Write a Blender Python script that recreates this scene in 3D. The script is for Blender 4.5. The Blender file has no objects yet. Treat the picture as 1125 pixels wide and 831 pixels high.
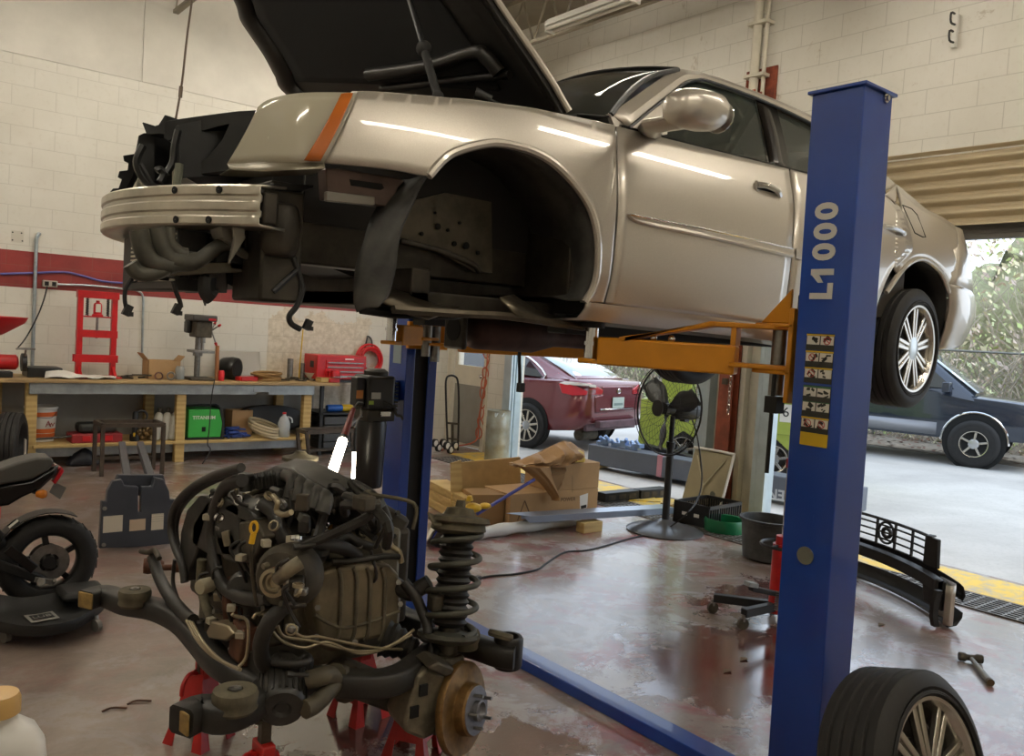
import bpy, bmesh, math, random
from mathutils import Vector as V, Matrix as M, noise as NZ
random.seed(7)
PI = math.pi
SC = bpy.context.scene
COL = SC.collection
# ---------------------------------------------------------------- camera model (read off the photograph's vanishing points)
FPX = 930.0
CAM = V((0, 0, 1.65))
YAW, PITCH, ROLL = 0.68176515, 0.0533247, 0.06301754
fw = V((math.cos(PITCH)*math.sin(YAW), math.cos(PITCH)*math.cos(YAW), -math.sin(PITCH)))
r0 = V((math.cos(YAW), -math.sin(YAW), 0)); u0 = r0.cross(fw)
rt = math.cos(ROLL)*r0 + math.sin(ROLL)*u0
up = rt.cross(fw)
cd = bpy.data.cameras.new('camera'); co = bpy.data.objects.new('camera', cd); COL.objects.link(co)
cd.sensor_fit = 'HORIZONTAL'; cd.sensor_width = 36; cd.lens = 36*FPX/1125; cd.clip_start = .02; cd.clip_end = 300
m = M((rt, up, -fw)).transposed().to_4x4(); m.translation = CAM; co.matrix_world = m
SC.camera = co
def ray(x, y): return fw*FPX + rt*(x-562.5) - up*(y-415.5)
def at(ax, v, x, y):
    d = ray(x, y); t = (v-CAM[ax])/d[ax]; return CAM + d*t
def X(v, x, y): return at(0, v, x, y)
def Y(v, x, y): return at(1, v, x, y)
def Z(v, x, y): return at(2, v, x, y)
def onplane(p, n, x, y):
    d = ray(x, y); n = V(n); t = (V(p)-CAM).dot(n)/d.dot(n); return CAM + d*t
# ---------------------------------------------------------------- materials
MATS = {}
def lin(h):
    if not isinstance(h, str): return tuple(h)
    c = [int(h[i:i+2], 16)/255 for i in (0, 2, 4)]
    return tuple(x/12.92 if x <= .04045 else ((x+.055)/1.055)**2.4 for x in c)
class NT:
    def __init__(s, name):
        s.m = bpy.data.materials.new(name); s.m.use_nodes = True; s.t = s.m.node_tree; s.b = s.t.nodes['Principled BSDF']
    def n(s, typ, **k):
        x = s.t.nodes.new('ShaderNode'+typ)
        for a, v in k.items():
            if a.startswith('_'): setattr(x, a[1:], v)
            else:
                a2 = a.replace('_', ' ')
                i = x.inputs[int(a[1:])] if a[0] == 'i' and a[1:].isdigit() else x.inputs[a2]
                s.put(i, v)
        return x
    def put(s, i, v):
        if isinstance(v, bpy.types.NodeSocket): s.t.links.new(v, i)
        elif isinstance(v, bpy.types.Node): s.t.links.new(v.outputs[0], i)
        else: i.default_value = v
    def ramp(s, fac, stops, interp='LINEAR'):
        r = s.n('ValToRGB'); s.put(r.inputs[0], fac); e = r.color_ramp.elements; r.color_ramp.interpolation = interp
        while len(e) < len(stops): e.new(.5)
        for q, (p, c) in zip(e, stops):
            q.position = p; c = lin(c) if not isinstance(c, (int, float)) else (c, c, c); q.color = (*c[:3], 1)
        return r.outputs[0]
    def mix(s, f, a, b, mode='MIX'):
        x = s.n('Mix', _data_type='RGBA', _blend_type=mode); s.put(x.inputs[0], f)
        for i, v in ((6, a), (7, b)):
            if isinstance(v, (str, tuple)): v = (*lin(v)[:3], 1)
            s.put(x.inputs[i], v)
        return x.outputs[2]
    def mth(s, op, a, b=0.0, c=None):
        x = s.n('Math', _operation=op); s.put(x.inputs[0], a); s.put(x.inputs[1], b)
        if c is not None: s.put(x.inputs[2], c)
        return x.outputs[0]
    def noise(s, scale, detail=4, rough=.55, co=None, dist=0):
        x = s.n('TexNoise', Scale=scale, Detail=detail, Roughness=rough, Distortion=dist)
        s.put(x.inputs['Vector'], co if co is not None else s.obj()); return x.outputs['Fac']
    def obj(s):
        if not hasattr(s, '_o'): s._o = s.n('TexCoord').outputs['Object']
        return s._o
    def world(s):
        if not hasattr(s, '_w'): s._w = s.n('NewGeometry').outputs['Position']
        return s._w
    def bump(s, h, st=.3, d=.01):
        x = s.n('Bump', Strength=st, Distance=d, Height=h); s.put(s.b.inputs['Normal'], x.outputs[0])
def mat(name, col, rough=.5, metal=0., var=0., vs=12., bump=0., bs=60., coat=0., emit=0., alpha=1., trans=0., col2=None, rv=0., spec=.5):
    if name in MATS: return MATS[name]
    t = NT(name); b = t.b; c = lin(col)
    b.inputs['Metallic'].default_value = metal; b.inputs['Roughness'].default_value = rough
    b.inputs['Base Color'].default_value = (*c, 1); b.inputs['Specular IOR Level'].default_value = spec
    if col2 or var:
        n = t.noise(vs, 5, .6)
        c2 = lin(col2) if col2 else tuple(x*(1-var) for x in c); c1 = c if col2 else tuple(min(1, x*(1+var*.6)) for x in c)
        r = t.ramp(n, [(.35, c2), (.65, c1)]); t.put(b.inputs['Base Color'], r)
        if rv: t.put(b.inputs['Roughness'], t.mth('MULTIPLY_ADD', n, rv, rough-rv*.5))
    if bump: t.bump(t.noise(bs, 6, .6), bump, .004)
    if coat: b.inputs['Coat Weight'].default_value = coat; b.inputs['Coat Roughness'].default_value = .06
    if emit: b.inputs['Emission Color'].default_value = (*c, 1); b.inputs['Emission Strength'].default_value = emit
    if trans: b.inputs['Transmission Weight'].default_value = trans
    if alpha < 1: b.inputs['Alpha'].default_value = alpha
    MATS[name] = t.m; return t.m
# ---------------------------------------------------------------- mesh builder
def frame(d):
    d = V(d).normalized(); a = V((0, 0, 1)) if abs(d.z) < .95 else V((1, 0, 0))
    x = a.cross(d).normalized(); return x, d.cross(x), d
def cat(pts, k=6, closed=False):
    P = [V(p) for p in pts]; n = len(P)
    if n < 3 or k < 2: return P
    out = []
    for i in range(n if closed else n-1):
        g = (lambda j: P[j % n]) if closed else (lambda j: P[min(max(j, 0), n-1)])
        a, b, c, d = g(i-1), g(i), g(i+1), g(i+2)
        for q in range(k):
            t = q/k
            out.append(.5*((2*b)+(c-a)*t+(2*a-5*b+4*c-d)*t*t+(3*b-a-3*c+d)*t**3))
    if not closed: out.append(P[-1])
    return out
def cat2(pts, k=5):
    return [(p[0], p[1]) for p in cat([V((*p, 0)) for p in pts], k)]
class MB:
    def __init__(s): s.v = []; s.f = []; s.mi = []; s.cur = 0
    def add(s, vs, fs, T=None):
        o = len(s.v)
        for p in vs:
            p = V(p); s.v.append(T @ p if T else p)
        for f in fs: s.f.append([i+o for i in f]); s.mi.append(s.cur)
        return s
    def m(s, i): s.cur = i; return s
    def box(s, c, d, rz=0, ry=0, rx=0, tap=None):
        x, y, z = d[0]/2, d[1]/2, d[2]/2; tx, ty = tap or (1, 1)
        vs = [(-x, -y, -z), (x, -y, -z), (x, y, -z), (-x, y, -z), (-x*tx, -y*ty, z), (x*tx, -y*ty, z), (x*tx, y*ty, z), (-x*tx, y*ty, z)]
        T = M.Translation(V(c)) @ M.Rotation(rz, 4, 'Z') @ M.Rotation(ry, 4, 'Y') @ M.Rotation(rx, 4, 'X')
        return s.add(vs, [(0, 3, 2, 1), (4, 5, 6, 7), (0, 1, 5, 4), (1, 2, 6, 5), (2, 3, 7, 6), (3, 0, 4, 7)], T)
    def bx(s, a, b):
        return s.box([(p+q)/2 for p, q in zip(a, b)], [abs(q-p) for p, q in zip(a, b)])
    def bar(s, a, b, w, h, upv=(0, 0, 1)):
        a, b = V(a), V(b); d = (b-a).normalized(); u = V(upv)
        if abs(d.dot(u)) > .98: u = V((1, 0, 0))
        x = d.cross(u).normalized()*w/2; z = x.cross(d).normalized()*h/2
        vs = [a-x-z, a+x-z, a+x+z, a-x+z, b-x-z, b+x-z, b+x+z, b-x+z]
        return s.add(vs, [(0, 3, 2, 1), (4, 5, 6, 7), (0, 1, 5, 4), (1, 2, 6, 5), (2, 3, 7, 6), (3, 0, 4, 7)])
    def lathe(s, prof, n=20, o=(0, 0, 0), ax=(0, 0, 1), sx=1, sy=1, cap=True):
        x, y, z = frame(ax); o = V(o); vs = []; fs = []
        for r, h in prof:
            for i in range(n):
                a = 2*PI*i/n; vs.append(o+x*(r*sx*math.cos(a))+y*(r*sy*math.sin(a))+z*h)
        for j in range(len(prof)-1):
            for i in range(n):
                k = (i+1) % n; fs.append((j*n+i, j*n+k, (j+1)*n+k, (j+1)*n+i))
        if cap:
            if prof[0][0] > 1e-6: fs.append(tuple(range(n-1, -1, -1)))
            if prof[-1][0] > 1e-6: fs.append(tuple((len(prof)-1)*n+i for i in range(n)))
        return s.add(vs, fs)
    def cyl(s, a, b, r, r2=None, n=16):
        a, b = V(a), V(b); return s.lathe([(r, 0), (r if r2 is None else r2, (b-a).length)], n, a, b-a)
    def ball(s, c, r, n=14, sz=1, ax=(0, 0, 1)):
        k = 8; return s.lathe([(max(r*math.sin(PI*i/k), 1e-5), -r*sz*math.cos(PI*i/k)) for i in range(k+1)], n, c, ax, cap=False)
    def tube(s, pts, r, n=8, k=5, closed=False, cap=True):
        P = cat(pts, k, closed) if k > 1 else [V(p) for p in pts]
        L = len(P); rings = []; t0 = None; x = None
        for i in range(L):
            t = (P[(i+1) % L]-P[i-1]) if closed else (P[min(i+1, L-1)]-P[max(i-1, 0)])
            if t.length < 1e-9: t = V((0, 0, 1))
            t.normalize()
            if x is None: x = frame(t)[0]
            x = (x-t*x.dot(t))
            if x.length < 1e-6: x = frame(t)[0]
            x.normalize(); y = t.cross(x)
            rr = r(i/(L-1)) if callable(r) else r
            rings.append([P[i]+x*(rr*math.cos(2*PI*j/n))+y*(rr*math.sin(2*PI*j/n)) for j in range(n)])
        return s.loft(rings, closed, cap)
    def loft(s, rings, closed=False, cap=True):
        n = len(rings[0]); L = len(rings); vs = [p for r in rings for p in r]; fs = []
        for i in range(L if closed else L-1):
            for j in range(n):
                k = (j+1) % n; a = (i+1) % L; fs.append((i*n+j, i*n+k, a*n+k, a*n+j))
        if cap and not closed: fs += [tuple(range(n-1, -1, -1)), tuple((L-1)*n+j for j in range(n))]
        return s.add(vs, fs)
    def grid(s, rows):
        n = len(rows[0]); vs = [p for r in rows for p in r]
        return s.add(vs, [(i*n+j, i*n+j+1, (i+1)*n+j+1, (i+1)*n+j) for i in range(len(rows)-1) for j in range(n-1)])
    def prism(s, pts, d):
        n = len(pts); d = V(d); vs = [V(p) for p in pts]+[V(p)+d for p in pts]
        return s.add(vs, [tuple(range(n-1, -1, -1)), tuple(range(n, 2*n))]+[(i, (i+1) % n, n+(i+1) % n, n+i) for i in range(n)])
    def ring(s, c, ax, R, r, n=28, k=8, sx=1, sy=1):
        x, y, z = frame(ax); c = V(c)
        return s.tube([c+x*(R*sx*math.cos(2*PI*i/n))+y*(R*sy*math.sin(2*PI*i/n)) for i in range(n)], r, k, 1, True)
    def coil(s, a, b, R, r, turns, n=8, seg=18, R2=None):
        a, b = V(a), V(b); x, y, z = frame(b-a); N = int(turns*seg); R2 = R2 or R
        return s.tube([a+(b-a)*(i/N)+(x*math.cos(2*PI*i/seg)+y*math.sin(2*PI*i/seg))*(R+(R2-R)*i/N) for i in range(N+1)], r, n, 1)
    def build(s, name, mats, parent=None, bevel=0., sm=40, solid=0., off=-1, weld=0., local=False, flip=False, seg=2):
        me = bpy.data.meshes.new(name); o0 = V((0, 0, 0))
        if parent is not None and not local: o0 = WORLD.get(parent.name, V((0, 0, 0)))
        me.from_pydata([p-o0 for p in s.v], [], s.f)
        mats = mats if isinstance(mats, (list, tuple)) else [mats]
        for x in mats: me.materials.append(x)
        me.polygons.foreach_set('material_index', [min(i, len(mats)-1) for i in s.mi])
        b = bmesh.new(); b.from_mesh(me)
        if weld: bmesh.ops.remove_doubles(b, verts=b.verts, dist=weld)
        bmesh.ops.recalc_face_normals(b, faces=b.faces)
        if flip: bmesh.ops.reverse_faces(b, faces=b.faces)
        b.to_mesh(me); b.free()
        if sm:
            me.polygons.foreach_set('use_smooth', [True]*len(me.polygons)); me.set_sharp_from_angle(angle=math.radians(sm))
        o = bpy.data.objects.new(name, me); COL.objects.link(o)
        if parent is not None: o.parent = parent
        if solid:
            q = o.modifiers.new('s', 'SOLIDIFY'); q.thickness = solid; q.offset = off
        if bevel:
            q = o.modifiers.new('b', 'BEVEL'); q.width = bevel; q.segments = seg; q.limit_method = 'ANGLE'; q.angle_limit = math.radians(35); q.use_clamp_overlap = True
        WORLD[o.name] = o0
        return o
WORLD = {}
def tag(o, label=None, cat=None, group=None, kind=None):
    if label: o['label'] = label
    if cat: o['category'] = cat
    if group: o['group'] = group
    if kind: o['kind'] = kind
    return o
def thing(name, label, cat, loc, group=None):
    o = bpy.data.objects.new(name, None); COL.objects.link(o); o.location = V(loc); o.empty_display_size = .1
    WORLD[o.name] = V(loc); return tag(o, label, cat, group)
def struct(o): o['kind'] = 'structure'; return o
def copy_tree(o, loc=None, rz=None, label=None, parent=None):
    c = o.copy(); COL.objects.link(c)
    if parent is not None: c.parent = parent
    for ch in list(o.children): copy_tree(ch, parent=c)
    if loc is not None: c.location = V(loc); WORLD[c.name] = V(loc)
    if rz is not None: c.rotation_euler = (0, 0, rz)
    if label: c['label'] = label
    return c
def text(s, name, o, xd, yd, size, mt, parent=None, ext=.0008, align='CENTER', bold=0.0, sx=1, space=1.0):
    cu = bpy.data.curves.new('t', 'FONT'); cu.body = s; cu.size = size; cu.extrude = ext; cu.align_x = align; cu.align_y = 'CENTER'; cu.offset = bold; cu.space_character = space; cu.resolution_u = 4
    ob = bpy.data.objects.new('t', cu); COL.objects.link(ob); bpy.context.view_layer.update()
    me = bpy.data.meshes.new_from_object(ob.evaluated_get(bpy.context.evaluated_depsgraph_get())); bpy.data.objects.remove(ob)
    xd, yd = V(xd).normalized(), V(yd).normalized(); o = V(o)
    po = WORLD.get(parent.name, V()) if parent is not None else V()
    for v in me.vertices: p = o+xd*v.co.x*sx+yd*v.co.y+xd.cross(yd)*v.co.z-po; v.co = p
    me.materials.clear(); me.materials.append(mt); me.name = name
    q = bpy.data.objects.new(name, me); COL.objects.link(q)
    if parent is not None: q.parent = parent
    return q
# ================================================================ MATERIALS OF THE SETTING
WL, WR = 10.13, 7.0          # bench wall plane (Y), door wall plane (X)
def wall_mat(name, ax, band):
    t = NT(name); p = t.world(); sp = t.n('SeparateXYZ', Vector=p)
    cv = t.n('CombineXYZ', X=sp.outputs[ax], Y=sp.outputs[2], Z=0.0)
    zz = sp.outputs[2]
    br = t.n('TexBrick', Vector=cv, Scale=1.0, Color1=(1, 1, 1, 1), Color2=(.9, .9, .9, 1), Mortar=(0, 0, 0, 1), Mortar_Size=.0045, Mortar_Smooth=.4, Brick_Width=.4064, Row_Height=.2032)
    br.offset = .5; br.inputs['Bias'].default_value = 0
    n = t.noise(1.1, 6, .6, p); n2 = t.noise(22, 5, .6, p)
    base = t.ramp(n, [(.3, 'cbc7bb'), (.7, 'd9d6cc')])
    base = t.mix(t.ramp(n2, [(.56, 0), (.8, .35)]), base, 'b6ab96')
    if band:
        # bare patch where the paint has peeled, and the red stripe
        red = t.ramp(t.noise(3, 5, .6, p), [(.3, '77231f'), (.7, '8f2e2a')])
        inb = t.mth('MULTIPLY', t.mth('GREATER_THAN', zz, 1.8), t.mth('LESS_THAN', zz, 2.18))
        wob = t.mth('MULTIPLY_ADD', t.noise(2.3, 6, .7, p), .9, -.45)
        px = t.mth('ADD', sp.outputs[0], wob); pz = t.mth('ADD', zz, t.mth('MULTIPLY', wob, .9))
        px2 = t.mth('ADD', sp.outputs[0], t.mth('MULTIPLY', wob, .08))
        patch = t.mth('MULTIPLY', t.mth('MULTIPLY', t.mth('GREATER_THAN', px2, 4.27), t.mth('LESS_THAN', px, 5.75)), t.mth('LESS_THAN', pz, 1.72))
        base = t.mix(patch, base, t.ramp(t.noise(14, 6, .7, p), [(.4, 'c0b49e'), (.6, 'd6ccb9')]))
        base = t.mix(inb, base, red)
        joint = t.mth('LESS_THAN', zz, 4.17)
    else:
        joint = 1.0
        stain = t.ramp(t.noise(2.6, 8, .75, p, .6), [(.62, 0), (.66, .55)])
        base = t.mix(t.mth('MULTIPLY', stain, t.mth('GREATER_THAN', zz, 3.9)), base, 'a09078')
    mort = t.mth('MULTIPLY', t.mth('SUBTRACT', 1.0, t.n('RGBToBW', Color=br.outputs['Color']).outputs[0]), joint)
    mort = t.ramp(mort, [(.12, 0), (.8, 1)])
    base = t.mix(t.mth('MULTIPLY', mort, .2 if band else .3), base, '6f6656')
    t.put(t.b.inputs['Base Color'], base); t.b.inputs['Roughness'].default_value = .42
    hb = t.mth('MULTIPLY_ADD', t.noise(60, 4, .6, p), .12, t.mth('SUBTRACT', 1.0, mort))
    t.bump(hb, .2, .005)
    return t.m
def floor_mat():
    t = NT('shop_floor_concrete'); p = t.world(); sp = t.n('SeparateXYZ', Vector=p)
    n1 = t.noise(.9, 8, .65, p, .3); n2 = t.noise(5, 8, .7, p, .2); n3 = t.noise(40, 4, .6, p)
    base = t.ramp(n2, [(.3, '66554b'), (.55, '837266'), (.75, '9a8b80')])
    redm = t.ramp(t.mth('MULTIPLY_ADD', t.noise(2.2, 9, .72, p, .5), .75, t.mth('MULTIPLY', n1, .3)), [(.52, 0), (.6, 1)])
    east = t.ramp(t.mth('MULTIPLY', sp.outputs[0], .2), [(.3, .25), (.5, .8)])
    base = t.mix(t.mth('MULTIPLY', redm, east), base, t.ramp(n2, [(.35, '6a1214'), (.7, '93322f')]))
    pale = t.ramp(t.noise(2.4, 10, .75, p, .6), [(.5, 0), (.57, .85)])
    base = t.mix(t.mth('MULTIPLY', pale, east), base, 'b0abac')
    # oily wet pools
    def pool(cx, cy, rx, ry):
        dx = t.mth('DIVIDE', t.mth('SUBTRACT', sp.outputs[0], cx), rx); dy = t.mth('DIVIDE', t.mth('SUBTRACT', sp.outputs[1], cy), ry)
        return t.mth('SQRT', t.mth('ADD', t.mth('MULTIPLY', dx, dx), t.mth('MULTIPLY', dy, dy)))
    d = t.mth('MINIMUM', t.mth('MINIMUM', pool(3.75, 2.55, .85, .62), pool(2.05, 2.45, .5, .35)), t.mth('MINIMUM', pool(1.75, 3.05, .55, .42), pool(5.0, 3.2, .8, .35)))
    wet = t.ramp(t.mth('ADD', d, t.mth('MULTIPLY_ADD', t.noise(4.5, 6, .7, p, .3), 2.4, -1.2)), [(.75, 1), (.95, 0)])
    base = t.mix(t.mth('MULTIPLY', wet, .75), base, t.ramp(n2, [(.4, '4a0d0c'), (.65, '5a3a30')]))
    t.put(t.b.inputs['Base Color'], base)
    r = t.mth('MULTIPLY_ADD', n2, .35, .22)
    r = t.mth('MULTIPLY_ADD', n1, .25, t.mth('SUBTRACT', r, .1))
    t.put(t.b.inputs['Roughness'], t.mth('MULTIPLY', r, t.mth('MULTIPLY_ADD', wet, -.8, 1.0)))
    t.b.inputs['Coat Weight'].default_value = .75; t.b.inputs['Coat Roughness'].default_value = .16; t.b.inputs['Coat IOR'].default_value = 1.6
    t.b.inputs['Specular IOR Level'].default_value = .7
    hb = t.mth('MULTIPLY', t.mth('ADD', n2, t.mth('MULTIPLY', n3, .4)), t.mth('MULTIPLY_ADD', wet, -.7, 1.0)); t.bump(hb, .25, .01)
    return t.m
def ground_mat():
    t = NT('outdoor_concrete'); p = t.world()
    b = t.ramp(t.noise(.6, 8, .65, p, .3), [(.3, '9b9894'), (.7, 'bab8b3')])
    b = t.mix(t.ramp(t.noise(30, 4, .6, p), [(.5, 0), (.75, .3)]), b, '807c77')
    t.put(t.b.inputs['Base Color'], b); t.b.inputs['Roughness'].default_value = .75; return t.m
def yellow_mat():
    t = NT('worn_yellow_paint'); p = t.world()
    b = t.mix(t.ramp(t.noise(7, 8, .7, p, .3), [(.45, 0), (.62, 1)]), 'd9b52e', 'a59a84')
    t.put(t.b.inputs['Base Color'], b); t.b.inputs['Roughness'].default_value = .5; return t.m
m_wall_l = wall_mat('painted_block_striped', 0, True); m_wall_r = wall_mat('painted_block', 1, False)
m_floor = floor_mat(); m_ground = ground_mat(); m_yel = yellow_mat()
m_trim = mat('cream_trim', 'c9c3b2', .5, var=.12, vs=4); m_galv = mat('galvanised', 'a9b2b6', .35, .8, var=.15, vs=20); m_ceil = mat('ceiling_deck', '8d8577', .7, var=.15, vs=2)
m_black = mat('black_plastic', '141414', .45); m_blackr = mat('black_rubber', '1c1b1a', .75, var=.3, vs=30, bump=.15)
m_steel = mat('bare_steel', '8c8a86', .38, .9, var=.2, vs=25); m_chrome = mat('chrome', 'd8d8d8', .12, 1.); m_white = mat('white_paint', 'd9d7d0', .45)
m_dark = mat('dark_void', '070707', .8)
m_tube = mat('lit_tube', 'fff6e6', .5, emit=56)
m_red = mat('red_enamel', 'b31217', .35, var=.15, vs=15); m_redp = mat('red_plastic', 'c01820', .4)
m_glass = mat('clear_glass', 'ffffff', .02, trans=1.0); m_wood = None
# ================================================================ SETTING
def slab(n, a, b, mt, kind=True):
    o = MB().bx(a, b).build(n, mt, sm=0)
    return struct(o) if kind else o
slab('floor', (-3.2, -2.2, -.12), (WR+.05, WL+.15, 0), m_floor)
slab('ground', (WR+.05, -16, -.14), (40, 44, -.02), m_ground)
slab('wall_left', (-3.35, WL, 0), (WR+.2, WL+.2, 5.7), m_wall_l)
slab('wall_right', (-3.35, -2.35, 0), (WR+.2, -2.2, 5.7), m_wall_r)
slab('wall_front', (-3.4, -2.2, 0), (-3.2, WL, 5.7), m_wall_r)
HB, HA = 3.3, 3.3
w = MB()
D0, D1 = 9.2, 10.0          # man door
A0, A1 = 5.34, 8.62         # garage opening beyond the car
B0, B1 = .3, 4.74           # garage opening at the right
for a, b, z0, z1 in ((-2.2, B0, 0, 5.7), (B0, B1, HB, 5.7), (B1, A0, 0, 5.7), (A0, A1, HA, 5.7), (A1, D0, 0, 5.7), (D0, D1, 2.1, 5.7), (D1, WL, 0, 5.7)):
    w.bx((WR, a, z0), (WR+.2, b, z1))
struct(w.build('wall_back', m_wall_r, sm=0))
slab('ceiling', (-3.4, -2.35, 5.6), (WR+.2, WL+.2, 5.75), m_ceil)
# plaster panels above the block on the bench wall, with their seams
pl = MB()
for a, b in ((-3.2, -.05), (-.04, 2.66), (2.67, 5.3), (5.31, WR)): pl.bx((a, WL-.012, 4.17), (b, WL, 5.6))
struct(pl.build('trim_1', mat('plaster_panel', 'cfcbc0', .38, var=.08, vs=2), bevel=.003))
# yellow stripe and drain along the doorways
xs0, xs1 = 6.42, 6.98
struct(MB().bx((xs0, -1.5, 0), (xs1, 5.0, .002)).bx((xs0, 5.0, 0), (xs1, WL-1, .002)).build('trim_2', m_yel, sm=0))
g = MB(); xd0, xd1 = 5.98, 6.36
y = -1.5
for k in range(9):
    x = xd0+(xd1-xd0)*k/8; g.bx((x-.008, -1.5, .0), (x+.008, 8.9, .012))
while y < 8.9:
    g.bx((xd0, y-.007, 0), (xd1, y+.007, .0115)); y += .085
g.m(1).bx((xd0, -1.5, .0), (xd1, 8.9, .003))
struct(g.build('trim_3', [mat('drain_grate_steel', '77726c', .45, .6, var=.3, vs=9), m_dark], sm=0)); bpy.data.objects['trim_3'].name = 'floor_drain_grate'
# jambs of the two garage openings
j = MB()
for yy, s in ((A1, -1), (A0, 1), (B1, -1)):
    j.bx((WR-.13, yy-.02 if s > 0 else yy-.03, 0), (WR+.02, yy+.03 if s > 0 else yy+.02, 3.45))
    j.bx((WR-.13, yy+s*.03, 0), (WR-.10, yy+s*.13, 3.45))
    j.bx((WR-.06, yy+s*.03, 0), (WR-.03, yy+s*.10, 3.45))
    j.bx((WR+.02, yy-.04 if s > 0 else yy-.06, 0), (WR+.12, yy+.06 if s > 0 else yy+.04, 3.45))
struct(j.build('trim_4', mat('door_track_blue', 'b4c4cc', .3, .35, var=.1, vs=6), bevel=.003))
j = MB()
j.bx((WR-.10, 5.0, 0), (WR-.085, 5.16, 4.1)).bx((WR-.2, 5.0, 0), (WR-.19, 5.16, 4.1)).bx((WR-.2, 5.075, 0), (WR-.085, 5.09, 4.1))
struct(j.build('trim_5', mat('rust_red_steel', '8a4630', .6, .1, var=.35, vs=6), bevel=.002))
j = MB().cyl((WR-.07, 5.12, 3.0), (WR-.07, 5.12, 5.6), .045).cyl((WR-.06, 5.02, 4.0), (WR-.06, 5.02, 5.6), .02)
for k in range(3): j.bx((WR-.13, 4.98, 4.25+k*.5), (WR, 5.2, 4.28+k*.5))
struct(j.build('trim_6', m_trim, sm=40)); bpy.data.objects['trim_6'].name = 'wall_conduit'
j = MB().bx((WR-.02, 4.90, 3.95), (WR, 5.25, 4.35)).build('trim_6', mat('exposed_red_brick', '7c3c28', .85, var=.4, vs=18), bevel=.004); struct(j)
struct(MB().bx((WR-.015, B1+.02, 0), (WR, A0-.02, 3.4)).bx((WR-.10, 5.17, 0), (WR-.015, 5.22, 3.4)).bx((WR-.10, 4.93, 0), (WR-.015, 4.985, 3.4)).build('trim_8', m_trim, bevel=.002))
# roll-up door (nearly closed drum) over the right opening and the same over the other
def rollup(n, y0, y1):
    r = MB(); rows = []
    for k in range(97):
        z = 2.72+k*.62/96; ph = (z-2.72)/.105*2*PI
        rows.append([V((WR-.012-.03*max(-.75, math.cos(ph)), yy, z)) for yy in (y0, y1)])
    r.grid(rows)
    d = struct(r.build(n, mat('tan_door_slats', 'b7a88a', .4, .15, var=.06, vs=3), solid=.004)); 
    b = MB(); b.bx((WR+.06, y0, 2.64), (WR+.09, y1, 2.86)).bx((WR+.04, y0, 2.62), (WR+.11, y1, 2.66))
    for k in range(3): b.bx((WR+.052, y0, 2.70+k*.05), (WR+.062, y1, 2.72+k*.05))
    b.build('bottom_rail', mat('door_rail_grey', '5f5c56', .5, .2), d, bevel=.003)
rollup('door_1', B0, B1); rollup('door_2', A0, A1)
# man door with its window
md = struct(MB().bx((WR+.03, D0+.02, .01), (WR+.075, D1-.02, 1.15)).bx((WR+.03, D0+.02, 1.15), (WR+.075, D0+.09, 1.75)).bx((WR+.03, D1-.09, 1.15), (WR+.075, D1-.02, 1.75)).bx((WR+.03, D0+.02, 1.75), (WR+.075, D1-.02, 2.08)).build('door_3', mat('cream_door', 'cfc8b6', .45, var=.08, vs=3), bevel=.003))
MB().bx((WR+.02, D0+.06, .05), (WR+.031, D1-.06, .88)).build('kick_plate', mat('grey_kick_panel', '8a877f', .6, var=.1, vs=4), md, bevel=.002)
MB().bx((WR+.05, D0+.08, 1.14), (WR+.056, D1-.08, 1.76)).build('pane', m_glass, md, sm=0)
MB().ball((WR-.01, D0+.09, 1.02), .03).cyl((WR+.03, D0+.09, 1.02), (WR-.01, D0+.09, 1.02), .012).build('door_knob', m_chrome, md)
f = MB()
for a, b, z0, z1 in ((D0-.07, D0+.01, 0, 2.16), (D1-.01, D1+.07, 0, 2.16), (D0-.07, D1+.07, 2.1, 2.17)): f.bx((WR-.03, a, z0), (WR+.03, b, z1))
struct(f.build('trim_7', m_trim, bevel=.004))
# ceiling joists (open web) and the lit strip lights
m_joist = mat('joist_steel', '8a8272', .6, .2)
for k, xj in enumerate((-1.0, 1.0, 3.0, 5.05, 6.3)):
    jb = MB(); z0, z1 = 5.02, 5.55
    for zz in (z0, z1): jb.bx((xj-.03, -2.2, zz-.02), (xj+.03, WL, zz+.02))
    n = 26
    for i in range(n):
        a = -2.2+(WL+2.2)*i/n; b = -2.2+(WL+2.2)*(i+.5)/n; c = -2.2+(WL+2.2)*(i+1)/n
        jb.bar((xj, a, z0), (xj, b, z1), .018, .018); jb.bar((xj, b, z1), (xj, c, z0), .018, .018)
    struct(jb.build('ceiling_joist', m_joist, sm=0))
def strip(x, y, z, L, ax, label, lit=True):
    t = thing('strip_light', label, 'ceiling light', (x, y, z), 'fluorescent strip lights under the ceiling' if lit else None)
    d = V((1, 0, 0)) if ax == 0 else V((0, 1, 0)); s = V((0, 1, 0)) if ax == 0 else V((1, 0, 0))
    a, b = V((x, y, z))-d*L/2, V((x, y, z))+d*L/2
    h = MB().bar(a+V((0, 0, .05)), b+V((0, 0, .05)), .15, .05).bar(a+V((0, 0, .085)), b+V((0, 0, .085)), .09, .03).build('housing', m_white, t, bevel=.004)
    for q in (-1, 1): MB().cyl(a+s*.045*q, b+s*.045*q, .019, n=10).build('tube', m_tube if lit else mat('unlit_tube', 'd9d6cc', .4), t)
    for e in (a, b): MB().bar(e-d*.012, e+d*.012, .13, .07).build('end_cap', m_white, t, bevel=.003)
    for e in (a+d*.3, b-d*.3): MB().cyl(e+V((0, 0, .1)), (e.x, e.y, 5.6), .004, n=6).build('hanger', m_steel, t)
    return t
strip(6.0, 6.5, 4.93, 1.25, 1, 'white fluorescent strip light hanging below the roof joists near the door wall', False)
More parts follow.
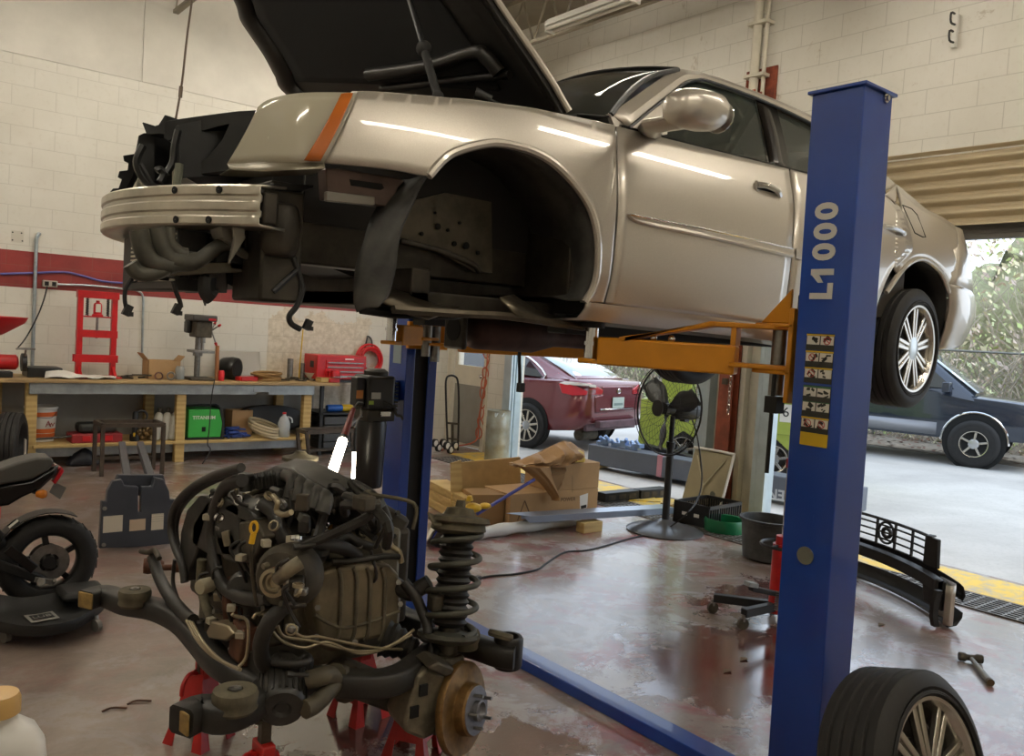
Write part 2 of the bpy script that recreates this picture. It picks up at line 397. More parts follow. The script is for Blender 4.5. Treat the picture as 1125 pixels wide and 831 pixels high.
for i, (x, y, ax) in enumerate(((-.9, 4.4, 0), (2.2, 7.4, 0), (-.9, 7.4, 0), (4.9, 8.2, 0), (2.6, -.6, 0), (-.8, .6, 0), (5.4, 1.0, 0), (4.6, 4.2, 0))):
    strip(x, y, 4.9, 2.4, ax, 'lit white fluorescent strip light hung under the roof joists')
# ---------------------------------------------------------------- daylight
wd = bpy.data.worlds.new('sky'); SC.world = wd; wd.use_nodes = True; wt = wd.node_tree
bg = wt.nodes['Background']; tc = wt.nodes.new('ShaderNodeTexCoord'); spx = wt.nodes.new('ShaderNodeSeparateXYZ'); rp = wt.nodes.new('ShaderNodeValToRGB')
wt.links.new(tc.outputs['Generated'], spx.inputs[0]); wt.links.new(spx.outputs[2], rp.inputs[0]); wt.links.new(rp.outputs[0], bg.inputs[0])
rp.color_ramp.elements[0].color = (.82, .9, 1, 1); rp.color_ramp.elements[1].color = (.62, .78, 1, 1); bg.inputs[1].default_value = 2.3
sd = bpy.data.lights.new('sun', 'SUN'); sd.energy = 1.8; sd.angle = .5; sd.color = (1, .95, .88); so_ = bpy.data.objects.new('sun', sd); COL.objects.link(so_); so_.rotation_euler = (math.radians(30), math.radians(30), 0)
SC.view_settings.view_transform = 'Standard'; SC.view_settings.look = 'None'; SC.view_settings.gamma = 1; SC.view_settings.exposure = 0; SC.view_settings.use_curve_mapping = False
SC.cycles.max_bounces = 8; SC.cycles.sample_clamp_indirect = 6
# ================================================================ THE SILVER CAR ON THE LIFT
m_silver = None
def silver():
    t = NT('silver_car_paint'); b = t.b
    n = t.noise(600, 2, .5, t.world()); fl = t.ramp(n, [(.3, 'b3aca0'), (.7, 'c9c2b6')])
    t.put(b.inputs['Base Color'], fl); b.inputs['Metallic'].default_value = .55
    b.inputs['Roughness'].default_value = .36; b.inputs['Coat Weight'].default_value = .8; b.inputs['Coat Roughness'].default_value = .035
    return t.m
m_silver = silver()
m_tint = mat('tinted_glass', '9db3a8', .02, trans=.0, alpha=.30, spec=1.0)
m_tint.node_tree.nodes['Principled BSDF'].inputs['Base Color'].default_value = (.05, .062, .055, 1); m_tint.node_tree.nodes['Principled BSDF'].inputs['Alpha'].default_value = .55
m_wsh = mat('windscreen_glass', '303632', .02, alpha=.45, spec=1.)
m_under = mat('underbody_black', '15130f', .65, var=.4, vs=9, bump=.1, bs=30); m_rail = mat('dusty_frame_steel', '38332b', .5, .5, var=.45, vs=10)
m_flap = mat('dusty_black_liner', '22211f', .6, var=.0, col2='45443f', vs=7); m_alu = mat('cast_aluminium', 'c4beb0', .3, .85, var=.2, vs=6, bump=.05)
m_pad = mat('hood_pad', '0b0b0b', .9, bump=.3, bs=200); m_hoodu = mat('hood_underside_grey', '1f1c18', .4, .3, var=.25, vs=3)
m_plast = mat('engine_bay_plastic', '141413', .5, var=.4, vs=14, bump=.08); m_mould = m_silver
YC = 3.22
def so(x, z):
    z0 = 2.06; d = .11*((z-z0)/.42)**2 if z > z0 else .07*((z0-z)/.34)**2
    if x < 1.95: d += .20*((1.95-x)/1.0)**2
    if x > 4.9: d += .10*((x-4.9)/.8)**2
    return 2.30+d
def sg(x, z): return 2.405+(z-2.46)*.52+(.08*((x-4.3)/.7)**2 if x > 4.3 else 0)
def solve(fn, px, py):
    g = lambda y: (lambda p: p.y-fn(p.x, p.z))(Y(y, px, py))
    ys = [1.9+.02*i for i in range(75)]; gs = [g(y) for y in ys]
    for i in range(74):
        if gs[i] < 0 <= gs[i+1]:
            a, b = ys[i], ys[i+1]
            for _ in range(24):
                c = (a+b)/2
                if g(c) < 0: a = c
                else: b = c
            return Y(b, px, py)
    return Y(ys[min(range(75), key=lambda i: abs(gs[i]))], px, py)
S = lambda px, py: solve(so, px, py)
G = lambda px, py: solve(sg, px, py)
def mir(p): return V((p.x, 2*YC-p.y, p.z))
car = thing('sedan_car', 'silver four-door sedan raised on the blue lift with its hood open and front end stripped', 'car', (3.2, YC, 1.70))
def patch(pairs, fn, k=5, rows=8, mirror=False, push=0.):
    """surface between two traced edges, hung on the body side"""
    A = cat2([p[0] for p in pairs], k); B = cat2([p[1] for p in pairs], k); out = []
    for a, b in zip(A, B):
        r = []
        pa, pb = fn(*a), fn(*b)
        for i in range(rows+1):
            t = i/rows; x = pa.x+(pb.x-pa.x)*t; z = pa.z+(pb.z-pa.z)*t
            p = V((x, (so if fn is S else sg)(x, z)+push, z)); r.append(mir(p) if mirror else p)
        out.append(r)
    return out
def both(name, plist, mt, fn=S, solid=.012, extra=None, **kw):
    for mi in (False, True):
        b = MB()
        for pr in plist: b.grid(patch(pr, fn, mirror=mi, **kw))
        if extra: extra(b, (mir if mi else (lambda p: p)))
        o = b.build(name, mt, car, weld=.0015, solid=solid, off=0, sm=35)
    return o
FEN = [((356, 179), (393, 102)), ((400, 183), (420, 103)), ((440, 188), (450, 105.5)), ((471, 193), (480, 108)), ((485, 177), (495, 109.5)), ((500, 167), (510, 110.5)), ((529, 159), (532, 113)), ((551, 158), (556, 116.5)), ((583, 166), (585, 120.5)), ((609, 181), (607, 125)), ((633, 206), (630, 129.5)), ((649, 233), (652, 134)), ((656, 265), (675.3, 139.5))]
FEN2 = [((656, 265), (675.3, 139.5)), ((656.3, 272), (676.3, 200)), ((656, 280), (675.5, 238)), ((655, 299), (670.3, 297)), ((650, 318), (666, 318)), ((642, 331), (662, 332))]
ARCH = [(471, 193), (485, 177), (500, 167), (529, 159), (551, 158), (583, 166), (609, 181), (633, 206), (649, 233), (656, 265), (655, 299), (650, 318), (642, 331)]
def fen_extra(b, f):
    b.tube([f(S(*p)+V((0, -.004, 0))) for p in ARCH], .009, 8, 4)
    top = cat2([p[1] for p in FEN], 4); b.grid([[f(S(*p)), f(S(*p)+V((0, .035, .006))), f(S(*p)+V((0, .09, -.01)))] for p in top])
both('front_fender', [FEN, FEN2], m_silver, extra=fen_extra)
DOORF = [((664, 333), (677.3, 140)), ((667, 333.3), (679, 140.4)), ((700, 337), (705, 147)), ((760, 344.5), (765, 161.5)), ((827, 354), (830, 177.5)), ((857.5, 359), (865.5, 186.5))]
GAP = [(865.5, 186.5), (868, 205), (870.5, 231), (868, 281), (864, 315), (857.5, 359)]
def doorf(mi):
    # right edge follows the traced shut line
    rows = []
    L = cat2([(677.6, 140), (678.4, 200), (678.4, 238), (672.4, 297), (668, 318), (664.2, 333)], 4); R_ = cat2(GAP, 4)
    n = 22
    for (a, b) in zip(L, R_):
        pa, pb = S(*a), S(*b); r = []
        for i in range(n+1):
            t = i/n; x = pa.x+(pb.x-pa.x)*t; z = pa.z+(pb.z-pa.z)*t; p = V((x, so(x, z), z)); r.append(mir(p) if mi else p)
        rows.append(r)
    return rows
for mi in (False, True):
    d = MB().grid(doorf(mi)).build('front_door', m_silver, car, solid=.012, off=0, sm=35)
    f = mir if mi else (lambda p: p)
    # moulding
    U = cat2([(687, 235.5), (700, 237.5), (780, 253), (868.5, 272.5)], 5); Lo = cat2([(688, 236.5), (703, 247), (780, 263), (868.5, 283.5)], 5)
    rows = []
    for a, b in zip(U, Lo):
        pa, pb = S(*a), S(*b); mid = (pa+pb)/2
        rows.append([f(pa+V((0, .003, 0))), f(pa+V((0, -.012, 0))), f(pa*.75+pb*.25+V((0, -.018, 0))), f(mid+V((0, -.014, 0))), f(pa*.2+pb*.8+V((0, -.02, 0))), f(pb+V((0, -.014, 0))), f(pb+V((0, .003, 0)))])
    MB().grid(rows).build('side_moulding', m_silver, d, sm=50)
    U = [f(S(*p)+V((0, -.016, 0))) for p in cat2([(689, 235.8), (700, 238.3), (780, 254), (868, 273.5)], 4)]
    MB().tube(U, .004, 6, 1).build('moulding_bead', m_chrome, d)
    # handle: recessed cup with a chrome pull
    h = S(842, 211); q = lambda dx, dz, dy: f(h+V((dx, dy, dz)))
    ov = [(-.105, .022), (-.09, .038), (0, .04), (.07, .03), (.105, .004), (.1, -.03), (.06, -.045), (-.02, -.04), (-.08, -.022), (-.105, 0)]
    bz = MB().grid([[q(x*s, z*s, dy) for s, dy in ((1.0, -.001), (.97, -.012), (.86, -.013), (.82, -.002))] for x, z in ov+ov[:1]]).build('handle_bezel', m_silver, d, sm=60)
    MB().prism([q(x*.85, z*.85, -.006) for x, z in ov], (0, .004, 0)).build('handle_cup', m_dark, bz)
    MB().tube([q(-.09, .018, -.012), q(-.03, .022, -.022), q(.05, .012, -.022), q(.088, -.006, -.012)], lambda t: .014, 8, 4).build('door_handle', m_chrome, bz)
RDR = [(969, 214), (980, 223), (991, 237), (998, 260), (998, 277), (980, 294.5), (968, 320), (960, 345), (955, 374)]
def reard(mi):
    rows = []
    Lf = cat2([(867.3, 187), (870, 205), (872.6, 231), (870, 281), (866, 315), (859.5, 359.5)], 6); Rr = cat2(RDR, 4)
    Lf = Lf[:len(Rr)] if len(Lf) >= len(Rr) else Lf
    m_ = min(len(Lf), len(Rr)); Lf = [Lf[round(i*(len(Lf)-1)/(m_-1))] for i in range(m_)]; Rr = [Rr[round(i*(len(Rr)-1)/(m_-1))] for i in range(m_)]
    for a, b in zip(Lf, Rr):
        pa, pb = S(*a), S(*b); r = []
        for i in range(17):
            t = i/16; x = pa.x+(pb.x-pa.x)*t; z = pa.z+(pb.z-pa.z)*t; p = V((x, so(x, z), z)); r.append(mir(p) if mi else p)
        rows.append(r)
    return rows
for mi in (False, True):
    d = MB().grid(reard(mi)).build('rear_door', m_silver, car, solid=.012, off=0, sm=35)
    f = mir if mi else (lambda p: p)
    rows = []
    for a, b in zip(cat2([(871.5, 273), (920, 284), (960, 294)], 4), cat2([(871.5, 284), (920, 296), (960, 306)], 4)):
        pa, pb = S(*a), S(*b); rows.append([f(pa), f(pa+V((0, -.014, 0))), f(pa*.5+pb*.5+V((0, -.018, 0))), f(pb+V((0, -.014, 0))), f(pb)])
    MB().grid(rows).build('side_moulding', m_silver, d, sm=50)
    h = S(985, 255); MB().tube([f(h+V((-.16, -.012, .01))), f(h+V((-.07, -.024, .012))), f(h+V((.02, -.024, .004))), f(h+V((.06, -.012, -.004)))], .014, 8, 4).build('door_handle', m_chrome, d)
# rear quarter with the wheel arch, bumper cover and tail corner
RARCH = [(960, 374), (962, 345), (973, 321), (987, 301), (997, 290), (1008, 284.8), (1018, 286.5), (1029, 295), (1036, 305), (1041.5, 321), (1041.8, 340), (1037.7, 359.5), (1029, 384.5)]
Q = [((981.5, 295), (984, 203)), ((987, 301), (1000, 216)), ((997, 290), (1009, 224)), ((1008, 284.8), (1018, 231)), ((1018, 286.5), (1026, 235)), ((1029, 295), (1034, 239)), ((1036, 305), (1042, 244)), ((1040, 314), (1049, 249.5))]
Q0 = [((981.5, 295), (984, 203)), ((981, 294.7), (983.5, 203))]
TOPT = [(1049, 249.5), (1055, 254)]
def qrows(mi, top, bot, n=8, fn=so):
    f = mir if mi else (lambda p: p); out = []
    for a, b in zip(bot, top):
        pa, pb = S(*a), S(*b); r = []
        for i in range(n+1):
            t = i/n; x = pa.x+(pb.x-pa.x)*t; z = pa.z+(pb.z-pa.z)*t; r.append(f(V((x, so(x, z), z))))
        out.append(r)
    return out
TX = S(1049, 249.5)
for mi in (False, True):
    f = mir if mi else (lambda p: p)
    b = MB()
    edge = cat2([(971.5, 214.5), (982.5, 223), (993.5, 237), (1000.3, 260), (1000.3, 277.5), (982, 295.5)], 4)
    top = cat2([(982, 200), (986, 204), (992, 210), (998, 214.5), (1003, 218.5), (1008, 223)], 4)
    arch = cat2([q[0] for q in Q], 4); tp = cat2([q[1] for q in Q], 4)
    b.grid(qrows(mi, tp, arch))
    m_ = len(edge)
    tp2 = [tp[0]]*m_
    # wedge between the door edge and the first arch column
    first = [tuple(((1-i/(m_-1))*tp[0][c]+i/(m_-1)*arch[0][c]) for c in (0, 1)) for i in range(m_)]
    b.grid(qrows(mi, first, edge, 5))
    # tail corner: sweep round to the rear fascia
    zs = [S(*p) for p in ((1049, 249.5), (1046, 275), (1044, 300), (1040.5, 314))]
    rows = []
    for p in zs:
        xr = 5.97+.10*((2.45-p.z)/.3)
        c = []
        for i in range(10):
            t = i/9; a = t*PI/2; x = p.x+(xr-p.x)*math.sin(a)**.9; y = p.y+(2.78-p.y)*(1-math.cos(a))**.9 if i else p.y
            c.append(f(V((x, y, p.z-(.05*t*t if p.z > 2.4 else 0)))))
        c.append(f(V((xr+.03, 2.95, p.z-(.05 if p.z > 2.4 else 0))))); c.append(f(V((xr+.04, YC, p.z-(.05 if p.z > 2.4 else 0)))))
        rows.append(c)
    b.grid(rows)
    b.tube([f(S(*p)+V((0, -.004, 0))) for p in RARCH[2:10]], .009, 8, 4)
    qd = b.build('rear_quarter', m_silver, car, weld=.002, solid=.012, off=0, sm=40)
    # fuel flap outline
    if not mi:
        fl = [(990, 225.5), (1000, 229.5), (1006, 236), (1015.5, 261), (1012, 260.5), (1003.5, 256), (995.5, 238)]
        MB().tube([S(*p)+V((0, -.007, 0)) for p in fl+fl[:1]], .0035, 5, 1).build('fuel_flap_seam', m_under, qd)
    b = MB(); rows = []
    for s, (zz, xr) in enumerate(((2.075, 6.06), (2.06, 6.11), (2.0, 6.15), (1.93, 6.155), (1.84, 6.12), (1.78, 6.08), (1.765, 6.02))):
        pxy = [(1041.5, 312), (1042, 316), (1042, 330), (1041.5, 341), (1037, 361), (1031, 379), (1029.5, 384)][s]; p = S(*pxy); c = []
        for i in range(12):
            t = i/11; a = t*PI/2; x = p.x+(xr-p.x)*math.sin(a)**.85; y = (p.y-.006)+(2.80-p.y)*(1-math.cos(a))**.9 if i else p.y-.004
            zc = p.z+(zz-p.z)*min(1, t*1.6); c.append(f(V((x, y, zc))))
        c.append(f(V((xr+.02, 2.95, zz)))); c.append(f(V((xr+.03, YC, zz)))); rows.append(c)
    b.grid(rows); b.build('rear_bumper', m_silver, car, weld=.001, solid=.01, off=0, sm=40)
# rocker sill
for mi in (False, True):
    f = mir if mi else (lambda p: p); rows = []
    for a, b in zip(cat2([(643, 332.5), (700, 339), (827, 355), (955, 375)], 5), cat2([(638, 350), (700, 357), (827, 371), (955, 390)], 5)):
        pa, pb = S(*a), S(*b); rows.append([f(p) for p in (pa+V((0, .03, .004)), pa+V((0, -.004, 0)), pa*.6+pb*.4+V((0, -.006, 0)), pb+V((0, .02, 0)), pb+V((0, .16, -.01)))])
    MB().grid(rows).build('rocker_sill', m_silver, car, solid=.008, off=0, sm=35)
# ---------------- greenhouse
A0p, ROOF = (672, 125), [(745, 77), (765, 79), (790, 85), (840, 105), (898, 130.5), (945, 165), (982, 200), (1012, 227)]
rail = [G(*p) for p in ROOF]
roofc = cat(rail, 4)
b = MB(); rows = []
for i, p in enumerate(roofc[:21]):
    r = []
    for k in range(13):
        t = k/12; y = p.y+(2*YC-2*p.y)*t; cr = 4*t*(1-t); r.append(V((p.x-(.09*cr if i == 0 else .09*cr*max(0, 1-i/8)), y, p.z+.055*cr)))
    rows.append(r)
b.grid(rows).build('roof', m_silver, car, solid=.01, sm=40)
hdr = rows[0]
cowlN = G(671, 126.5); cow = []
for k in range(13):
    t = k/12; cr = 4*t*(1-t); cow.append(V((cowlN.x-.22*cr, cowlN.y+(2*YC-2*cowlN.y)*t, cowlN.z-.02*cr)))
b = MB(); rws = []
for i in range(9):
    s = i/8; r = []
    for k in range(13):
        p = cow[k]*(1-s)+hdr[k]*s; r.append(p+V((-.03, 0, .035))*math.sin(PI*s))
    rws.append(r)
ws = b.grid(rws).build('windscreen', m_wsh, car, solid=.005, sm=60)
MB().tube([p+V((-.004, 0, .004)) for p in hdr], .009, 6, 1).tube([r[0] for r in rws], .012, 6, 1).tube([r[-1] for r in rws], .012, 6, 1).build('windscreen_seal', m_black, ws)
# cowl panel between hood and windscreen
b = MB(); b.grid([[p+V((dx, 0, dz)) for p in cow] for dx, dz in ((.02, .0), (-.06, -.012), (-.18, -.03), (-.22, -.12))]).build('cowl_panel', m_plast, car, solid=.006)
MB().tube([cow[2]+V((-.02, 0, .03)), cow[5]+V((.04, 0, .05)), cow[8]+V((.08, 0, .10))], .009, 6).tube([cow[2]+V((-.02, 0, .02)), cow[2]+V((-.08, 0, -.01))], .012, 6, 1).build('wiper_arm', m_black, car)
# A pillar, roof rail and C pillar as one ribbon; B pillar; glass
wtop = [(690, 141), (733, 106), (752, 91.5), (764, 88.5), (778, 90), (836, 111), (896, 139.5), (925, 163), (955, 196), (968, 212)]
out_ = [(671, 126.5), (712, 97), (741, 78), (757, 77.5), (778, 82), (838, 104), (898, 130.5), (930, 154), (966, 186), (986, 204)]
wtop2 = [(p[0]*.5+q[0]*.5, p[1]*.5+q[1]*.5) for p, q in zip(wtop, out_)]
for mi in (False, True):
    f = mir if mi else (lambda p: p)
    rows = []
    for a, c in zip(cat2(wtop, 5), cat2(out_, 5)):
        pa, pc = G(*a), G(*c); rows.append([f(pa+V((0, .012, 0))), f(pa), f(pa*.55+pc*.45+V((0, -.012, .004))), f(pc+V((0, .004, .004))), f(pc+V((.02, .03, 0)))])
    # base triangle down to the fender corner
    pb = [G(671, 126.5), G(683, 139)]
    pil = MB().grid(rows).build('roof_pillar', m_silver, car, solid=.008, sm=35)
    MB().tube([f(G(*p)+V((0, -.008, 0))) for p in cat2(wtop, 4)], .008, 6, 1).build('window_seal', m_black, pil)
    tri = MB().prism([f(G(*p)+V((0, -.002, 0))) for p in ((669, 125), (684, 128), (692, 141), (681, 141), (675, 139))], (0, .02 if not mi else -.02, 0)).build('pillar_foot', m_silver, pil)
    belt = cat2([(681, 141), (760, 161.5), (867, 187.5), (968, 213)], 5)
    MB().grid([[f(G(*p)+V(o)) for o in ((0, .015, .012), (0, -.006, .014), (0, -.008, .0), (0, -.004, -.014))] for p in belt]).build('belt_seal', mat('chrome_black_trim', '1a1a1a', .2, .6), car, sm=60)
    # glass
    gf = [(690, 141), (733, 106), (752, 92), (764, 89), (778, 91), (832, 110), (846, 181), (760, 160.5)]
    cen = (770, 140)
    def pane(nm, pl, push=.012):
        P = [f(G(*p)+V((0, push, 0))) for p in pl]; o = MB().prism(P, (0, .004 if not mi else -.004, 0)).build(nm, m_tint, car, sm=0); return o
    pane('front_window', gf); pane('rear_window', [(852, 114), (896, 139), (925, 163), (955, 196), (966, 211), (868, 187)])
    MB().grid([[f(G(*a)), f(G(*c)), f(G(*d))] for a, c, d in zip(cat2([(831, 108), (840, 145), (847, 182)], 4), cat2([(841, 111), (851, 148), (858, 184)], 4), cat2([(852, 115), (861, 150), (868, 187)], 4))]).build('door_pillar', mat('gloss_black_pillar', '16120f', .18), car, solid=.008)
# rear glass and deck lid
rr = rows0 = [V((roofc[20].x, roofc[20].y+(2*YC-2*roofc[20].y)*k/12, roofc[20].z+.055*4*(k/12)*(1-k/12))) for k in range(13)]
dk = [V((4.98, 2.62+(2*YC-5.24)*k/12, 2.56)) for k in range(13)]
MB().grid([[a*(1-s)+c*s+V((.02, 0, .04))*math.sin(PI*s) for a, c in zip(rr, dk)] for s in (0, .25, .5, .75, 1)]).build('rear_glass', m_wsh, car, solid=.005)
edge = [S(*p) for p in ((1009, 224), (1026, 235), (1042, 244), (1049, 249.5))]
MB().grid([[V((p.x, p.y+(2*YC-2*p.y)*k/10, p.z+.02*4*(k/10)*(1-k/10))) for k in range(11)] for p in [V((4.98, 2.60, 2.56))]+edge[1:]+[V((5.99, 2.78, 2.40))]]).build('trunk_lid', m_silver, car, solid=.01)
# mirror
for mi in (False, True):
    f = mir if mi else (lambda p: p)
    c0 = Y(2.16, 765, 121); b = MB(); rings = []
    for i, (t, s) in enumerate(((-.145, .25), (-.14, .55), (-.115, .82), (-.05, .97), (.03, 1.0), (.09, .93), (.125, .75), (.14, .45), (.143, .15))):
        rings.append([f(c0+V((t*1.0, .085*s*math.cos(2*PI*j/20)*(1.0), .078*s*(abs(math.sin(2*PI*j/20))**.75)*(1 if math.sin(2*PI*j/20) > 0 else -1)+.012*(t/.14)))) for j in range(20)])
    mr = b.loft(rings).build('wing_mirror', m_silver, car, sm=60)
    MB().loft([[f(q+V((.07*math.cos(a)*sx, dy, .028*math.sin(a)*sx))) for a in [2*PI*j/12 for j in range(12)]] for q, dy, sx in ((c0+V((-.05, 0, -.05)), .03, .9), (c0+V((-.11, .12, -.065)), 0, .9), (G(712, 145)+V((0, -.01, 0)), 0, 1.1))]).build('mirror_arm', m_silver, mr)
    MB().prism([f(G(*p)+V((0, -.012, 0))) for p in ((690, 141), (728, 110), (731, 124), (731, 148), (720, 150))], (0, .012 if not mi else -.012, 0)).build('mirror_sail', m_silver, mr, bevel=.002)
    MB().prism([f(c0+V((.139, y, z))) for y, z in [(.07*math.cos(a), .062*math.sin(a)) for a in [2*PI*j/16 for j in range(16)]]], (.006, 0, 0)).build('mirror_glass', m_chrome, mr)
# ---------------- cabin inside (seen dimly through the glass)
m_trimint = mat('cabin_trim', '3b352d', .7)
cab = MB().bx((2.25, 2.43, 1.80), (5.0, 4.01, 1.86)).bx((2.25, 2.43, 1.86), (2.32, 4.01, 2.42)).bx((4.75, 2.5, 1.86), (4.82, 3.94, 2.5))
for s in (2.40, 4.03): cab.bx((2.3, s, 1.86), (4.8, s+.02, 2.40))
cab.build('cabin_shell', m_trimint, car, bevel=.01)
MB().bx((2.42, 2.48, 2.3), (2.85, 3.96, 2.46)).build('dashboard', m_trimint, car, bevel=.05)
for y in (2.85, 3.6):
    for xx in (3.15, 4.15):
        if xx > 4 and y > 3.7: continue
        s = MB().box((xx, y, 2.06), (.5, .5, .16)).box((xx+.27, y, 2.38), (.14, .48, .55), ry=.22).build('cabin_seat', mat('seat_leather', '6a6052', .55), car, bevel=.05)
        MB().box((xx+.36, y, 2.72), (.08, .26, .16), ry=.2).build('headrest', mat('seat_leather', '6a6052', .55), s, bevel=.03)
MB().ring((2.92, 2.85, 2.42), (-.9, 0, .5), .18, .016, 24).build('steering_wheel', m_black, car)
# ---------------- hood, opened
HT = math.radians(52); hp = Y(2.47, 618, 127); hn = V((math.sin(HT), 0, math.cos(HT))); hd = V((-math.cos(HT), 0, math.sin(HT)))
def H(px, py, off=0): return onplane(hp+hn*off, hn, px, py)
nA, nB = H(618, 127), H(535, 0); fA, fB = H(316, 104), H(258, 0)
up_n = nB+(nB-nA)*1.5; up_f = fB+(fB-fA)*(1.5)
def hl(s): return (nA+(up_n-nA)*s)
fmid = [H(316, 104), H(302, 82), H(289, 58), H(272, 33), H(264, 20), H(258, 0)]
# close the far edge down to its own hinge, mirrored from the near one
fh = V((nA.x, 2*YC-nA.y, nA.z))
far_edge = [fh]+fmid+[fB+(fB-fA)*q for q in (.4, .8)]
near_edge = [nA, H(608, 110), H(600, 96), H(580, 66), H(560, 37), nB]+[nB+(nB-nA)*q for q in (.4, .8, 1.2)]
fe, ne = cat(far_edge, 5), cat(near_edge, 5); n_ = 30
def rs(L): return [L[min(int(i*(len(L)-1)/(n_-1)+.5), len(L)-1)] for i in range(n_)]
fe, ne = rs(fe), rs(ne)
def hoodrow(i, off0, cr, a=0., bb=1., k=14):
    r = []
    for j in range(k+1):
        t = a+(bb-a)*j/k; e = min(t, 1-t); r.append(fe[i]*(1-t)+ne[i]*t+hn*(off0+cr*math.sin(PI*t)))
    return r
# skin on top (outer), inner frame below, insulation pad lowest
hood = MB().grid([hoodrow(i, .045, .05) for i in range(n_)]).build('hood', m_silver, car, solid=.006, sm=40)
MB().grid([hoodrow(i, .0, .02, .0, 1.) for i in range(n_)]).build('hood_inner_frame', m_hoodu, hood, solid=.01, sm=40)
fr = MB()
fr.grid([[fe[i]+hn*.05, fe[i]+hn*.0, fe[i]+(ne[i]-fe[i])*.02-hn*.025, fe[i]+(ne[i]-fe[i])*.06-hn*.03, fe[i]+(ne[i]-fe[i])*.09-hn*.0] for i in range(n_)])
fr.build('hood_edge_frame', m_hoodu, hood, solid=.004, sm=40); fr = MB()
fr.grid([[ne[i]+hn*.05, ne[i]+hn*.0, ne[i]-(ne[i]-fe[i])*.012-hn*.01] for i in range(n_)])
fr.build('hood_edge_frame', m_hoodu, hood, solid=.004, sm=40)
MB().tube([p+hn*.035+V((0, -.006, 0)) for p in ne], .013, 8, 1).build('hood_edge', m_silver, hood)
pad = MB().grid([hoodrow(i, -.012, .02, .10, .86 if i > 7 else .86-.0*i) for i in range(6, n_)]).build('hood_pad', m_pad, hood, solid=.02, sm=50)
rb = MB()
rb.tube([H(405, 82, -.02), H(470, 73, -.02), H(520, 58, -.02), H(535, 64, -.02), H(548, 80, -.02)], .03, 8, 5)
rb.tube([H(420, 98, -.01), H(500, 88, -.01), H(560, 82, -.01)], .018, 8, 5)
rb.build('hood_stiffener', m_hoodu, hood, sm=60)
st0 = H(449, -4, -.08); st1 = Y(2.62, 481, 106)
g = MB().cyl(st0, st0*.45+st1*.55, .011).build('hood_strut', m_black, car)
MB().cyl(st0*.5+st1*.5, st1, .016, n=12).ball(st0*.46+st1*.54, .03).ball(st1, .022).build('strut_barrel', m_blackr, g)
bb_ = Y(2.43, 590, 135); ba = Y(2.52, 522, 102)
MB().tube([ba, Y(2.47, 548, 115), Y(2.42, 575, 128), bb_], .007, 6).ball(bb_, .018).cyl(ba, Y(2.49, 540, 109), .02, .013).build('loose_strut_end', m_black, car)
# dark inner wall of the engine bay under the hood
# ---------------- headlight
m_lens = mat('hazed_headlight_lens', 'c4bea9', .12, .05, coat=.8, alpha=.78); m_amber = mat('amber_lens', 'b5601c', .2, coat=.5)
def HLy(x, z): return so(x, z)-.01+(.42*max(0, (1.13-x)/.25)**2.0 if x < 1.13 else 0)
def HLp(px, py, pull=0): return solve(HLy, px, py)
TOPL = [(393, 102), (372, 101.5), (345, 101.5), (322, 103), (302, 107), (290, 112), (283, 118)]
BOTL = [(356, 179), (345, 178.5), (320, 178.5), (298, 178.5), (275, 179), (259, 180), (249.5, 180)]
for mi in (False, True):
    f = mir if mi else (lambda p: p)
    A, B = cat2(TOPL, 5), cat2(BOTL, 5); rows = []
    for a, c in zip(A, B):
        r = []
        for i in range(9):
            t = i/8; r.append(f(HLp(a[0]*(1-t)+c[0]*t, a[1]*(1-t)+c[1]*t)+V((0, -.012*math.sin(PI*t), 0))))
        rows.append(r)
    hlm = MB().grid(rows).build('headlight', m_lens, car, solid=.02, sm=50)
    rows = []
    for a, c in zip(cat2([(385, 103.5), (379, 103), (372, 104)], 4), cat2([(349, 178), (340, 178), (331, 177)], 4)):
        rows.append([f(HLp(a[0]*(1-t/8)+c[0]*t/8, a[1]*(1-t/8)+c[1]*t/8)+V((-.0, -.018-.012*math.sin(PI*t/8), 0))) for t in range(9)])
    MB().grid(rows).build('amber_reflector', m_amber, hlm, solid=.004, sm=50)
    sk = MB(); rows = []
    for a, c in zip(cat2(BOTL, 3), cat2([(357, 185), (345, 186), (320, 187), (298, 188), (276, 188), (260, 187), (251, 186)], 3)):
        rows.append([f(HLp(*a)+V((0, 0, 0))), f(HLp(*c)+V((0, -.005, 0))), f(HLp(*c)+V((0, .08, -.01)))])
    sk.grid(rows).build('headlight_skirt', mat('lens_skirt', '77705f', .3, .3), hlm, solid=.004)
    lampc = [f(HLp(*p)+V((0, .05, 0))) for p in ((318, 152), (335, 132))]
    for q in lampc: MB().lathe([(.02, .04), (.035, .03), (.044, .01), (.046, .0)], 18, q, (0, 1 if not mi else -1, 0)).build('lamp_bowl', m_chrome, hlm)
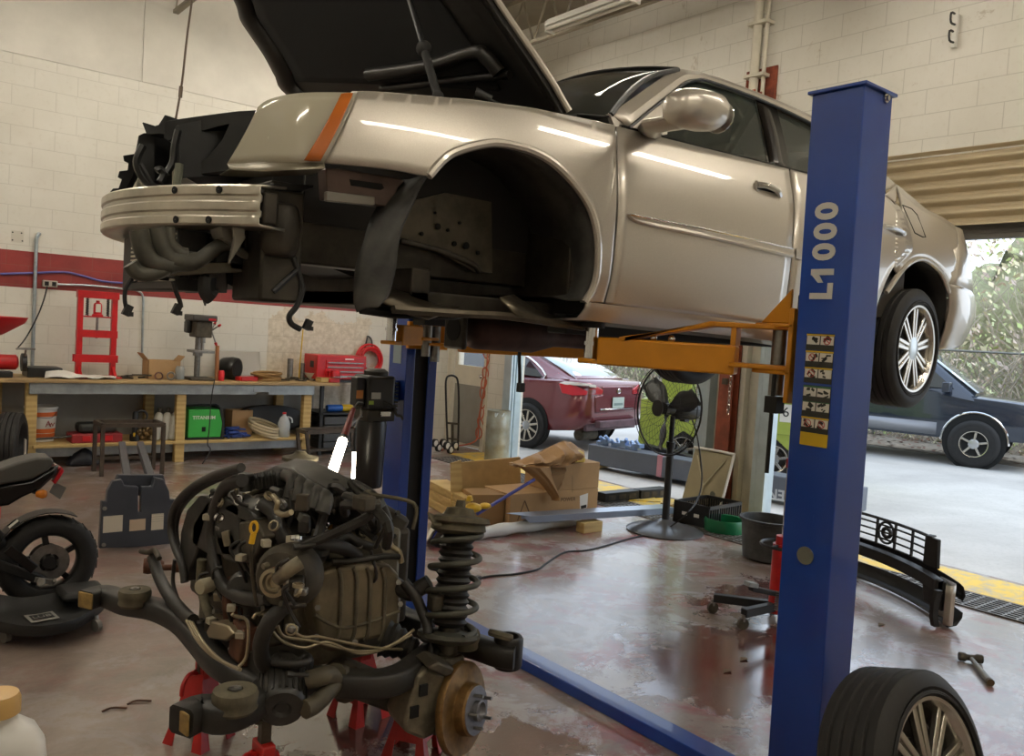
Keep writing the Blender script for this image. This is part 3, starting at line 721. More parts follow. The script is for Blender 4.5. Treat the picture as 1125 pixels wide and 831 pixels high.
# backing of headlight pocket
# ---------------- bumper beam
bm = MB(); secs = []
yn = 2.52
Pn = Y(yn, 284, 208)
for i in range(41):
    t = i/40; y = yn+(2*YC-2*yn)*t; s = (2*t-1); x = 1.02-.258*(1-abs(s)**2.0); secs.append((x, y))
zt, zb = 2.052, 1.925
def bsec(x, y, e):
    # front face with two ribs and returned flanges
    pr = [(.08, zt+.004), (.0, zt), (-.006, zt-.006), (-.006, zt-.030), (.000, zt-.036), (.000, zt-.048), (-.006, zt-.054), (-.006, zt-.078), (.000, zt-.084), (.000, zt-.094), (-.006, zt-.100), (-.006, zb+.006), (.0, zb), (.08, zb-.006)]
    return [V((x+a, y, z)) for a, z in pr]
bm.grid([bsec(x, y, 0) for x, y in secs])
beam = bm.build('bumper_beam', m_alu, car, solid=.008, sm=30)
for yy, zz in ((2.80, zt-.018), (2.64, zt-.018), (2.79, zb+.016), (2.67, zb+.016)):
    s = (2*(yy-yn)/(2*YC-2*yn)-1); x = 1.02-.258*(1-abs(s)**2.0); hl_ = MB().lathe([(.012, -.02), (.012, .002), (.001, .003)], 12, (x-.0065, yy, zz), (-1, -.55*abs(s), 0), cap=False); hl_.build('beam_hole', m_dark, beam)
for yy in (yn, 2*YC-yn):
    en = MB().bx((1.03, yy-.0 if yy < 3 else yy-.1, zb+.01), (1.075, yy+.1 if yy < 3 else yy, zt-.02)); en.build('beam_mount', m_rail, beam, bevel=.006)
# ---------------- engine bay structure, radiator support and dangling harness
bay = MB()
for yy in (2.72, 3.62): bay.bx((1.05, yy, 1.84), (2.35, yy+.1, 1.99)).bx((1.12, yy-.03, 1.86), (1.2, yy+.13, 2.1))
bay.bx((2.24, 2.45, 1.8), (2.30, 4.0, 2.42))
bay.build('frame_rail', m_rail, car, bevel=.008)
for yy, s in ((2.72, 1), (3.72, -1)):
    ap = MB(); ap.bx((1.25, yy-.005, 1.98), (2.26, yy+.005, 2.34)); ap.build('inner_apron', m_under, car, sm=40)
# wheel house: liner round the arch, dark inside
for mi in (False, True):
    f = mir if mi else (lambda p: p); A = [S(*p) for p in cat2(ARCH, 3)]
    A = A[4:]
    MB().grid([[f(p+V((0, .015, 0))), f(p+V((0.0, .10, .0))), f(p+V((.01, .2, .012))), f(p+V((.02, .40, .02)))] for p in A]).build('wheel_liner', m_flap, car, solid=.006, sm=50)
    rb_ = MB(); px_ = [(596, 176), (614, 205), (623, 240), (626, 280), (622, 325)]
    rb_.tube([f(Y(2.52, *p)) for p in px_], .01, 6, 4).build('liner_rib', m_flap, car)
    # torn front liner hanging behind the bumper end
    L1 = [(471, 193), (457, 215), (447, 240), (439, 268), (433, 300), (428, 325), (421, 333)]; L2 = [(440, 197), (420, 218), (405, 245), (396, 275), (390, 300), (387, 325), (391, 343)]
    rows = []
    for a, c in zip(cat2(L1, 4), cat2(L2, 4)):
        pa, pc = Y(2.42, *a), Y(2.50, *c); rows.append([f(pa*(1-t)+pc*t+V((.0, -.025*math.sin(PI*t)+.006*math.sin(9*t+pa.z*30), .004*math.sin(7*t+pa.z*20)))) for t in [q/8 for q in range(9)]])
    MB().grid(rows).build('splash_liner', m_flap, car, solid=.006, sm=50)
ib = MB(); P = [(447, 222), (490, 212), (540, 222), (541, 300), (520, 298), (470, 270), (440, 262)]
ib.prism([Y(2.70, *p) for p in P], (0, .02, 0)); ip = ib.build('inner_fender_panel', mat('greasy_panel', '544d40', .42, .5, var=.4, vs=8), car)
for p, r in (((481, 249), .012), ((463, 257), .008), ((492, 253), .007), ((505, 245), .006), ((499, 268), .01), ((512, 270), .014), ((525, 278), .008), ((478, 234), .005)): hb = MB().cyl(Y(2.695, *p)+V((0, -.004, 0)), Y(2.695, *p)+V((0, .003, 0)), r, n=10); hb.build('panel_hole', m_dark, ip)
# lower arm remains, subframe edge lip and heat shield under the arch
lo = MB()
lo.tube([Y(2.66, 440, 265), Y(2.66, 480, 275), Y(2.66, 518, 290), Y(2.66, 527, 300)], .014, 6, 4)
lo.bx((1.62, 2.6, 1.72), (2.32, 3.9, 1.78)).bx((1.62, 2.6, 1.72), (1.70, 3.9, 1.86))
lo.build('lower_crossmember', m_rail, car, bevel=.006)
lo = MB()
for a in (((432, 340), (505, 345), (560, 348), (640, 360)),): lo.tube([Y(2.48, *p) for p in a], .016, 6, 4)
lo.grid([[Y(2.5, *p), Y(2.62, *q)] for p, q in (((405, 325), (425, 318)), ((420, 333), (450, 325)), ((450, 347), (480, 335)), ((470, 352), (510, 338)))])
lo.grid([[Y(2.47, *p), Y(2.6, *q)] for p, q in (((548, 328), (563, 325)), ((565, 346), (588, 342)), ((590, 356), (620, 352)), ((640, 364), (660, 358)))])
lo.build('underbody_flange', mat('bright_pinch_weld', '5d5547', .35, .7, var=.3, vs=8), car, solid=.008)
sk = MB().grid([[Y(2.62, *p), Y(3.0, *q)] for p, q in (((388, 330), (420, 330)), ((395, 345), (430, 340)), ((430, 350), (470, 345)), ((500, 352), (520, 346)))]).build('lower_shield', m_under, car, solid=.01)
# floor pan, tunnel, exhaust
fp = MB().bx((2.3, 2.42, 1.74), (5.05, 4.02, 1.80)).bx((5.05, 2.5, 1.78), (5.6, 3.94, 1.9)).bx((2.4, 2.62, 1.66), (4.5, 2.74, 1.75)).bx((2.4, 3.70, 1.66), (4.5, 3.82, 1.75))
fp.build('floor_pan', m_under, car, bevel=.006)
e0, e1 = Y(3.05, 505, 363), Y(3.05, 575, 358)
ex = MB(); a, c = Y(3.1, 500, 362), Y(3.1, 640, 372)
cata = MB().lathe([(.05, 0), (.075, .02), (.085, .06), (.085, .36), (.06, .46), (.05, .5), (.05, .95), (.075, 1.02), (.075, 1.6)], 18, Y(3.0, 512, 362), (1, -.02, -.015), cap=True).build('exhaust', mat('rusty_exhaust', '4a3630', .6, .5, var=.35, vs=10), car)
fl_ = Y(3.0, 501, 362); MB().bx(fl_+V((-.012, -.075, -.085)), fl_+V((.012, .075, .085))).build('exhaust_flange', m_rail, cata, bevel=.01)
MB().cyl(fl_+V((-.016, 0, 0)), fl_+V((-.011, 0, 0)), .05).build('exhaust_bore', m_dark, cata)
# radiator support: broken black plastic carrier
rs_ = MB()
P = [(281, 121), (262, 122), (245, 124), (215, 128), (182, 133), (179, 140), (180, 152), (186, 155), (196, 148), (215, 146), (240, 139), (252, 136), (244, 154), (228, 173), (200, 190), (202, 194), (262, 186), (250, 180)]
rs_.prism([Y(3.0+(281-p[0])*.002, *p) for p in P], (.12, .14, -.01))
rs_.prism([Y(3.2, *p) for p in ((182, 133), (183, 127), (181, 126), (178, 131), (174, 137), (168, 139), (160, 138), (157, 134), (156, 135), (161, 148), (176, 147), (181, 148))], (.06, .03, 0))
rs_.prism([Y(3.25, *p) for p in ((152, 149), (158, 146), (170, 147), (170, 200), (162, 205), (152, 190), (148, 170))], (.08, .06, 0))
rs_.prism([Y(3.36, *p) for p in ((135, 171), (147, 169), (150, 185), (140, 205), (128, 212), (115, 218), (124, 207), (130, 207), (134, 196), (129, 195), (131, 188), (140, 187), (141, 179), (136, 177))], (.03, .05, 0))
rs_.bx((1.02, 2.75, 1.80), (1.10, 3.62, 2.06))
MB().prism([Y(3.12, *p) for p in ((196, 137), (262, 124), (300, 130), (300, 192), (198, 195))], (0, .03, 0)).build('support_panel', m_plast, car)
car_s = rs_.build('radiator_support', m_plast, car, bevel=.004)
fn = MB()
for i in range(9): fn.bx((.99, 2.80, 1.83+i*.022), (1.03, 3.6, 1.836+i*.022))
for i in range(2): fn.bx((.985, 2.78+i*.8, 1.8), (1.03, 2.81+i*.8, 2.05))
fn.build('radiator_core', mat('radiator_fins', '1d1c1a', .4, .5), car)
tb = MB().tube([Y(2.95, 197, 180), Y(2.95, 196, 192), Y(2.95, 194, 205)], .014, 8).build('latch_rod', mat('grey_green_rod', '6b6d5e', .5), car)
wr = MB()
for a in (((153, 181), (158, 190), (165, 203)), ((172, 188), (176, 186), (180, 192), (176, 200)), ((157, 160), (150, 178), (157, 196), (170, 206)), ((196, 143), (192, 160), (190, 178), (183, 190))): wr.tube([Y(3.0, *p) for p in a], .013, 6, 5)
wr.build('front_wiring', m_black, car)
# lower carrier: hoses, cooler, tray
tray = MB().prism([Y(2.75, *p) for p in ((176, 304), (270, 299), (276, 292), (255, 288), (198, 290), (165, 302))], (.0, .22, -.0)).build('lower_tray', mat('dirty_alloy_tray', '6b6456', .5, .5, var=.35, vs=9), car, bevel=.003)
for p in ((208, 303.5), (222, 305), (231, 303), (186, 306)): hb = MB().cyl(Y(2.76, *p)+V((0, .05, -.006)), Y(2.76, *p)+V((0, .05, .004)), .014, n=10); hb.build('tray_slot', m_dark, tray)
lc = MB(); lc.bx((.88, 2.85, 1.72), (.98, 3.5, 1.92)); lc.build('oil_cooler', m_plast, car, bevel=.006)
cf = MB()
for i in range(11): cf.bx((.868, 2.86, 1.75+i*.015), (.882, 3.35, 1.756+i*.015))
cf.build('cooler_fins', m_alu, car)
lh = MB()
for a, r in ((((153, 253), (158, 275), (168, 288), (188, 292)), .03), (((172, 250), (178, 272), (190, 285), (215, 287)), .03), (((184, 250), (186, 266), (195, 277), (205, 280)), .022), (((143, 290), (152, 300), (170, 300), (190, 292), (215, 288), (238, 272), (250, 268)), .024), (((255, 268), (268, 279), (290, 283), (318, 280), (323, 262), (322, 225), (330, 205)), .016)): lh.tube([Y(2.72, *p) for p in a], r, 10, 6)
lh.build('cooler_hose', mat('dusty_hose', '45433a', .55, var=.35, vs=14), car)
rv = MB(); rv.prism([Y(2.66, *p) for p in ((241, 246), (262, 244), (270, 252), (268, 265), (258, 270), (246, 262))], (0, .1, 0)); rv.prism([Y(2.62, *p) for p in ((268, 238), (270, 262), (262, 275), (252, 290), (258, 262), (256, 250))], (0, .02, 0)); rv.build('tow_bracket', mat('grey_bracket', '77736a', .45, .5), car, bevel=.003)
MB().prism([Y(2.9, *p) for p in ((248, 296), (299, 285), (299, 318), (286, 318), (262, 318), (250, 312), (249, 322))], (.02, .5, 0)).build('air_deflector', m_black, car)
mt_ = MB().bx((1.06, 2.60, 1.70), (1.2, 2.84, 2.06)).lathe([(.045, 0), (.062, .03), (.066, .12), (.05, .17)], 16, Y(2.60, 306, 283)).build('frame_end_plate', m_rail, car, bevel=.01)
hb = MB().cyl(Y(2.595, 299, 230)+V((0, -.003, 0)), Y(2.595, 299, 230)+V((0, .004, 0)), .012, n=10); hb.build('plate_hole', m_dark, mt_)
br = MB().prism([Y(2.47, *p) for p in ((358, 185), (372, 185), (440, 196), (445, 199), (438, 206), (429, 228), (405, 224), (360, 219))], (0, .06, 0)).build('fender_bracket', mat('primer_bracket', '57463f', .4, .5, var=.3, vs=8), car, bevel=.004)
MB().prism([Y(2.468, *p) for p in ((384, 197), (420, 202), (422, 207), (418, 209), (386, 204))], (0, .006, 0)).build('bracket_slot', m_dark, br)
MB().prism([Y(2.455, *p) for p in ((359, 210), (412, 216), (412, 226), (359, 221))], (0, .02, 0)).build('bracket_flange', mat('grey_bracket', '77736a', .45, .5), br, bevel=.003)
MB().prism([Y(2.62, *p) for p in ((300, 201), (345, 203), (345, 207), (330, 211), (303, 209))], (0, .1, 0)).build('lamp_bracket', m_plast, car, bevel=.004)
dk_ = MB()
dk_.prism([Y(3.0, *p) for p in ((300, 245), (440, 260), (440, 300), (392, 306), (352, 290), (300, 287))], (.0, .35, 0))
dk_.prism([Y(2.9, *p) for p in ((300, 190), (460, 205), (450, 258), (330, 255), (300, 240))], (.0, .9, 0))
dk_.build('engine_bay_wall', m_under, car)
# things hanging below: stub pipe and harness ends (seen against the wall)
hg = MB().tube([Y(2.75, 228, 305), Y(2.75, 228, 320), Y(2.75, 234, 326)], .03, 8).build('drain_elbow', m_plast, car)
def hang(nm, pts, yy, r, plug=None):
    o = MB().tube([Y(yy, *p) for p in pts], r*.62, 7, 6); 
    if plug: q = Y(yy, *plug); o.box(q, (.022, .02, .034), ry=.4).box(q+V((.008, 0, -.012)), (.014, .026, .014))
    return o.build(nm, m_black, car)
hang('hanging_wire', [(146, 296), (145, 306), (138, 318), (137, 330), (139, 340)], 2.8, .011, (140, 341))
hang('hanging_wire', [(155, 300), (150, 309), (144, 310)], 2.8, .006)
hang('hanging_wire', [(190, 309), (193, 320), (197, 330), (199, 338)], 2.8, .012, (194, 340))
hang('hanging_wire', [(322, 283), (328, 300), (332, 318), (326, 336), (318, 347), (320, 356), (330, 362)], 2.6, .016, (338, 357))
hang('hanging_wire', [(326, 297), (316, 306), (300, 321)], 2.6, .016)
# ---------------- wheels left on the car (rear axle)
m_tyre = mat('tyre_rubber', '1b1918', .7, var=.25, vs=18, bump=.1, bs=80); m_rim = mat('machined_rim', 'b9b4aa', .25, .9)
m_rimd = mat('rim_pocket', '2a2622', .5, .5)
def wheel(parent, c, ax, R=.345, w=.235, rr=.243, spokes=9, tilt=0., rimm=None, double=True, cap='c7cfd0', face=None, steel=False):
    """ax points out of the wheel face; parts are made children of parent"""
    x, y, z = frame(ax); c = V(c); rimm = rimm or m_rim
    t = MB(); prof = [(rr, -w*.42), (rr+.012, -w*.5), (R-.05, -w*.53), (R-.015, -w*.47)]
    nb = 5
    for k in range(nb):
        h0 = -w*.43+w*.86*k/nb; h1 = -w*.43+w*.86*(k+1)/nb
        prof += [(R-.010, h0+.0001), (R-.001, h0+.006), (R, (h0+h1)/2), (R-.001, h1-.006), (R-.010, h1-.0001)]
    prof += [(R-.015, w*.47), (R-.05, w*.53), (rr+.03, w*.50), (rr+.012, w*.5), (rr, w*.42)]
    t.lathe(prof, 48, c, z, cap=False)
    tr = t.build('tire', m_tyre, parent, sm=50)
    # side ribs on the wall
    MB().ring(c+z*(w*.525), z, R-.07, .004, 40, 5).ring(c+z*(w*.515), z, rr+.022, .005, 40, 5).build('sidewall_rib', m_tyre, tr)
    r = MB().lathe([(rr-.02, -w*.4), (rr-.03, -.02), (rr-.02, w*.3), (rr-.006, w*.42), (rr+.004, w*.46), (rr+.008, w*.5), (rr-.004, w*.49), (rr-.014, w*.40)], 44, c, z, cap=False)
    ri = r.build('rim', rimm, parent, sm=50)
    MB().lathe([(.001, w*.02), (rr-.03, w*.02)], 32, c, z, cap=False).cyl(c, c+z*w*.12, .12).build('brake_drum_back', m_rimd, ri)
    s = MB()
    for k in range(spokes):
        a = 2*PI*k/spokes+.2; d = x*math.cos(a)+y*math.sin(a); q = z.cross(d)
        for e in ((-1, 1) if double else (0,)):
            p0 = c+d*.05+q*(.012*e)+z*(w*.36); p1 = c+d*(rr-.01)+q*(.02*e)+z*(w*.36)
            wd = .022 if double else .034
            s.bar(p0, p1, wd, .022, z)
        if double: s.bar(c+d*.05+z*(w*.31), c+d*(rr-.01)+z*(w*.31), .03, .02, z)
    s.build('spoke', rimm, ri, bevel=.004); 
    MB().lathe([(.078, w*.28), (.078, w*.38), (.06, w*.42), (.001, w*.43)], 28, c, z).build('hub_cap', mat('hub_'+cap, cap, .25, .6), ri, sm=50)
    return tr
wc = S(998, 383)
for mi in (False, True):
    c = V((wc.x, 2.44, wc.z)); c = mir(c) if mi else c
    wheel(car, c, (.06, -1, 0) if not mi else (.06, 1, 0), R=.345, w=.22)
    o = MB()
    A = [S(*p) for p in cat2(RARCH[1:], 2)]; f = mir if mi else (lambda p: p)
    o.grid([[f(p+V((0, .012, 0))), f(p+V((0, .14, .01))), f(p+V((0, .42, .02)))] for p in A]); o.build('wheel_liner', m_under, car, solid=.006)
    # rear axle stub
MB().cyl((wc.x, 2.5, wc.z), (wc.x, 2*YC-2.5, wc.z), .04).bx((wc.x-.25, 2.75, wc.z-.04), (wc.x+.2, 3.7, wc.z+.06)).build('rear_axle', m_under, car, bevel=.01)
# ================================================================ TWO-POST LIFT
def bluep():
    t = NT('lift_blue_enamel'); p = t.world(); b = t.b
    c = t.ramp(t.noise(1.5, 5, .6, p), [(.3, '0d3380'), (.7, '14439c')]); c = t.mix(t.ramp(t.noise(18, 6, .7, p), [(.66, 0), (.78, .35)]), c, '4c6bab')
    t.put(b.inputs['Base Color'], c); b.inputs['Roughness'].default_value = .3; b.inputs['Coat Weight'].default_value = .4; return t.m
m_blue = bluep(); m_yell = mat('lift_yellow', 'c98412', .38, var=.12, vs=6)
lift = thing('two_post_lift', 'blue two-post car lift with yellow swing arms holding up the silver car', 'car lift', (2.78, 3.0, 0))
HTOP = 2.55
n0 = Z(0, 891.5, 914); nx0, ny0 = n0.x, n0.y; nt = Y(ny0, 950.3, 93.3); HT_ = nt.z
nw = Y(ny0, 956.7, 500).x-nx0; nd = X(nx0, 871, 500).y-ny0
lean = nt.x-nx0
def post(name, x0, y0, w, d, sgn, h, lx, label=None):
    """C-section column: back plate, two webs and inturned lips; sgn = +1 opens towards +Y"""
    t = .012; b = MB()
    if sgn > 0: yb, yf = y0, y0+d
    else: yb, yf = y0+d, y0
    sec = [(x0, yb), (x0+w, yb), (x0+w, yf), (x0+w*.72, yf), (x0+w*.72, yf-sgn*t), (x0+w-t, yf-sgn*t), (x0+w-t, yb+sgn*t), (x0+t, yb+sgn*t), (x0+t, yf-sgn*t), (x0+w*.28, yf-sgn*t), (x0+w*.28, yf), (x0, yf)]
    b.loft([[V((x, y, .02)) for x, y in sec], [V((x+lx, y, h)) for x, y in sec]])
    o = b.build(name, m_blue, lift, sm=0, bevel=.004)
    MB().bx((x0-.012+lx, min(yb, yf)-.012, h), (x0+w+.012+lx, max(yb, yf)+.012, h+.012)).build('top_cap', m_blue, o, bevel=.003)
    MB().bx((x0-.08, min(yb, yf)-.1, 0), (x0+w+.08, max(yb, yf)+.1, .02)).build('base_plate', m_blue, lift, bevel=.004)
    MB().bx((x0+t+.002, min(yb, yf)+.03, .03), (x0+w-t-.002, min(yb, yf)+.045 if sgn > 0 else min(yb, yf)+.13, h-.1)).build('channel_guide', m_under, o)
    return o
pn = post('post', nx0, ny0, nw, nd, 1, HT_, lean)
fy = 4.28; f0 = Y(fy, 448, 371); f1 = Y(fy, 482, 368.8)
fx0 = f0.x; fw_ = f1.x-f0.x
pf = post('post', fx0, fy, fw_, .2, -1, HT_, 0)
# cover plate over the cables along the floor
xb0, xb1 = 2.69, 2.80
MB().prism([(xb0-.008, ny0+nd, 0), (xb1+.008, ny0+nd, 0), (xb1, ny0+nd, .05), (xb0, ny0+nd, .05)], (0, fy-ny0-nd, 0)).build('floor_cover', m_blue, lift, bevel=.004)
# near post: lettering, warning decals, disc, rubber guards
xs = nx0+lean*.7-.0
def nX(px, py): p = X(nx0+lean*.6, px, py); return V((nx0+lean*p.z/HT_-.001, p.y, p.z))
a, b_ = nX(903, 325), nX(921, 228); mid = (a+b_)/2
text('L1000', 'model_number', (mid.x-.0005, ny0+nd*.53, mid.z), (0, 0, 1), (0, 1, 0), .110, mat('decal_white', 'c9c7c0', .4), pn, bold=.005, space=1.24)
mn_ = bpy.data.objects['model_number']; bm_ = bmesh.new(); bm_.from_mesh(mn_.data); isl = []; seen = set()
for v_ in bm_.verts:
    if v_ in seen: continue
    st_k, g_k = [v_], []; seen.add(v_)
    while st_k:
        q_ = st_k.pop(); g_k.append(q_.co.copy())
        for e_ in q_.link_edges:
            o_ = e_.other_vert(q_)
            if o_ not in seen: seen.add(o_); st_k.append(o_)
    isl.append(g_k)
isl.sort(key=lambda g: min(c.z for c in g)); z0_ = min(c.z for c in isl[0]); g2_ = [g for g in isl if min(c.z for c in g) > z0_+.05]; z2_ = min(c.z for c in g2_[0]); one = [c for g in g2_ if min(k.z for k in g) < z2_+.012 for c in g]
bm_.free(); z1_, y1_, x1_ = min(c.z for c in one), max(c.y for c in one), min(c.x for c in one)
MB().prism([(x1_+lean*.0, y1_-.001, z1_+.004), (x1_, y1_-.030, z1_-.026), (x1_, y1_-.050, z1_-.026), (x1_, y1_-.030, z1_+.004)], (.0012, 0, 0)).build('model_number_flag', mat('decal_white', 'c9c7c0', .4), mn_, sm=0)
for v_ in mn_.data.vertices: v_.co.x += lean*(v_.co.z-mid.z)/HT_
m_dw, m_dy, m_dk, m_dg, m_dr = mat('decal_panel', 'cdc9bd', .4), mat('decal_yellow', 'c7a417', .4), mat('decal_dark', '2a2a22', .5), mat('decal_green', '3a6b45', .5), mat('decal_red', 'a8322a', .5)
ycen = ny0+nd*.50; yw = .052
dec = []
zs_ = [nX(904, 367).z, nX(902, 385.5).z, nX(900, 403.5).z, nX(898, 424).z, nX(895.5, 440).z, nX(893, 458).z]
dz = .5*(zs_[0]-zs_[5])/5
for i, z in enumerate(zs_):
    q = MB(); h = (zs_[0]-zs_[5])/5; xx = nx0+lean*z/HT_-.0012
    q.bx((xx, ycen-yw, z-h*.98), (xx+.001, ycen+yw, z)); 
    q.m(1).bx((xx-.0004, ycen-yw, z-h*.13), (xx, ycen+yw, z-.002))
    q.m(2)
    for s in (-1, 1): q.bx((xx-.0004, ycen+s*yw*.5-yw*.46, z-h*.66), (xx, ycen+s*yw*.5+yw*.46, z-h*.15))
    q.m(3)
    rnd = random.Random(i)
    for s in (-1, 1):
        cy, cz = ycen+s*yw*.5, z-h*.42
        q.m(3)
        for _ in range(4):
            dy, dz_ = rnd.uniform(-.012, .012), rnd.uniform(-.012, .012); q.box((xx-.0008, cy+dy, cz+dz_), (.0004, rnd.uniform(.004, .022), rnd.uniform(.004, .01)), rx=rnd.uniform(-.8, .8))
        if (i, s) in ((0, -1), (1, 1), (2, 1), (5, 1), (5, -1)): q.m(4).ring((xx-.0008, cy, cz), (1, 0, 0), .012, .0015, 18, 4).box((xx-.0008, cy, cz), (.0004, .024, .003), rx=.7)
    q.build('warning_decal', [m_dk, m_dg if i in (3, 4) else m_dy, m_dw, m_dk, m_dr], pn, sm=0)
z = nX(891, 475).z; xx = nx0+lean*z/HT_-.0012; MB().bx((xx, ycen-yw, nX(890, 490).z), (xx+.001, ycen+yw, z)).build('caution_decal', m_dy, pn, sm=0)
q = nX(886, 612); MB().cyl((q.x+.001, ny0+nd*.5, q.z), (q.x-.004, ny0+nd*.5, q.z), .031, n=28).build('hole_plug', mat('grey_plug', '68685c', .6), pn)
q = Y(ny0, 972, 108.5); MB().cyl(q+V((0, .004, 0)), q+V((0, -.008, 0)), .016, n=8).cyl(q, q+V((0, -.016, 0)), .009, n=12).build('top_bolt', m_chrome, pn)
car_b = MB()
cz0, cz1 = 1.50, 2.35
MB().bx((nx0+.03, ny0+nd-.02, cz0), (nx0+nw-.03, ny0+nd+.05, 1.85)).bx((nx0+.05, ny0+nd-.02, 1.85), (nx0+nw-.05, ny0+nd+.015, 2.30)).build('carriage', m_under, lift, bevel=.004)
for zz in (X(nx0, 889, 203).z, X(nx0, 886, 260).z):
    MB().bx((nx0+.01, ny0+nd+.001, zz-.06), (nx0+.06, ny0+nd+.035, zz+.06)).build('door_guard', m_blackr, lift, bevel=.006)
def arm(pv, pad, z, L0=.15, name='swing_arm', h=.11, gus=True):
    pv, pad = V((*pv, 0)), V((*pad, 0)); d = (pad-pv).normalized(); L = (pad-pv).length; s = d.cross(V((0, 0, 1)))
    P = lambda t, o, zz: pv+d*t+s*o+V((0, 0, zz))
    b = MB(); b.bar(P(L0, 0, z), P(L-.03, 0, z), .10, h)
    a = b.build(name, m_yell, lift, bevel=.008)
    c = MB(); c.bar(P(-.05, 0, z+h*.5+.075), P(L0+.08, 0, z+h*.5+.075), .12, .018); c.bar(P(-.05, 0, z-h*.15), P(L0+.02, 0, z-h*.15), .12, .018)
    c.build('pivot_plate', m_yell, a, bevel=.004)
    if gus:
        c = MB()
        for o in (-.052, .044): c.prism([P(L0+.0, o, z+h*.5), P(L0+.02, o, z+h*.5), P(L0+.02, o, z+h*.5+.065), P(L0+.08, o, z+h*.5+.072), P(L0+.42, o, z+h*.5+.004), P(L0+.42, o, z+h*.5-.01), P(L0+.45, o, z+h*.5-.012), P(L0+.1, o, z+h*.5+.085), P(L0, o, z+h*.5+.085)], s*.01)
        c.bar(P(L0+.05, 0, z+h*.5+.08), P(L0+.45, 0, z+h*.5-.002), .10, .012, (0, 0, 1))
        c.bar(P(L0+.01, 0, z+h*.5), P(L0+.01, 0, z+h*.5+.08), .10, .02, d)
        c.build('arm_gusset', m_yell, a, bevel=.003)
    MB().cyl(P(0, 0, z-.12), P(0, 0, z+h*.5+.10), .028).build('pivot_pin', m_steel, a)
    c = MB().bar(P(L-.04, 0, z-h*.5+.012), P(L+.05, 0, z-h*.5+.012), .09, .02); c.build('pad_tongue', m_yell, a, bevel=.006)
    MB().cyl(P(L+.01, 0, z-h*.5+.02), P(L+.01, 0, 1.70-.004), .028).cyl(P(L+.01, 0, z+.02), P(L+.01, 0, z+.035), .035).build('pad_stem', m_chrome, a)
    MB().cyl(P(L+.01, 0, 1.69), P(L+.01, 0, 1.715), .05).build('lift_pad', m_blackr, a)
    for t in (.25, .32): MB().ball(P(L-.0-t, -.02, z+h*.5+.01), .014).build('stop_bolt', m_chrome, a)
    return a
pvx = nx0+nw*.5
pA = Y(2.05, 868, 370); pP = Y(2.45, 652, 380)
arm((pvx-.03, ny0+nd+.13), (pP.x, 2.45), 1.60)
arm((pvx+.05, ny0+nd+.13), (3.9, 2.5), 1.60)
c = MB(); c.bx((nx0+.0, ny0+nd+.04, 1.46), (nx0+nw, ny0+nd+.06, 1.80)).bx((nx0+.0, ny0+nd+.04, 1.73), (nx0+nw, ny0+nd+.2, 1.745)).bx((nx0, ny0+nd+.04, 1.56), (nx0+nw, ny0+nd+.2, 1.575))
c.prism([(nx0+.005, ny0+nd+.06, 1.745), (nx0+.005, ny0+nd+.18, 1.745), (nx0+.005, ny0+nd+.06, 1.87)], (.015, 0, 0)).build('arm_bracket', m_yell, lift, bevel=.004)
MB().cyl((nx0+.0, ny0+nd+.1, 1.2), (nx0+.0, ny0+nd+.1, 1.56), .008).bx((nx0-.02, ny0+nd+.07, 1.42), (nx0+.03, ny0+nd+.12, 1.48)).build('lock_rod', m_under, lift)
fa = arm((fx0+fw_*.6, fy-.1), (3.75, 3.85), 1.57, gus=False); fb = arm((fx0+fw_*.3, fy-.1), (2.36, 3.95), 1.60, gus=False)
MB().bx((fx0-.03, fy-.06, 1.52), (fx0+fw_+.03, fy-.03, 1.68)).bx((fx0-.0, fy-.16, 1.66), (fx0+fw_, fy-.03, 1.675)).build('arm_bracket', m_yell, lift, bevel=.004)
for s in (0, .07): MB().cyl((fx0-.02+s, fy-.14, 1.56), (fx0-.02+s, fy-.14, 1.67), .024).build('pad_stem', m_steel, lift)
cx = fx0+fw_*.22
MB().cyl((cx+.01, fy+.04, .95), (cx+.02, fy+.04, 1.6), .013).build('ram_rod', m_chrome, lift)
ch = MB()
for k in range(30): ch.box((cx+.008-(k%2)*.0, fy+.04, .03+k*.03), (.022 if k % 2 else .012, .012 if k % 2 else .022, .034))
ch.build('lift_chain', m_blackr, lift)
MB().bx((fx0-.002, fy+.06, Y(fy, 436, 389).z-.06), (fx0, fy+.15, Y(fy, 436, 389).z+.06)).build('data_plate', mat('faded_decal', '93a3a8', .5), pf)
# power unit on the far post
pu = V((fx0-.10, fy+.10, 0)); zz = lambda py: Y(fy, 405, py).z
tx = Y(fy, 406.5, 500).x; ty = fy
b = MB().lathe([(.004, zz(535)), (.07, zz(535)), (.078, zz(533)), (.086, zz(466)), (.082, zz(462)), (.05, zz(460))], 24, (tx, ty, 0))
tank = b.build('oil_tank', mat('satin_black', '0d0c0b', .35), lift, sm=50)
MB().bx((tx-.07, ty-.07, zz(462)), (tx+.11, ty+.1, zz(449))).build('pump_block', m_rail, lift, bevel=.006)
mo = MB().bx((tx-.085, ty-.085, zz(449)), (tx+.10, ty+.1, zz(412))).build('motor', mat('satin_black', '0d0c0b', .35), lift, bevel=.02)
fi = MB()
for k in range(8): fi.bx((tx+.10, ty-.08, zz(450)+.022*k), (tx+.118, ty+.09, zz(450)+.022*k+.01))
fi.build('cooling_fin', m_black, mo)
MB().lathe([(.07, zz(412)), (.07, zz(408)), (.05, zz(405)), (.001, zz(404.5))], 20, (tx+.01, ty, 0)).build('motor_cap', m_rail, mo)
MB().bx((tx-.14, ty-.06, zz(445)), (tx-.085, ty+.02, zz(414))).build('switch_box', m_black, mo, bevel=.008)
MB().bx((tx-.142, ty-.062, zz(437)), (tx-.10, ty-.06, zz(428))).build('orange_label', mat('label_orange', 'c07a35', .5), mo, sm=0)
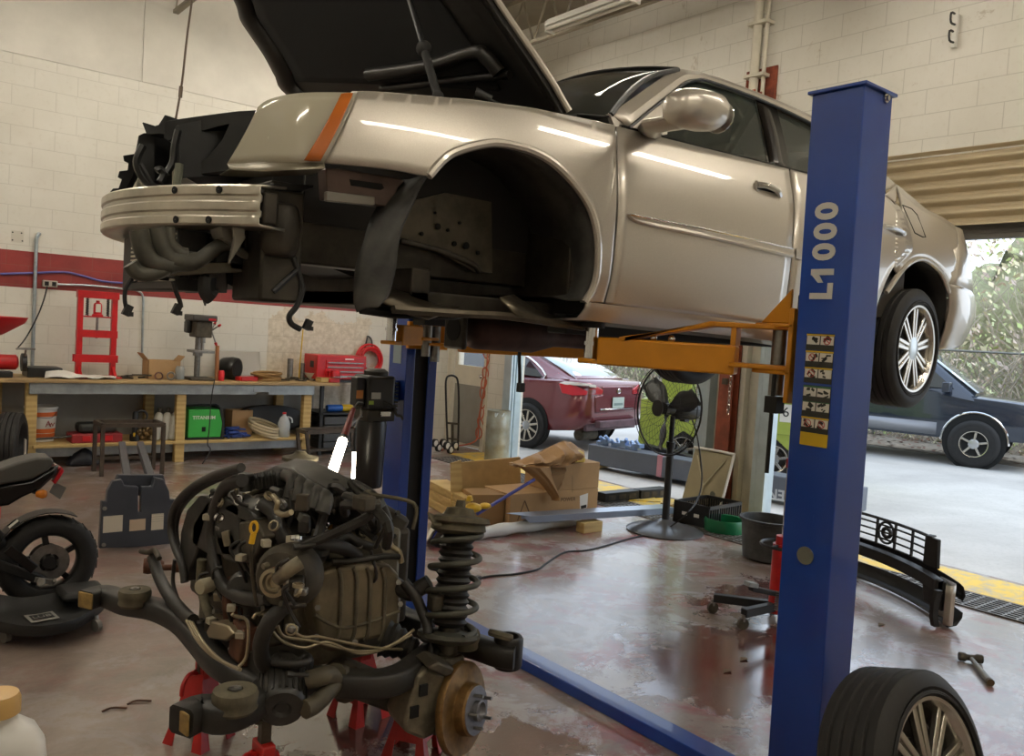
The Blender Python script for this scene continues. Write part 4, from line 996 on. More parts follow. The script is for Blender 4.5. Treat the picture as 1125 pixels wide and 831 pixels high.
MB().bx((tx-.06, ty-.087, zz(437)), (tx+.0, ty-.085, zz(430))).build('rating_plate', mat('label_grey', 'a9a79f', .4), mo, sm=0)
MB().bx((tx-.075, ty-.089, zz(443)), (tx-.045, ty-.085, zz(439))).build('green_label', mat('label_green', '8fa632', .4), mo, sm=0)
MB().bx((tx+.0, ty-.10, zz(456)), (tx+.065, ty-.07, zz(450))).build('valve_block', m_chrome, mo, bevel=.004)
MB().bar((tx+.10, ty+.06, zz(430)), (fx0+.002, ty+.12, zz(430)), .1, .12).build('motor_bracket', m_blue, lift)
MB().tube([(tx-.09, ty-.03, zz(446)), (tx-.12, ty-.08, zz(455)), (tx-.18, ty-.1, zz(462))], .007, 6).ball((tx-.19, ty-.1, zz(463)), .016).build('release_lever', m_steel, lift)
MB().tube([(tx+.02, ty-.08, zz(440)), (tx+.07, ty-.12, zz(445)), (tx+.13, ty-.05, zz(455)), (fx0+.02, ty+.02, zz(470)), (fx0+.03, ty+.03, zz(560))], .008, 6).build('hydraulic_hose', m_blackr, lift)
# lit work lights hanging by the power unit
m_led = mat('lit_led_bar', 'fff2d6', .5, emit=22)
def wlight(a, b, r, label, lit, red):
    a, b = V(a), V(b); d = (b-a).normalized()
    t = thing('work_light', label, 'work light', b)
    MB().cyl(a, a*.58+b*.42, r*.55, r*.8).build('handle', mat('red_handle', '8e2a1c', .45) if red else m_black, t)
    MB().cyl(a*.58+b*.42, a*.54+b*.46, r*1.05).build('collar', m_black, t); MB().cyl(b-d*.012, b+d*.006, r*1.05).build('end_cap', m_black, t)
    MB().cyl(a*.54+b*.46, b-d*.012, r).build('lamp_tube', lit, t)
    MB().tube([a, a-d*.03+V((.02, 0, .02)), a-d*.05+V((.045, 0, .01))], .004, 6).build('hook', m_steel, t)
    return t
yl = fy-.24
wlight(Y(3.95, 388, 450), Y(3.5, 361, 531), .024, 'lit work light with a red handle hanging at a slant beside the black oil tank', m_led, True)
wlight(Y(yl+.05, 390, 470), Y(yl+.05, 388, 528), .010, 'thin lit work light hanging upright against the black oil tank', m_led, False)
# ================================================================ ENGINE AND CRADLE ON JACK STANDS
m_eng = mat('greasy_black_plastic', '2b2924', .42, var=.5, vs=14, bump=.12, bs=40); m_cast = mat('oily_cast_alloy', '7a7260', .5, .45, var=.45, vs=11, bump=.15, bs=50)
m_hose = mat('rubber_hose', '292622', .48, var=.3, vs=20); m_dust = mat('dusty_rubber', '58513f', .8, var=.3, vs=25); m_iron = mat('dirty_iron', '4a4337', .6, .3, var=.4, vs=14, bump=.12)
m_rust = mat('rust_brown', '5a3622', .7, .2, var=.4, vs=18, bump=.15); m_pipe = mat('dull_pipe', 'a3977d', .35, .7); m_coil = mat('coated_spring', '45443a', .55, var=.3, vs=20)
eng = thing('engine_assembly', 'greasy engine on its black subframe with strut and brake disc, on red jack stands', 'engine', (1.5, 3.1, .42))
def P(n, bm, mt, **k): return bm.build(n, mt, eng, **k)
F = lambda px, py, o=0: X(1.10+o, px, py)       # front face of the engine
N = lambda px, py, y=2.62: Y(y, px, py)          # near side
# core masses
P('engine_block', MB().bx((1.20, 2.78, .48), (1.80, 3.55, .86)).box((1.34, 3.12, .86), (.22, .66, .2), ry=-.55).box((1.66, 3.12, .86), (.22, .66, .2), ry=.55), m_iron, bevel=.02)
P('oil_pan', MB().bx((1.22, 2.85, .36), (1.75, 3.5, .5)), m_cast, bevel=.03)
# valve covers and coil covers
def slabp(n, pts, mt, th, b=.008, f=F, dv=(1, 0, 0)):
    return P(n, MB().prism([f(*p) for p in pts], V(dv)*th), mt, bevel=b)
vc = slabp('valve_cover', [(212, 575), (228, 550), (247, 545), (262, 556), (264, 600), (252, 612), (225, 608), (211, 598)], m_eng, .09)
slabp('timing_cover', [(205, 560), (218, 545), (233, 548), (225, 575), (215, 610), (203, 640), (196, 625), (198, 585)], m_eng, .05)
slabp('coil_cover', [(246, 556), (260, 549), (279, 566), (281, 572), (268, 573), (247, 562)], m_eng, .14)
cc = slabp('coil_cover', [(236, 590), (254, 584), (266, 605), (260, 620), (246, 616)], m_eng, .12)
slabp('coil_cover', [(276, 592), (290, 571), (303, 597), (297, 615), (277, 612)], m_eng, .12, f=lambda x, y: F(x, y, .05))
slabp('side_cover', [(262, 574), (280, 571), (290, 590), (276, 620), (262, 618)], m_iron, .1)
# intake with its comb of fins
im = P('intake_manifold', MB().prism([F(x, y, .25) for x, y in ((275, 541), (276, 523), (300, 513), (318, 516), (345, 530), (368, 545), (366, 560), (320, 565), (285, 556))], (.13, .06, .02)), m_eng, bevel=.012)
for k in range(9):
    a = F(277+k*4.0, 519-k*.8+3, .20); c = F(280+k*4.0, 541-k*1.0, .20)
    MB().bar(a, c, .006, .05, (1, 0, 0)).build('intake_fin', m_eng, im)
for k in range(5):
    a, b, c = F(310+k*9, 522+k*5, .24), F(322+k*9, 527+k*5, .15), F(318+k*9, 548+k*4, .12)
    MB().tube([a, b, c], .024, 10).build('intake_runner', mat('runner_plastic', '37352f', .5, var=.3, vs=12), im)
P('resonator_box', MB().prism([F(x, y, .3) for x, y in ((350, 548), (372, 540), (395, 548), (402, 566), (385, 580), (355, 578))], (.08, .1, 0)), m_eng, bevel=.02)
# throttle body
tb0 = N(365, 572, 2.78); td = V((-.35, -.85, .35)).normalized()
tbo = P('throttle_body', MB().lathe([(.048, -.07), (.048, .03), (.052, .035), (.052, .045), (.042, .045), (.040, -.02), (.001, -.02)], 26, tb0, td), m_steel)
MB().lathe([(.0385, .0), (.0385, .004), (.001, .005)], 22, tb0, td).build('throttle_plate', mat('brass_plate', 'c8923c', .25, .8), tbo)
P('throttle_motor', MB().bx(tb0+V((.05, -.02, -.05)), tb0+V((.15, .08, .03))), m_eng, bevel=.012)
# accessory pulley and alternator
pu0 = F(302, 640, -.01); pd = V((-.75, -.6, .05))
al = P('alternator', MB().lathe([(.09, -.16), (.105, -.13), (.105, -.07), (.085, -.04), (.05, -.03)], 26, pu0, pd), m_iron)
MB().lathe([(.03, -.03), (.045, -.02), (.045, .015), (.034, .017), (.03, .005), (.026, .005), (.026, .012), (.02, .012), (.018, .0), (.001, .0)], 24, pu0, pd).build('pulley', m_pipe, al)
P('water_outlet', MB().tube([F(306, 636, -.02), F(318, 626, -.01), F(330, 618, .02)], .022, 12), m_cast)
P('belt_tensioner', MB().lathe([(.06, -.05), (.065, 0), (.05, .02), (.02, .025), (.001, .03)], 20, F(268, 648, .03), pd), m_eng)
# ribbed transmission case on the near side
tc_ = [(345, 640), (350, 628), (372, 622), (400, 621), (430, 622), (440, 632), (442, 665), (440, 690), (430, 700), (385, 708), (352, 704), (346, 680)]
tcase = P('transmission_cover', MB().prism([N(*p) for p in tc_], (0, .10, 0)), mat('stained_alloy_cover', '857a64', .40, .5, var=.35, vs=7, bump=.1), bevel=.018, seg=3)
for x in (377, 394, 409, 425):
    MB().tube([N(x-6, 624, 2.62), N(x-2, 640, 2.615), N(x-4, 690, 2.615), N(x-8, 704, 2.62)], .007, 8).build('cover_rib', m_cast, tcase)
MB().tube([N(346, 676), N(380, 690, 2.615), N(439, 672)], .006, 8).build('cover_seam', m_cast, tcase)
for p in ((350, 634), (438, 640), (348, 700), (432, 696), (390, 706), (349, 668), (440, 664)): MB().cyl(N(*p, 2.63), N(*p, 2.605), .011, n=6).build('cover_bolt', m_steel, tcase)
P('transmission_case', MB().bx((1.28, 2.72, .40), (1.72, 2.95, .88)).lathe([(.17, 0), (.2, .08), (.2, .22)], 26, (1.5, 2.7, .62), (0, 1, 0)), m_cast, bevel=.02)
P('bell_housing', MB().lathe([(.2, 0), (.24, .1), (.24, .18)], 26, (1.5, 2.86, .64), (0, 1, 0)), m_cast)
# hoses
def hose(pts, r, y=None, n='coolant_hose', mt=None, f=None, **k):
    q = [(N(p[0], p[1], p[2]) if len(p) > 2 else (f or F)(*p)) for p in pts]
    return P(n, MB().tube(q, r, 10, 6), mt or m_hose, sm=70)
h1 = hose([(287, 553, 2.66), (300, 563, 2.62), (308, 585, 2.58), (318, 596, 2.56), (345, 598, 2.56), (375, 602, 2.58), (392, 612, 2.62)], .025)
tg = N(321, 595, 2.53); MB().bx(tg+V((-.022, -.001, -.02)), tg+V((.022, .001, .02))).box(tg+V((0, -.001, -.03)), (.026, .002, .026), ry=.78).build('paper_tag', mat('paper_tag', 'cfc6b0', .7), h1)
MB().lathe([(.027, -.012), (.027, .012)], 14, N(289, 555, 2.66), (1, 0, -.6)).build('hose_clamp', m_chrome, h1)
hose([(266, 528), (250, 533), (241, 548), (233, 580), (236, 615), (243, 640), (258, 654), (280, 659), (296, 658)], .023)
hose([(350, 612, 2.60), (337, 632, 2.52), (334, 650, 2.5), (315, 665, 2.48), (297, 682, 2.48), (287, 705, 2.5), (288, 725, 2.52), (297, 738, 2.55)], .026)
P('hose_clamp', MB().lathe([(.028, -.006), (.028, .006)], 14, N(331, 652, 2.5), (.5, 0, -1)), m_chrome)
hose([(346, 614, 2.60), (349, 610, 2.57), (352, 604, 2.55)], .032)
MB().cyl(N(347, 611, 2.55), N(347, 611, 2.53), .02).build('hose_mouth', m_dark, eng)
hose([(325, 607, 2.58), (326, 625, 2.57), (323, 640, 2.57), (321, 652, 2.58)], .012)
# big loom on the front left, doubled
hose([(265, 514), (235, 523), (210, 537), (193, 556), (188, 578), (192, 600), (200, 620), (203, 640)], .016, n='wiring_loom', f=lambda x, y: F(x, y, -.02))
hose([(258, 520), (232, 530), (212, 543), (198, 560), (193, 580), (195, 600)], .012, n='wiring_loom', f=lambda x, y: F(x, y, .02))
hose([(222, 615), (221, 640), (226, 665), (233, 685)], .018, n='wiring_loom', mt=m_dust)
hose([(192, 615), (190, 640), (196, 660), (205, 672)], .008, n='wiring_loom')
hose([(168, 612), (174, 632), (186, 655), (203, 675), (212, 682)], .024, n='stabilizer_bar', f=lambda x, y: F(x, y, -.03))
hose([(155, 606), (163, 607), (170, 605), (175, 614)], .011, n='sensor_lead', mt=m_iron, f=lambda x, y: F(x, y, -.05))
hose([(410, 602, 2.7), (392, 596, 2.66), (380, 590, 2.66), (360, 600, 2.64), (330, 612, 2.6)], .017, n='wiring_loom')
hose([(365, 617, 2.6), (390, 616, 2.58), (420, 612, 2.58), (438, 612, 2.6)], .011, n='shift_rod', mt=m_eng)
hose([(415, 588, 2.7), (424, 586, 2.66), (430, 600, 2.64), (438, 606, 2.62), (441, 618, 2.62)], .011, n='metal_line', mt=m_pipe)
hose([(300, 545), (305, 552), (304, 562), (312, 566), (320, 563)], .009, n='metal_line', mt=m_pipe)
for i, pts in enumerate(([(323, 548), (330, 555), (345, 558), (357, 556)], [(330, 540), (345, 548), (362, 552), (375, 548)], [(300, 570), (318, 575), (335, 572), (345, 580)], [(338, 560), (345, 575), (342, 590)], [(255, 540), (262, 552), (272, 556)], [(392, 560), (402, 570), (412, 575), (420, 590)], [(380, 555), (398, 552), (412, 560)])):
    hose([(a, b, 2.72) for a, b in pts], (.009, .007, .012)[i % 3], n='wiring_loom')
rq = random.Random(5)
for k in range(34):
    px, py = rq.uniform(240, 420), 0; py = 520+abs(px-320)*.16+rq.uniform(0, 36); o = rq.uniform(.12, .42)
    p = F(px, py, o); q = rq.random()
    if q < .5: P('wiring_loom', MB().tube([p, p+V((rq.uniform(-.08, .08), rq.uniform(-.1, .1), rq.uniform(-.01, .05))), p+V((rq.uniform(-.12, .12), rq.uniform(-.16, .1), rq.uniform(-.06, .02))), p+V((rq.uniform(-.16, .16), rq.uniform(-.2, .1), -.12))], rq.choice((.007, .009, .012, .016)), 7, 5), rq.choice((m_hose, m_eng, m_hose, m_dust)))
    elif q < .8: P('connector', MB().box(p, (rq.uniform(.03, .07), rq.uniform(.03, .07), rq.uniform(.02, .05)), rz=rq.uniform(-1, 1), ry=rq.uniform(-.5, .5)), rq.choice((m_eng, m_iron, m_cast)), bevel=.005)
    else: P('sensor', MB().cyl(p-V((0, 0, .04)), p+V((rq.uniform(-.02, .02), 0, .03)), .018, .014, 10).cyl(p+V((0, 0, .03)), p+V((0, 0, .05)), .01, n=8), rq.choice((m_eng, m_cast, m_steel)))
for k in range(26):
    p = F(rq.uniform(215, 335), rq.uniform(540, 700), rq.uniform(-.03, .03)) if k < 18 else N(rq.uniform(345, 440), rq.uniform(560, 615), rq.uniform(2.6, 2.72))
    P('hose_clip', MB().lathe([(.014, -.006), (.018, -.005), (.018, .005), (.014, .006), (.014, -.006)], 12, p, (rq.gauss(0, 1), rq.gauss(0, 1), rq.gauss(0, 1)), cap=False), rq.choice((m_chrome, m_pipe, m_steel)))
for k in range(7):
    p = F(rq.uniform(225, 335), rq.uniform(560, 720), -.02); P('pale_connector', MB().box(p, (.028, .03, .022), rz=rq.uniform(-1, 1)), mat('pale_connector', 'a59d8a', .5), bevel=.003)
P('fuel_rail', MB().tube([F(268, 545, .1), F(300, 538, .28), F(340, 552, .4)], .012, 8), m_pipe)
P('cooling_hose', MB().tube([F(340, 520, .35), F(372, 528, .42), F(398, 538, .42), F(415, 552, .40), F(425, 575, .38)], .022, 10), m_hose, sm=70)
P('resistor_block', MB().bx(N(400, 560, 2.85), N(400, 560, 2.85)+V((.09, .06, .05))), m_cast, bevel=.006)
# silver pipes along the bottom
for i, pts in enumerate(([(305, 688), (313, 700), (340, 704), (372, 712), (400, 716), (430, 709), (455, 692)], [(300, 695), (312, 706), (335, 712), (360, 706), (392, 718), (420, 714), (452, 698)], [(318, 690), (332, 700), (350, 700), (378, 706), (412, 712), (445, 714)], [(255, 675), (258, 677), (272, 684), (271, 720), (262, 733)], [(278, 680), (282, 675), (290, 678), (291, 700)], [(284, 676), (290, 673), (300, 676), (303, 690)])):
    hose([(a, b, 2.55) for a, b in pts], .0055, n='metal_line', mt=m_pipe)
for i in range(3): hose([(205+i*3, 682+i), (218+i*3, 705+i), (235+i*4, 722+i*2), (258+i*3, 734+i)], .006, n='metal_line', mt=m_pipe, f=lambda x, y: F(x, y, -.08))
# lower hardware
rst = P('exhaust_manifold', MB().tube([F(258, 640, .06), F(255, 660, .03), F(257, 685, .05)], .035, 12), m_rust)
P('engine_mount_bracket', MB().prism([N(*p, 2.66) for p in ((262, 728), (268, 690), (285, 690), (298, 740), (303, 768), (290, 770))], (0, .1, 0)), m_rust, bevel=.006)
P('mount_plate', MB().prism([F(x, y, -.04) for x, y in ((226, 695), (232, 683), (250, 688), (256, 697), (247, 705), (229, 702))], (.06, .0, .0)), m_pipe, bevel=.006)
cp = N(310, 777, 2.42); ax = V((-.35, -.8, -.3)).normalized()
flt = P('electric_pump', MB().lathe([(.05, -.20), (.075, -.15), (.075, .0), (.066, .012), (.03, .014), (.02, .005), (.001, .005)], 28, cp, ax), m_eng)
for k in range(22):
    a = 2*PI*k/22; x_, y_, z_ = frame(ax); o = (x_*math.cos(a)+y_*math.sin(a))*.076; MB().bar(cp+o-ax*.14, cp+o-ax*.005, .008, .006, o).build('pump_rib', m_eng, flt)
P('pump_body', MB().bx(cp+V((-.02, .1, .0)), cp+V((.16, .26, .10))), m_eng, bevel=.02)
hose([(338, 748, 2.42), (352, 744, 2.40), (362, 742, 2.42), (367, 750, 2.44), (358, 762, 2.40), (345, 775, 2.38), (335, 780, 2.37)], .03, n='elbow_hose', mt=mat('olive_hose', '4d4636', .6, var=.3, vs=15))
hose([(367, 744, 2.46), (378, 748, 2.5), (380, 760, 2.54)], .045, n='elbow_hose', mt=mat('olive_hose', '4d4636', .6, var=.3, vs=15))
hose([(300, 728, 2.5), (320, 730, 2.45), (336, 728, 2.45), (338, 722, 2.47), (332, 722, 2.48)], .014)
rv_ = F(222, 645, -.06); P('sensor_cap', MB().lathe([(.026, -.04), (.028, 0), (.024, .012), (.001, .014)], 16, rv_, (-.9, -.4, 0)), mat('tan_cap', 'a39a82', .5))
P('rusty_joint', MB().lathe([(.036, 0), (.04, .02), (.034, .07), (.018, .09)], 16, F(158, 622, .1), (.9, -.35, 0)).lathe([(.014, 0), (.014, .06), (.024, .065), (.024, .09)], 14, F(174, 624, .1), (.9, -.35, 0)), m_rust, sm=50)
P('oil_cap', MB().lathe([(.03, 0), (.03, .02), (.024, .026), (.001, .027)], 18, F(270, 528, .08), (0, 0, 1)), m_eng)
P('filler_neck', MB().cyl(F(270, 540, .08), F(270, 528, .08), .022), m_eng)
dp = F(279, 580, -.06); P('dipstick', MB().ring(dp, (-.8, -.5, .1), .018, .005, 18, 6, sx=.7).cyl(dp+V((0, 0, -.018)), dp+V((-.006, .0, -.05)), .009), mat('dipstick_yellow', 'd7a81d', .4))
P('dipstick_tube', MB().tube([dp+V((-.006, 0, -.05)), dp+V((.0, 0, -.14)), dp+V((.02, 0, -.25))], .006, 6), m_iron)
# far strut top and dressing behind the intake
ts = V((1.95, 3.9, .93))
ts = Y(3.8, 330, 500); P('strut_mount', MB().lathe([(.03, -.2), (.03, -.11), (.072, -.11), (.078, -.10), (.062, -.09), (.062, -.075), (.078, -.07), (.08, -.055), (.062, -.045), (.062, -.03), (.086, -.025), (.086, -.01), (.04, 0), (.022, .02), (.001, .02)], 28, ts), m_dust)
P('strut_bellows', MB().lathe([(.045+.010*(k % 2), -.11-.018*k) for k in range(12)][::-1], 24, ts), m_hose)
for k in range(3): P('spring_coil', MB().coil(ts+V((0, 0, -.35+.12*k)), ts+V((0, 0, -.23+.12*k-.06*(k == 2))), .066, .009, 1, 7), m_coil)
# cradle (subframe)
zc = .45; fl3 = lambda px, py, z=zc: Z(z, px, py)
def arm_(n, pts, w, h, mt=m_eng):
    q = cat([fl3(*p) if len(p) == 2 else fl3(*p) for p in pts], 5); rings = []
    for i, p in enumerate(q):
        d = (q[min(i+1, len(q)-1)]-q[max(i-1, 0)]).normalized(); s = d.cross(V((0, 0, 1))).normalized()*w/2; u = V((0, 0, h/2)); c = .25
        rings.append([p-s*(1-c)-u, p+s*(1-c)-u, p+s-u*(1-c), p+s+u*(1-c), p+s*(1-c)+u, p-s*(1-c)+u, p-s+u*(1-c), p-s-u*(1-c)])
    return P(n, MB().loft(rings), mt, sm=50)
sf = mat('subframe_black', '24221e', .5, var=.4, vs=9, bump=.1)
arm_('subframe_rail', [(94, 660), (115, 655), (140, 664), (172, 670), (200, 684), (220, 705), (240, 728), (262, 742), (290, 755)], .085, .075, sf)
arm_('subframe_rail', [(199, 793), (222, 783), (245, 787), (270, 778), (292, 762), (312, 745)], .095, .085, sf)
arm_('subframe_rail', [(300, 755), (340, 748), (400, 752), (440, 745), (480, 715), (510, 708), (548, 719), (566, 722)], .085, .08, sf)
arm_('subframe_rail', [(225, 700), (300, 690), (400, 672), (470, 690)], .09, .08, sf)
for p, n_ in (((94, 660), 'rail_end'), ((200, 793), 'rail_end')):
    a = fl3(*p); d = (fl3(p[0]+22, p[1]-7)-a).normalized(); MB().bar(a-d*.004, a+d*.004, .078, .066).build('rail_end', mat('bare_rail_end', '9a7f4a', .55, .3, var=.3, vs=30), eng, bevel=.008)
for px, py, r in ((148, 657, .062), (258, 770, .068), (511, 703, .055)):
    a = fl3(px, py, zc+.04)
    bu = P('mount_bushing', MB().lathe([(r*.9, -.03), (r, -.02), (r*.95, -.005), (r, .005), (r*1.02, .02), (r*.95, .034), (r*.35, .036), (r*.3, .03), (r*.2, .03)], 26, a), m_dust)
    MB().lathe([(r*.28, .036), (r*.28, .04), (r*.13, .04), (.001, .034)], 14, a).build('bushing_sleeve', m_steel, bu)
a = fl3(558, 716, zc); P('bushing_eye', MB().lathe([(.05, -.06), (.056, -.05), (.056, .05), (.05, .06), (.038, .06), (.036, -.02), (.001, -.02)], 24, a), sf)
P('rubber_disc', MB().lathe([(.045, -.012), (.05, 0), (.045, .012), (.01, .014)], 20, a+V((-.04, 0, .07)), (.35, .1, 1)), m_dust)
P('lower_arm', MB().prism([N(*p, 2.55) for p in ((375, 755), (400, 742), (450, 762), (470, 770), (462, 790), (430, 785), (390, 770))], (0, .16, .02)), m_iron, bevel=.012)
# near strut, knuckle and brake
s0, s1 = N(505, 566, 2.55), N(488, 742, 2.47); sd_ = (s0-s1).normalized()
stp = lambda py: s1+(s0-s1)*((742-py)/176)
st = P('strut_body', MB().cyl(stp(745), stp(690), .040).cyl(stp(700), stp(575), .022), m_iron)
sp_ = P('strut_spring', MB().coil(stp(697), stp(580), .096, .0115, 4.4, 9, 22, R2=.088), m_coil, sm=70)
P('strut_bellows', MB().lathe([(.056+.010*(k % 2), .0+.0125*k) for k in range(30)], 24, stp(688), sd_), m_hose)
P('spring_seat', MB().lathe([(.04, -.03), (.10, -.015), (.115, .0), (.112, .014), (.05, .018)], 28, stp(700), sd_), m_coil)
P('strut_mount', MB().lathe([(.075, -.05), (.105, -.035), (.10, -.012), (.118, -.004), (.112, .012), (.06, .02), (.05, .045), (.02, .05), (.016, .075), (.001, .075)], 28, stp(572), sd_), m_dust)
P('strut_tab', MB().prism([stp(574)+V((-.13, -.02, .0)), stp(574)+V((-.04, -.05, -.01)), stp(574)+V((-.04, .03, -.01)), stp(574)+V((-.14, .01, .04))], sd_*.012), m_dust, bevel=.003)
P('line_bracket', MB().bx(stp(660)+V((-.10, -.03, -.03)), stp(660)+V((-.05, .02, .035))), m_iron, bevel=.01)
dc = N(511, 779, 2.36); dn = V((.42, -.88, .12)).normalized()
kn = P('knuckle', MB().tube([stp(715), stp(742)+V((.0, .02, -.02)), dc-dn*.10+V((0, 0, .05)), dc-dn*.1+V((0, 0, -.08))], lambda t: .045+.02*t, 10, 5).lathe([(.08, -.12), (.085, -.03)], 20, dc, dn), m_iron)
P('strut_clamp', MB().box(stp(735), (.09, .12, .11), rz=.4), m_iron, bevel=.015)
dsc = P('brake_disc', MB().lathe([(.095, -.032), (.160, -.030), (.163, -.026), (.163, -.006), (.160, -.001), (.098, 0), (.092, .004), (.090, .038), (.084, .044), (.05, .045)], 48, dc, dn), mat('rusty_disc_face', '7d6038', .45, .6, var=.3, vs=30), sm=40)
MB().lathe([(.085, .0455), (.084, .047), (.036, .047), (.036, .065), (.03, .068), (.028, .06), (.018, .05), (.001, .05)], 30, dc, dn).build('hub', mat('hub_grey', '77767a', .45, .5, var=.2, vs=20), dsc)
x_, y_, z_ = frame(dn)
for k in range(5):
    o = (x_*math.cos(2*PI*k/5+.5)+y_*math.sin(2*PI*k/5+.5))*.058; MB().cyl(dc+o+z_*.045, dc+o+z_*.082, .0065, n=8).build('wheel_stud', m_steel, dsc)
cl = dc+V((-.11, -.02, .0))
cal = P('brake_caliper', MB().prism([N(*p, 2.36) for p in ((458, 745), (470, 735), (489, 742), (492, 760), (482, 785), (478, 808), (466, 814), (446, 806), (443, 795), (452, 768))], (.02, .15, 0)), m_cast, bevel=.012)
for p in ((466, 759), (456, 783)): MB().bx(N(*p, 2.352)+V((-.016, 0, -.02)), N(*p, 2.352)+V((.016, .01, .02))).build('caliper_window', m_dark, cal)
P('caliper_bracket', MB().prism([N(*p, 2.33) for p in ((470, 735), (482, 728), (500, 735), (497, 742), (489, 745))], (.02, .12, 0)), m_iron, bevel=.008)
hose([(472, 700, 2.5), (473, 720, 2.44), (466, 735, 2.4), (456, 742, 2.4), (455, 752, 2.42)], .009, n='brake_hose')
hose([(444, 640, 2.6), (456, 655, 2.56), (463, 670, 2.54), (470, 690, 2.5), (468, 705, 2.48)], .02, n='axle_boot')
hose([(430, 640, 2.66), (450, 652, 2.6), (462, 646, 2.58), (472, 640, 2.56)], .03, n='axle_boot')
P('axle_shaft', MB().cyl((1.62, 2.75, .62), dc-dn*.1, .022), m_iron)
P('axle_boot_cone', MB().lathe([(.03+.004*k+.008*(k % 2), .014*k) for k in range(10)], 18, N(458, 715, 2.55), V((-.6, .6, .25))), m_hose)
# small fittings everywhere over the block: bolts, connectors, clips
rnd = random.Random(11)
for k in range(70):
    px, py = rnd.uniform(215, 335), rnd.uniform(545, 745)
    if k < 46: p = F(px, py, rnd.uniform(-.01, .05)); d = V((-1, rnd.uniform(-.4, .4), rnd.uniform(-.2, .5)))
    else: p = N(rnd.uniform(345, 445), rnd.uniform(555, 618), rnd.uniform(2.64, 2.8)); d = V((rnd.uniform(-.5, .5), -1, rnd.uniform(-.2, .6)))
    d.normalize(); q = rnd.random(); mt = rnd.choice((m_eng, m_iron, m_cast, m_eng, m_steel))
    if q < .4: P('bolt', MB().cyl(p, p+d*.02, .010, n=6).cyl(p-d*.05, p, .007, n=8), mt)
    elif q < .75: P('connector', MB().box(p, (rnd.uniform(.02, .05), rnd.uniform(.02, .05), rnd.uniform(.02, .06)), rz=rnd.uniform(-1, 1), ry=rnd.uniform(-.5, .5)), mt, bevel=.004)
    else: P('wire_clip', MB().tube([p, p+d*.03+V((0, .02, -.03)), p+V((0, rnd.uniform(-.06, .06), -.09)), p-d*.03+V((0, 0, -.14))], .006, 6, 4), m_hose)
# ---------------- red jack stands
m_jred = mat('jack_red', 'b01a16', .4, var=.2, vs=14)
def stand(x, y, h, rz, label):
    t = thing('jack_stand', label, 'jack stand', (x, y, 0), 'red jack stands under the engine'); c = V((x, y, 0)); R_ = M.Rotation(rz, 4, 'Z')
    L = lambda a, b, z: c+R_ @ V((a, b, z))
    b = MB(); s = .095
    for i in range(4):
        (u, v), (u2, v2) = [((-1, -1), (1, -1)), ((1, -1), (1, 1)), ((1, 1), (-1, 1)), ((-1, 1), (-1, -1))][i]
        T, B = .032, s
        pts = [L(u*T, v*T, .27), L(u2*T, v2*T, .27), L(u2*.062, v2*.062, .13), L(u2*B, v2*B, .0), L(u2*B*.75+u*B*.25, v2*B*.75+v*B*.25, 0), L((u+u2)/2*.075+(u2-u)*.022, (v+v2)/2*.075+(v2-v)*.022, .085), L((u+u2)/2*.075-(u2-u)*.022, (v+v2)/2*.075-(v2-v)*.022, .085), L(u*B*.75+u2*B*.25, v*B*.75+v2*B*.25, 0), L(u*B, v*B, 0), L(u*.062, v*.062, .13)]
        n = V((pts[1]-pts[0])).cross(pts[8]-pts[0]).normalized(); b.prism(pts, n*.004)
    b.build('base', m_jred, t, sm=0)
    MB().bx(L(-.035, -.035, .25), L(.035, .035, .30)).build('collar', m_jred, t, bevel=.006)
    b = MB().bx(c+V((-.016, -.016, .10)), c+V((.016, .016, h-.015)))
    z = .31
    while z < h-.04: b.prism([L(.0, .016, z), L(.0, .024, z+.002), L(0, .016, z+.016)], R_ @ V((.012, 0, 0))); z += .02
    b.build('ratchet_post', m_iron, t)
    MB().prism([L(-.05, -.02, h-.015), L(.05, -.02, h-.015), L(.055, -.02, h+.0), L(.03, -.02, h-.006), L(-.03, -.02, h-.006), L(-.055, -.02, h+.0)], R_ @ V((0, .04, 0))).build('saddle', m_iron, t, bevel=.003)
    MB().tube([L(-.03, 0, .27), L(-.07, .0, .28), L(-.10, .0, .25), L(-.105, 0, .21)], .008, 8).build('release_lever', m_jred, t)
g_ = Z(0, 219, 812)
stand(g_.x, g_.y, .40, .5, 'red jack stand under the left corner of the engine, in full view')
g_ = Z(.29, 290, 818)
stand(g_.x, g_.y, .39, .3, 'red jack stand below the nearest round rubber mount, cut by the picture edge')
g_ = Z(0, 394, 786)
stand(g_.x, g_.y, .35, .2, 'red jack stand in the dark under the middle of the engine')
stand(1.78, 2.66, .36, .6, 'red jack stand behind the rusty brake disc')
# ================================================================ WORKBENCH WALL AND LEFT SIDE
def woodm(n, a, b, sc=6):
    t = NT(n); w = t.n('TexWave', Scale=sc, Distortion=6, Detail=3, _bands_direction='Z'); t.put(w.inputs['Vector'], t.n('Mapping', Vector=t.obj(), Scale=(.12, 1, 1)).outputs[0])
    t.put(t.b.inputs['Base Color'], t.mix(t.ramp(t.noise(3, 5, .6), [(.3, 0), (.7, 1)]), t.ramp(w.outputs[0], [(.2, a), (.8, b)]), b)); t.b.inputs['Roughness'].default_value = .6; return t.m
m_pine = woodm('pine_lumber', 'a98a52', 'c2a66c'); m_top = woodm('bench_top_wood', '8f7550', 'ab9064', 4); m_card = mat('cardboard', 'b08d62', .8, var=.08, vs=5)
m_galvb = mat('galvanised_beam', '9aa0a1', .38, .6, var=.2, vs=7)
YF, ZB = 9.4, .9
bench = thing('workbench', 'long wooden workbench with a galvanised front beam along the striped wall', 'workbench', (2.8, 9.75, 0))
MB().bx((.35, YF-.03, ZB-.035), (4.90, 10.11, ZB)).build('bench_top', m_top, bench, bevel=.004)
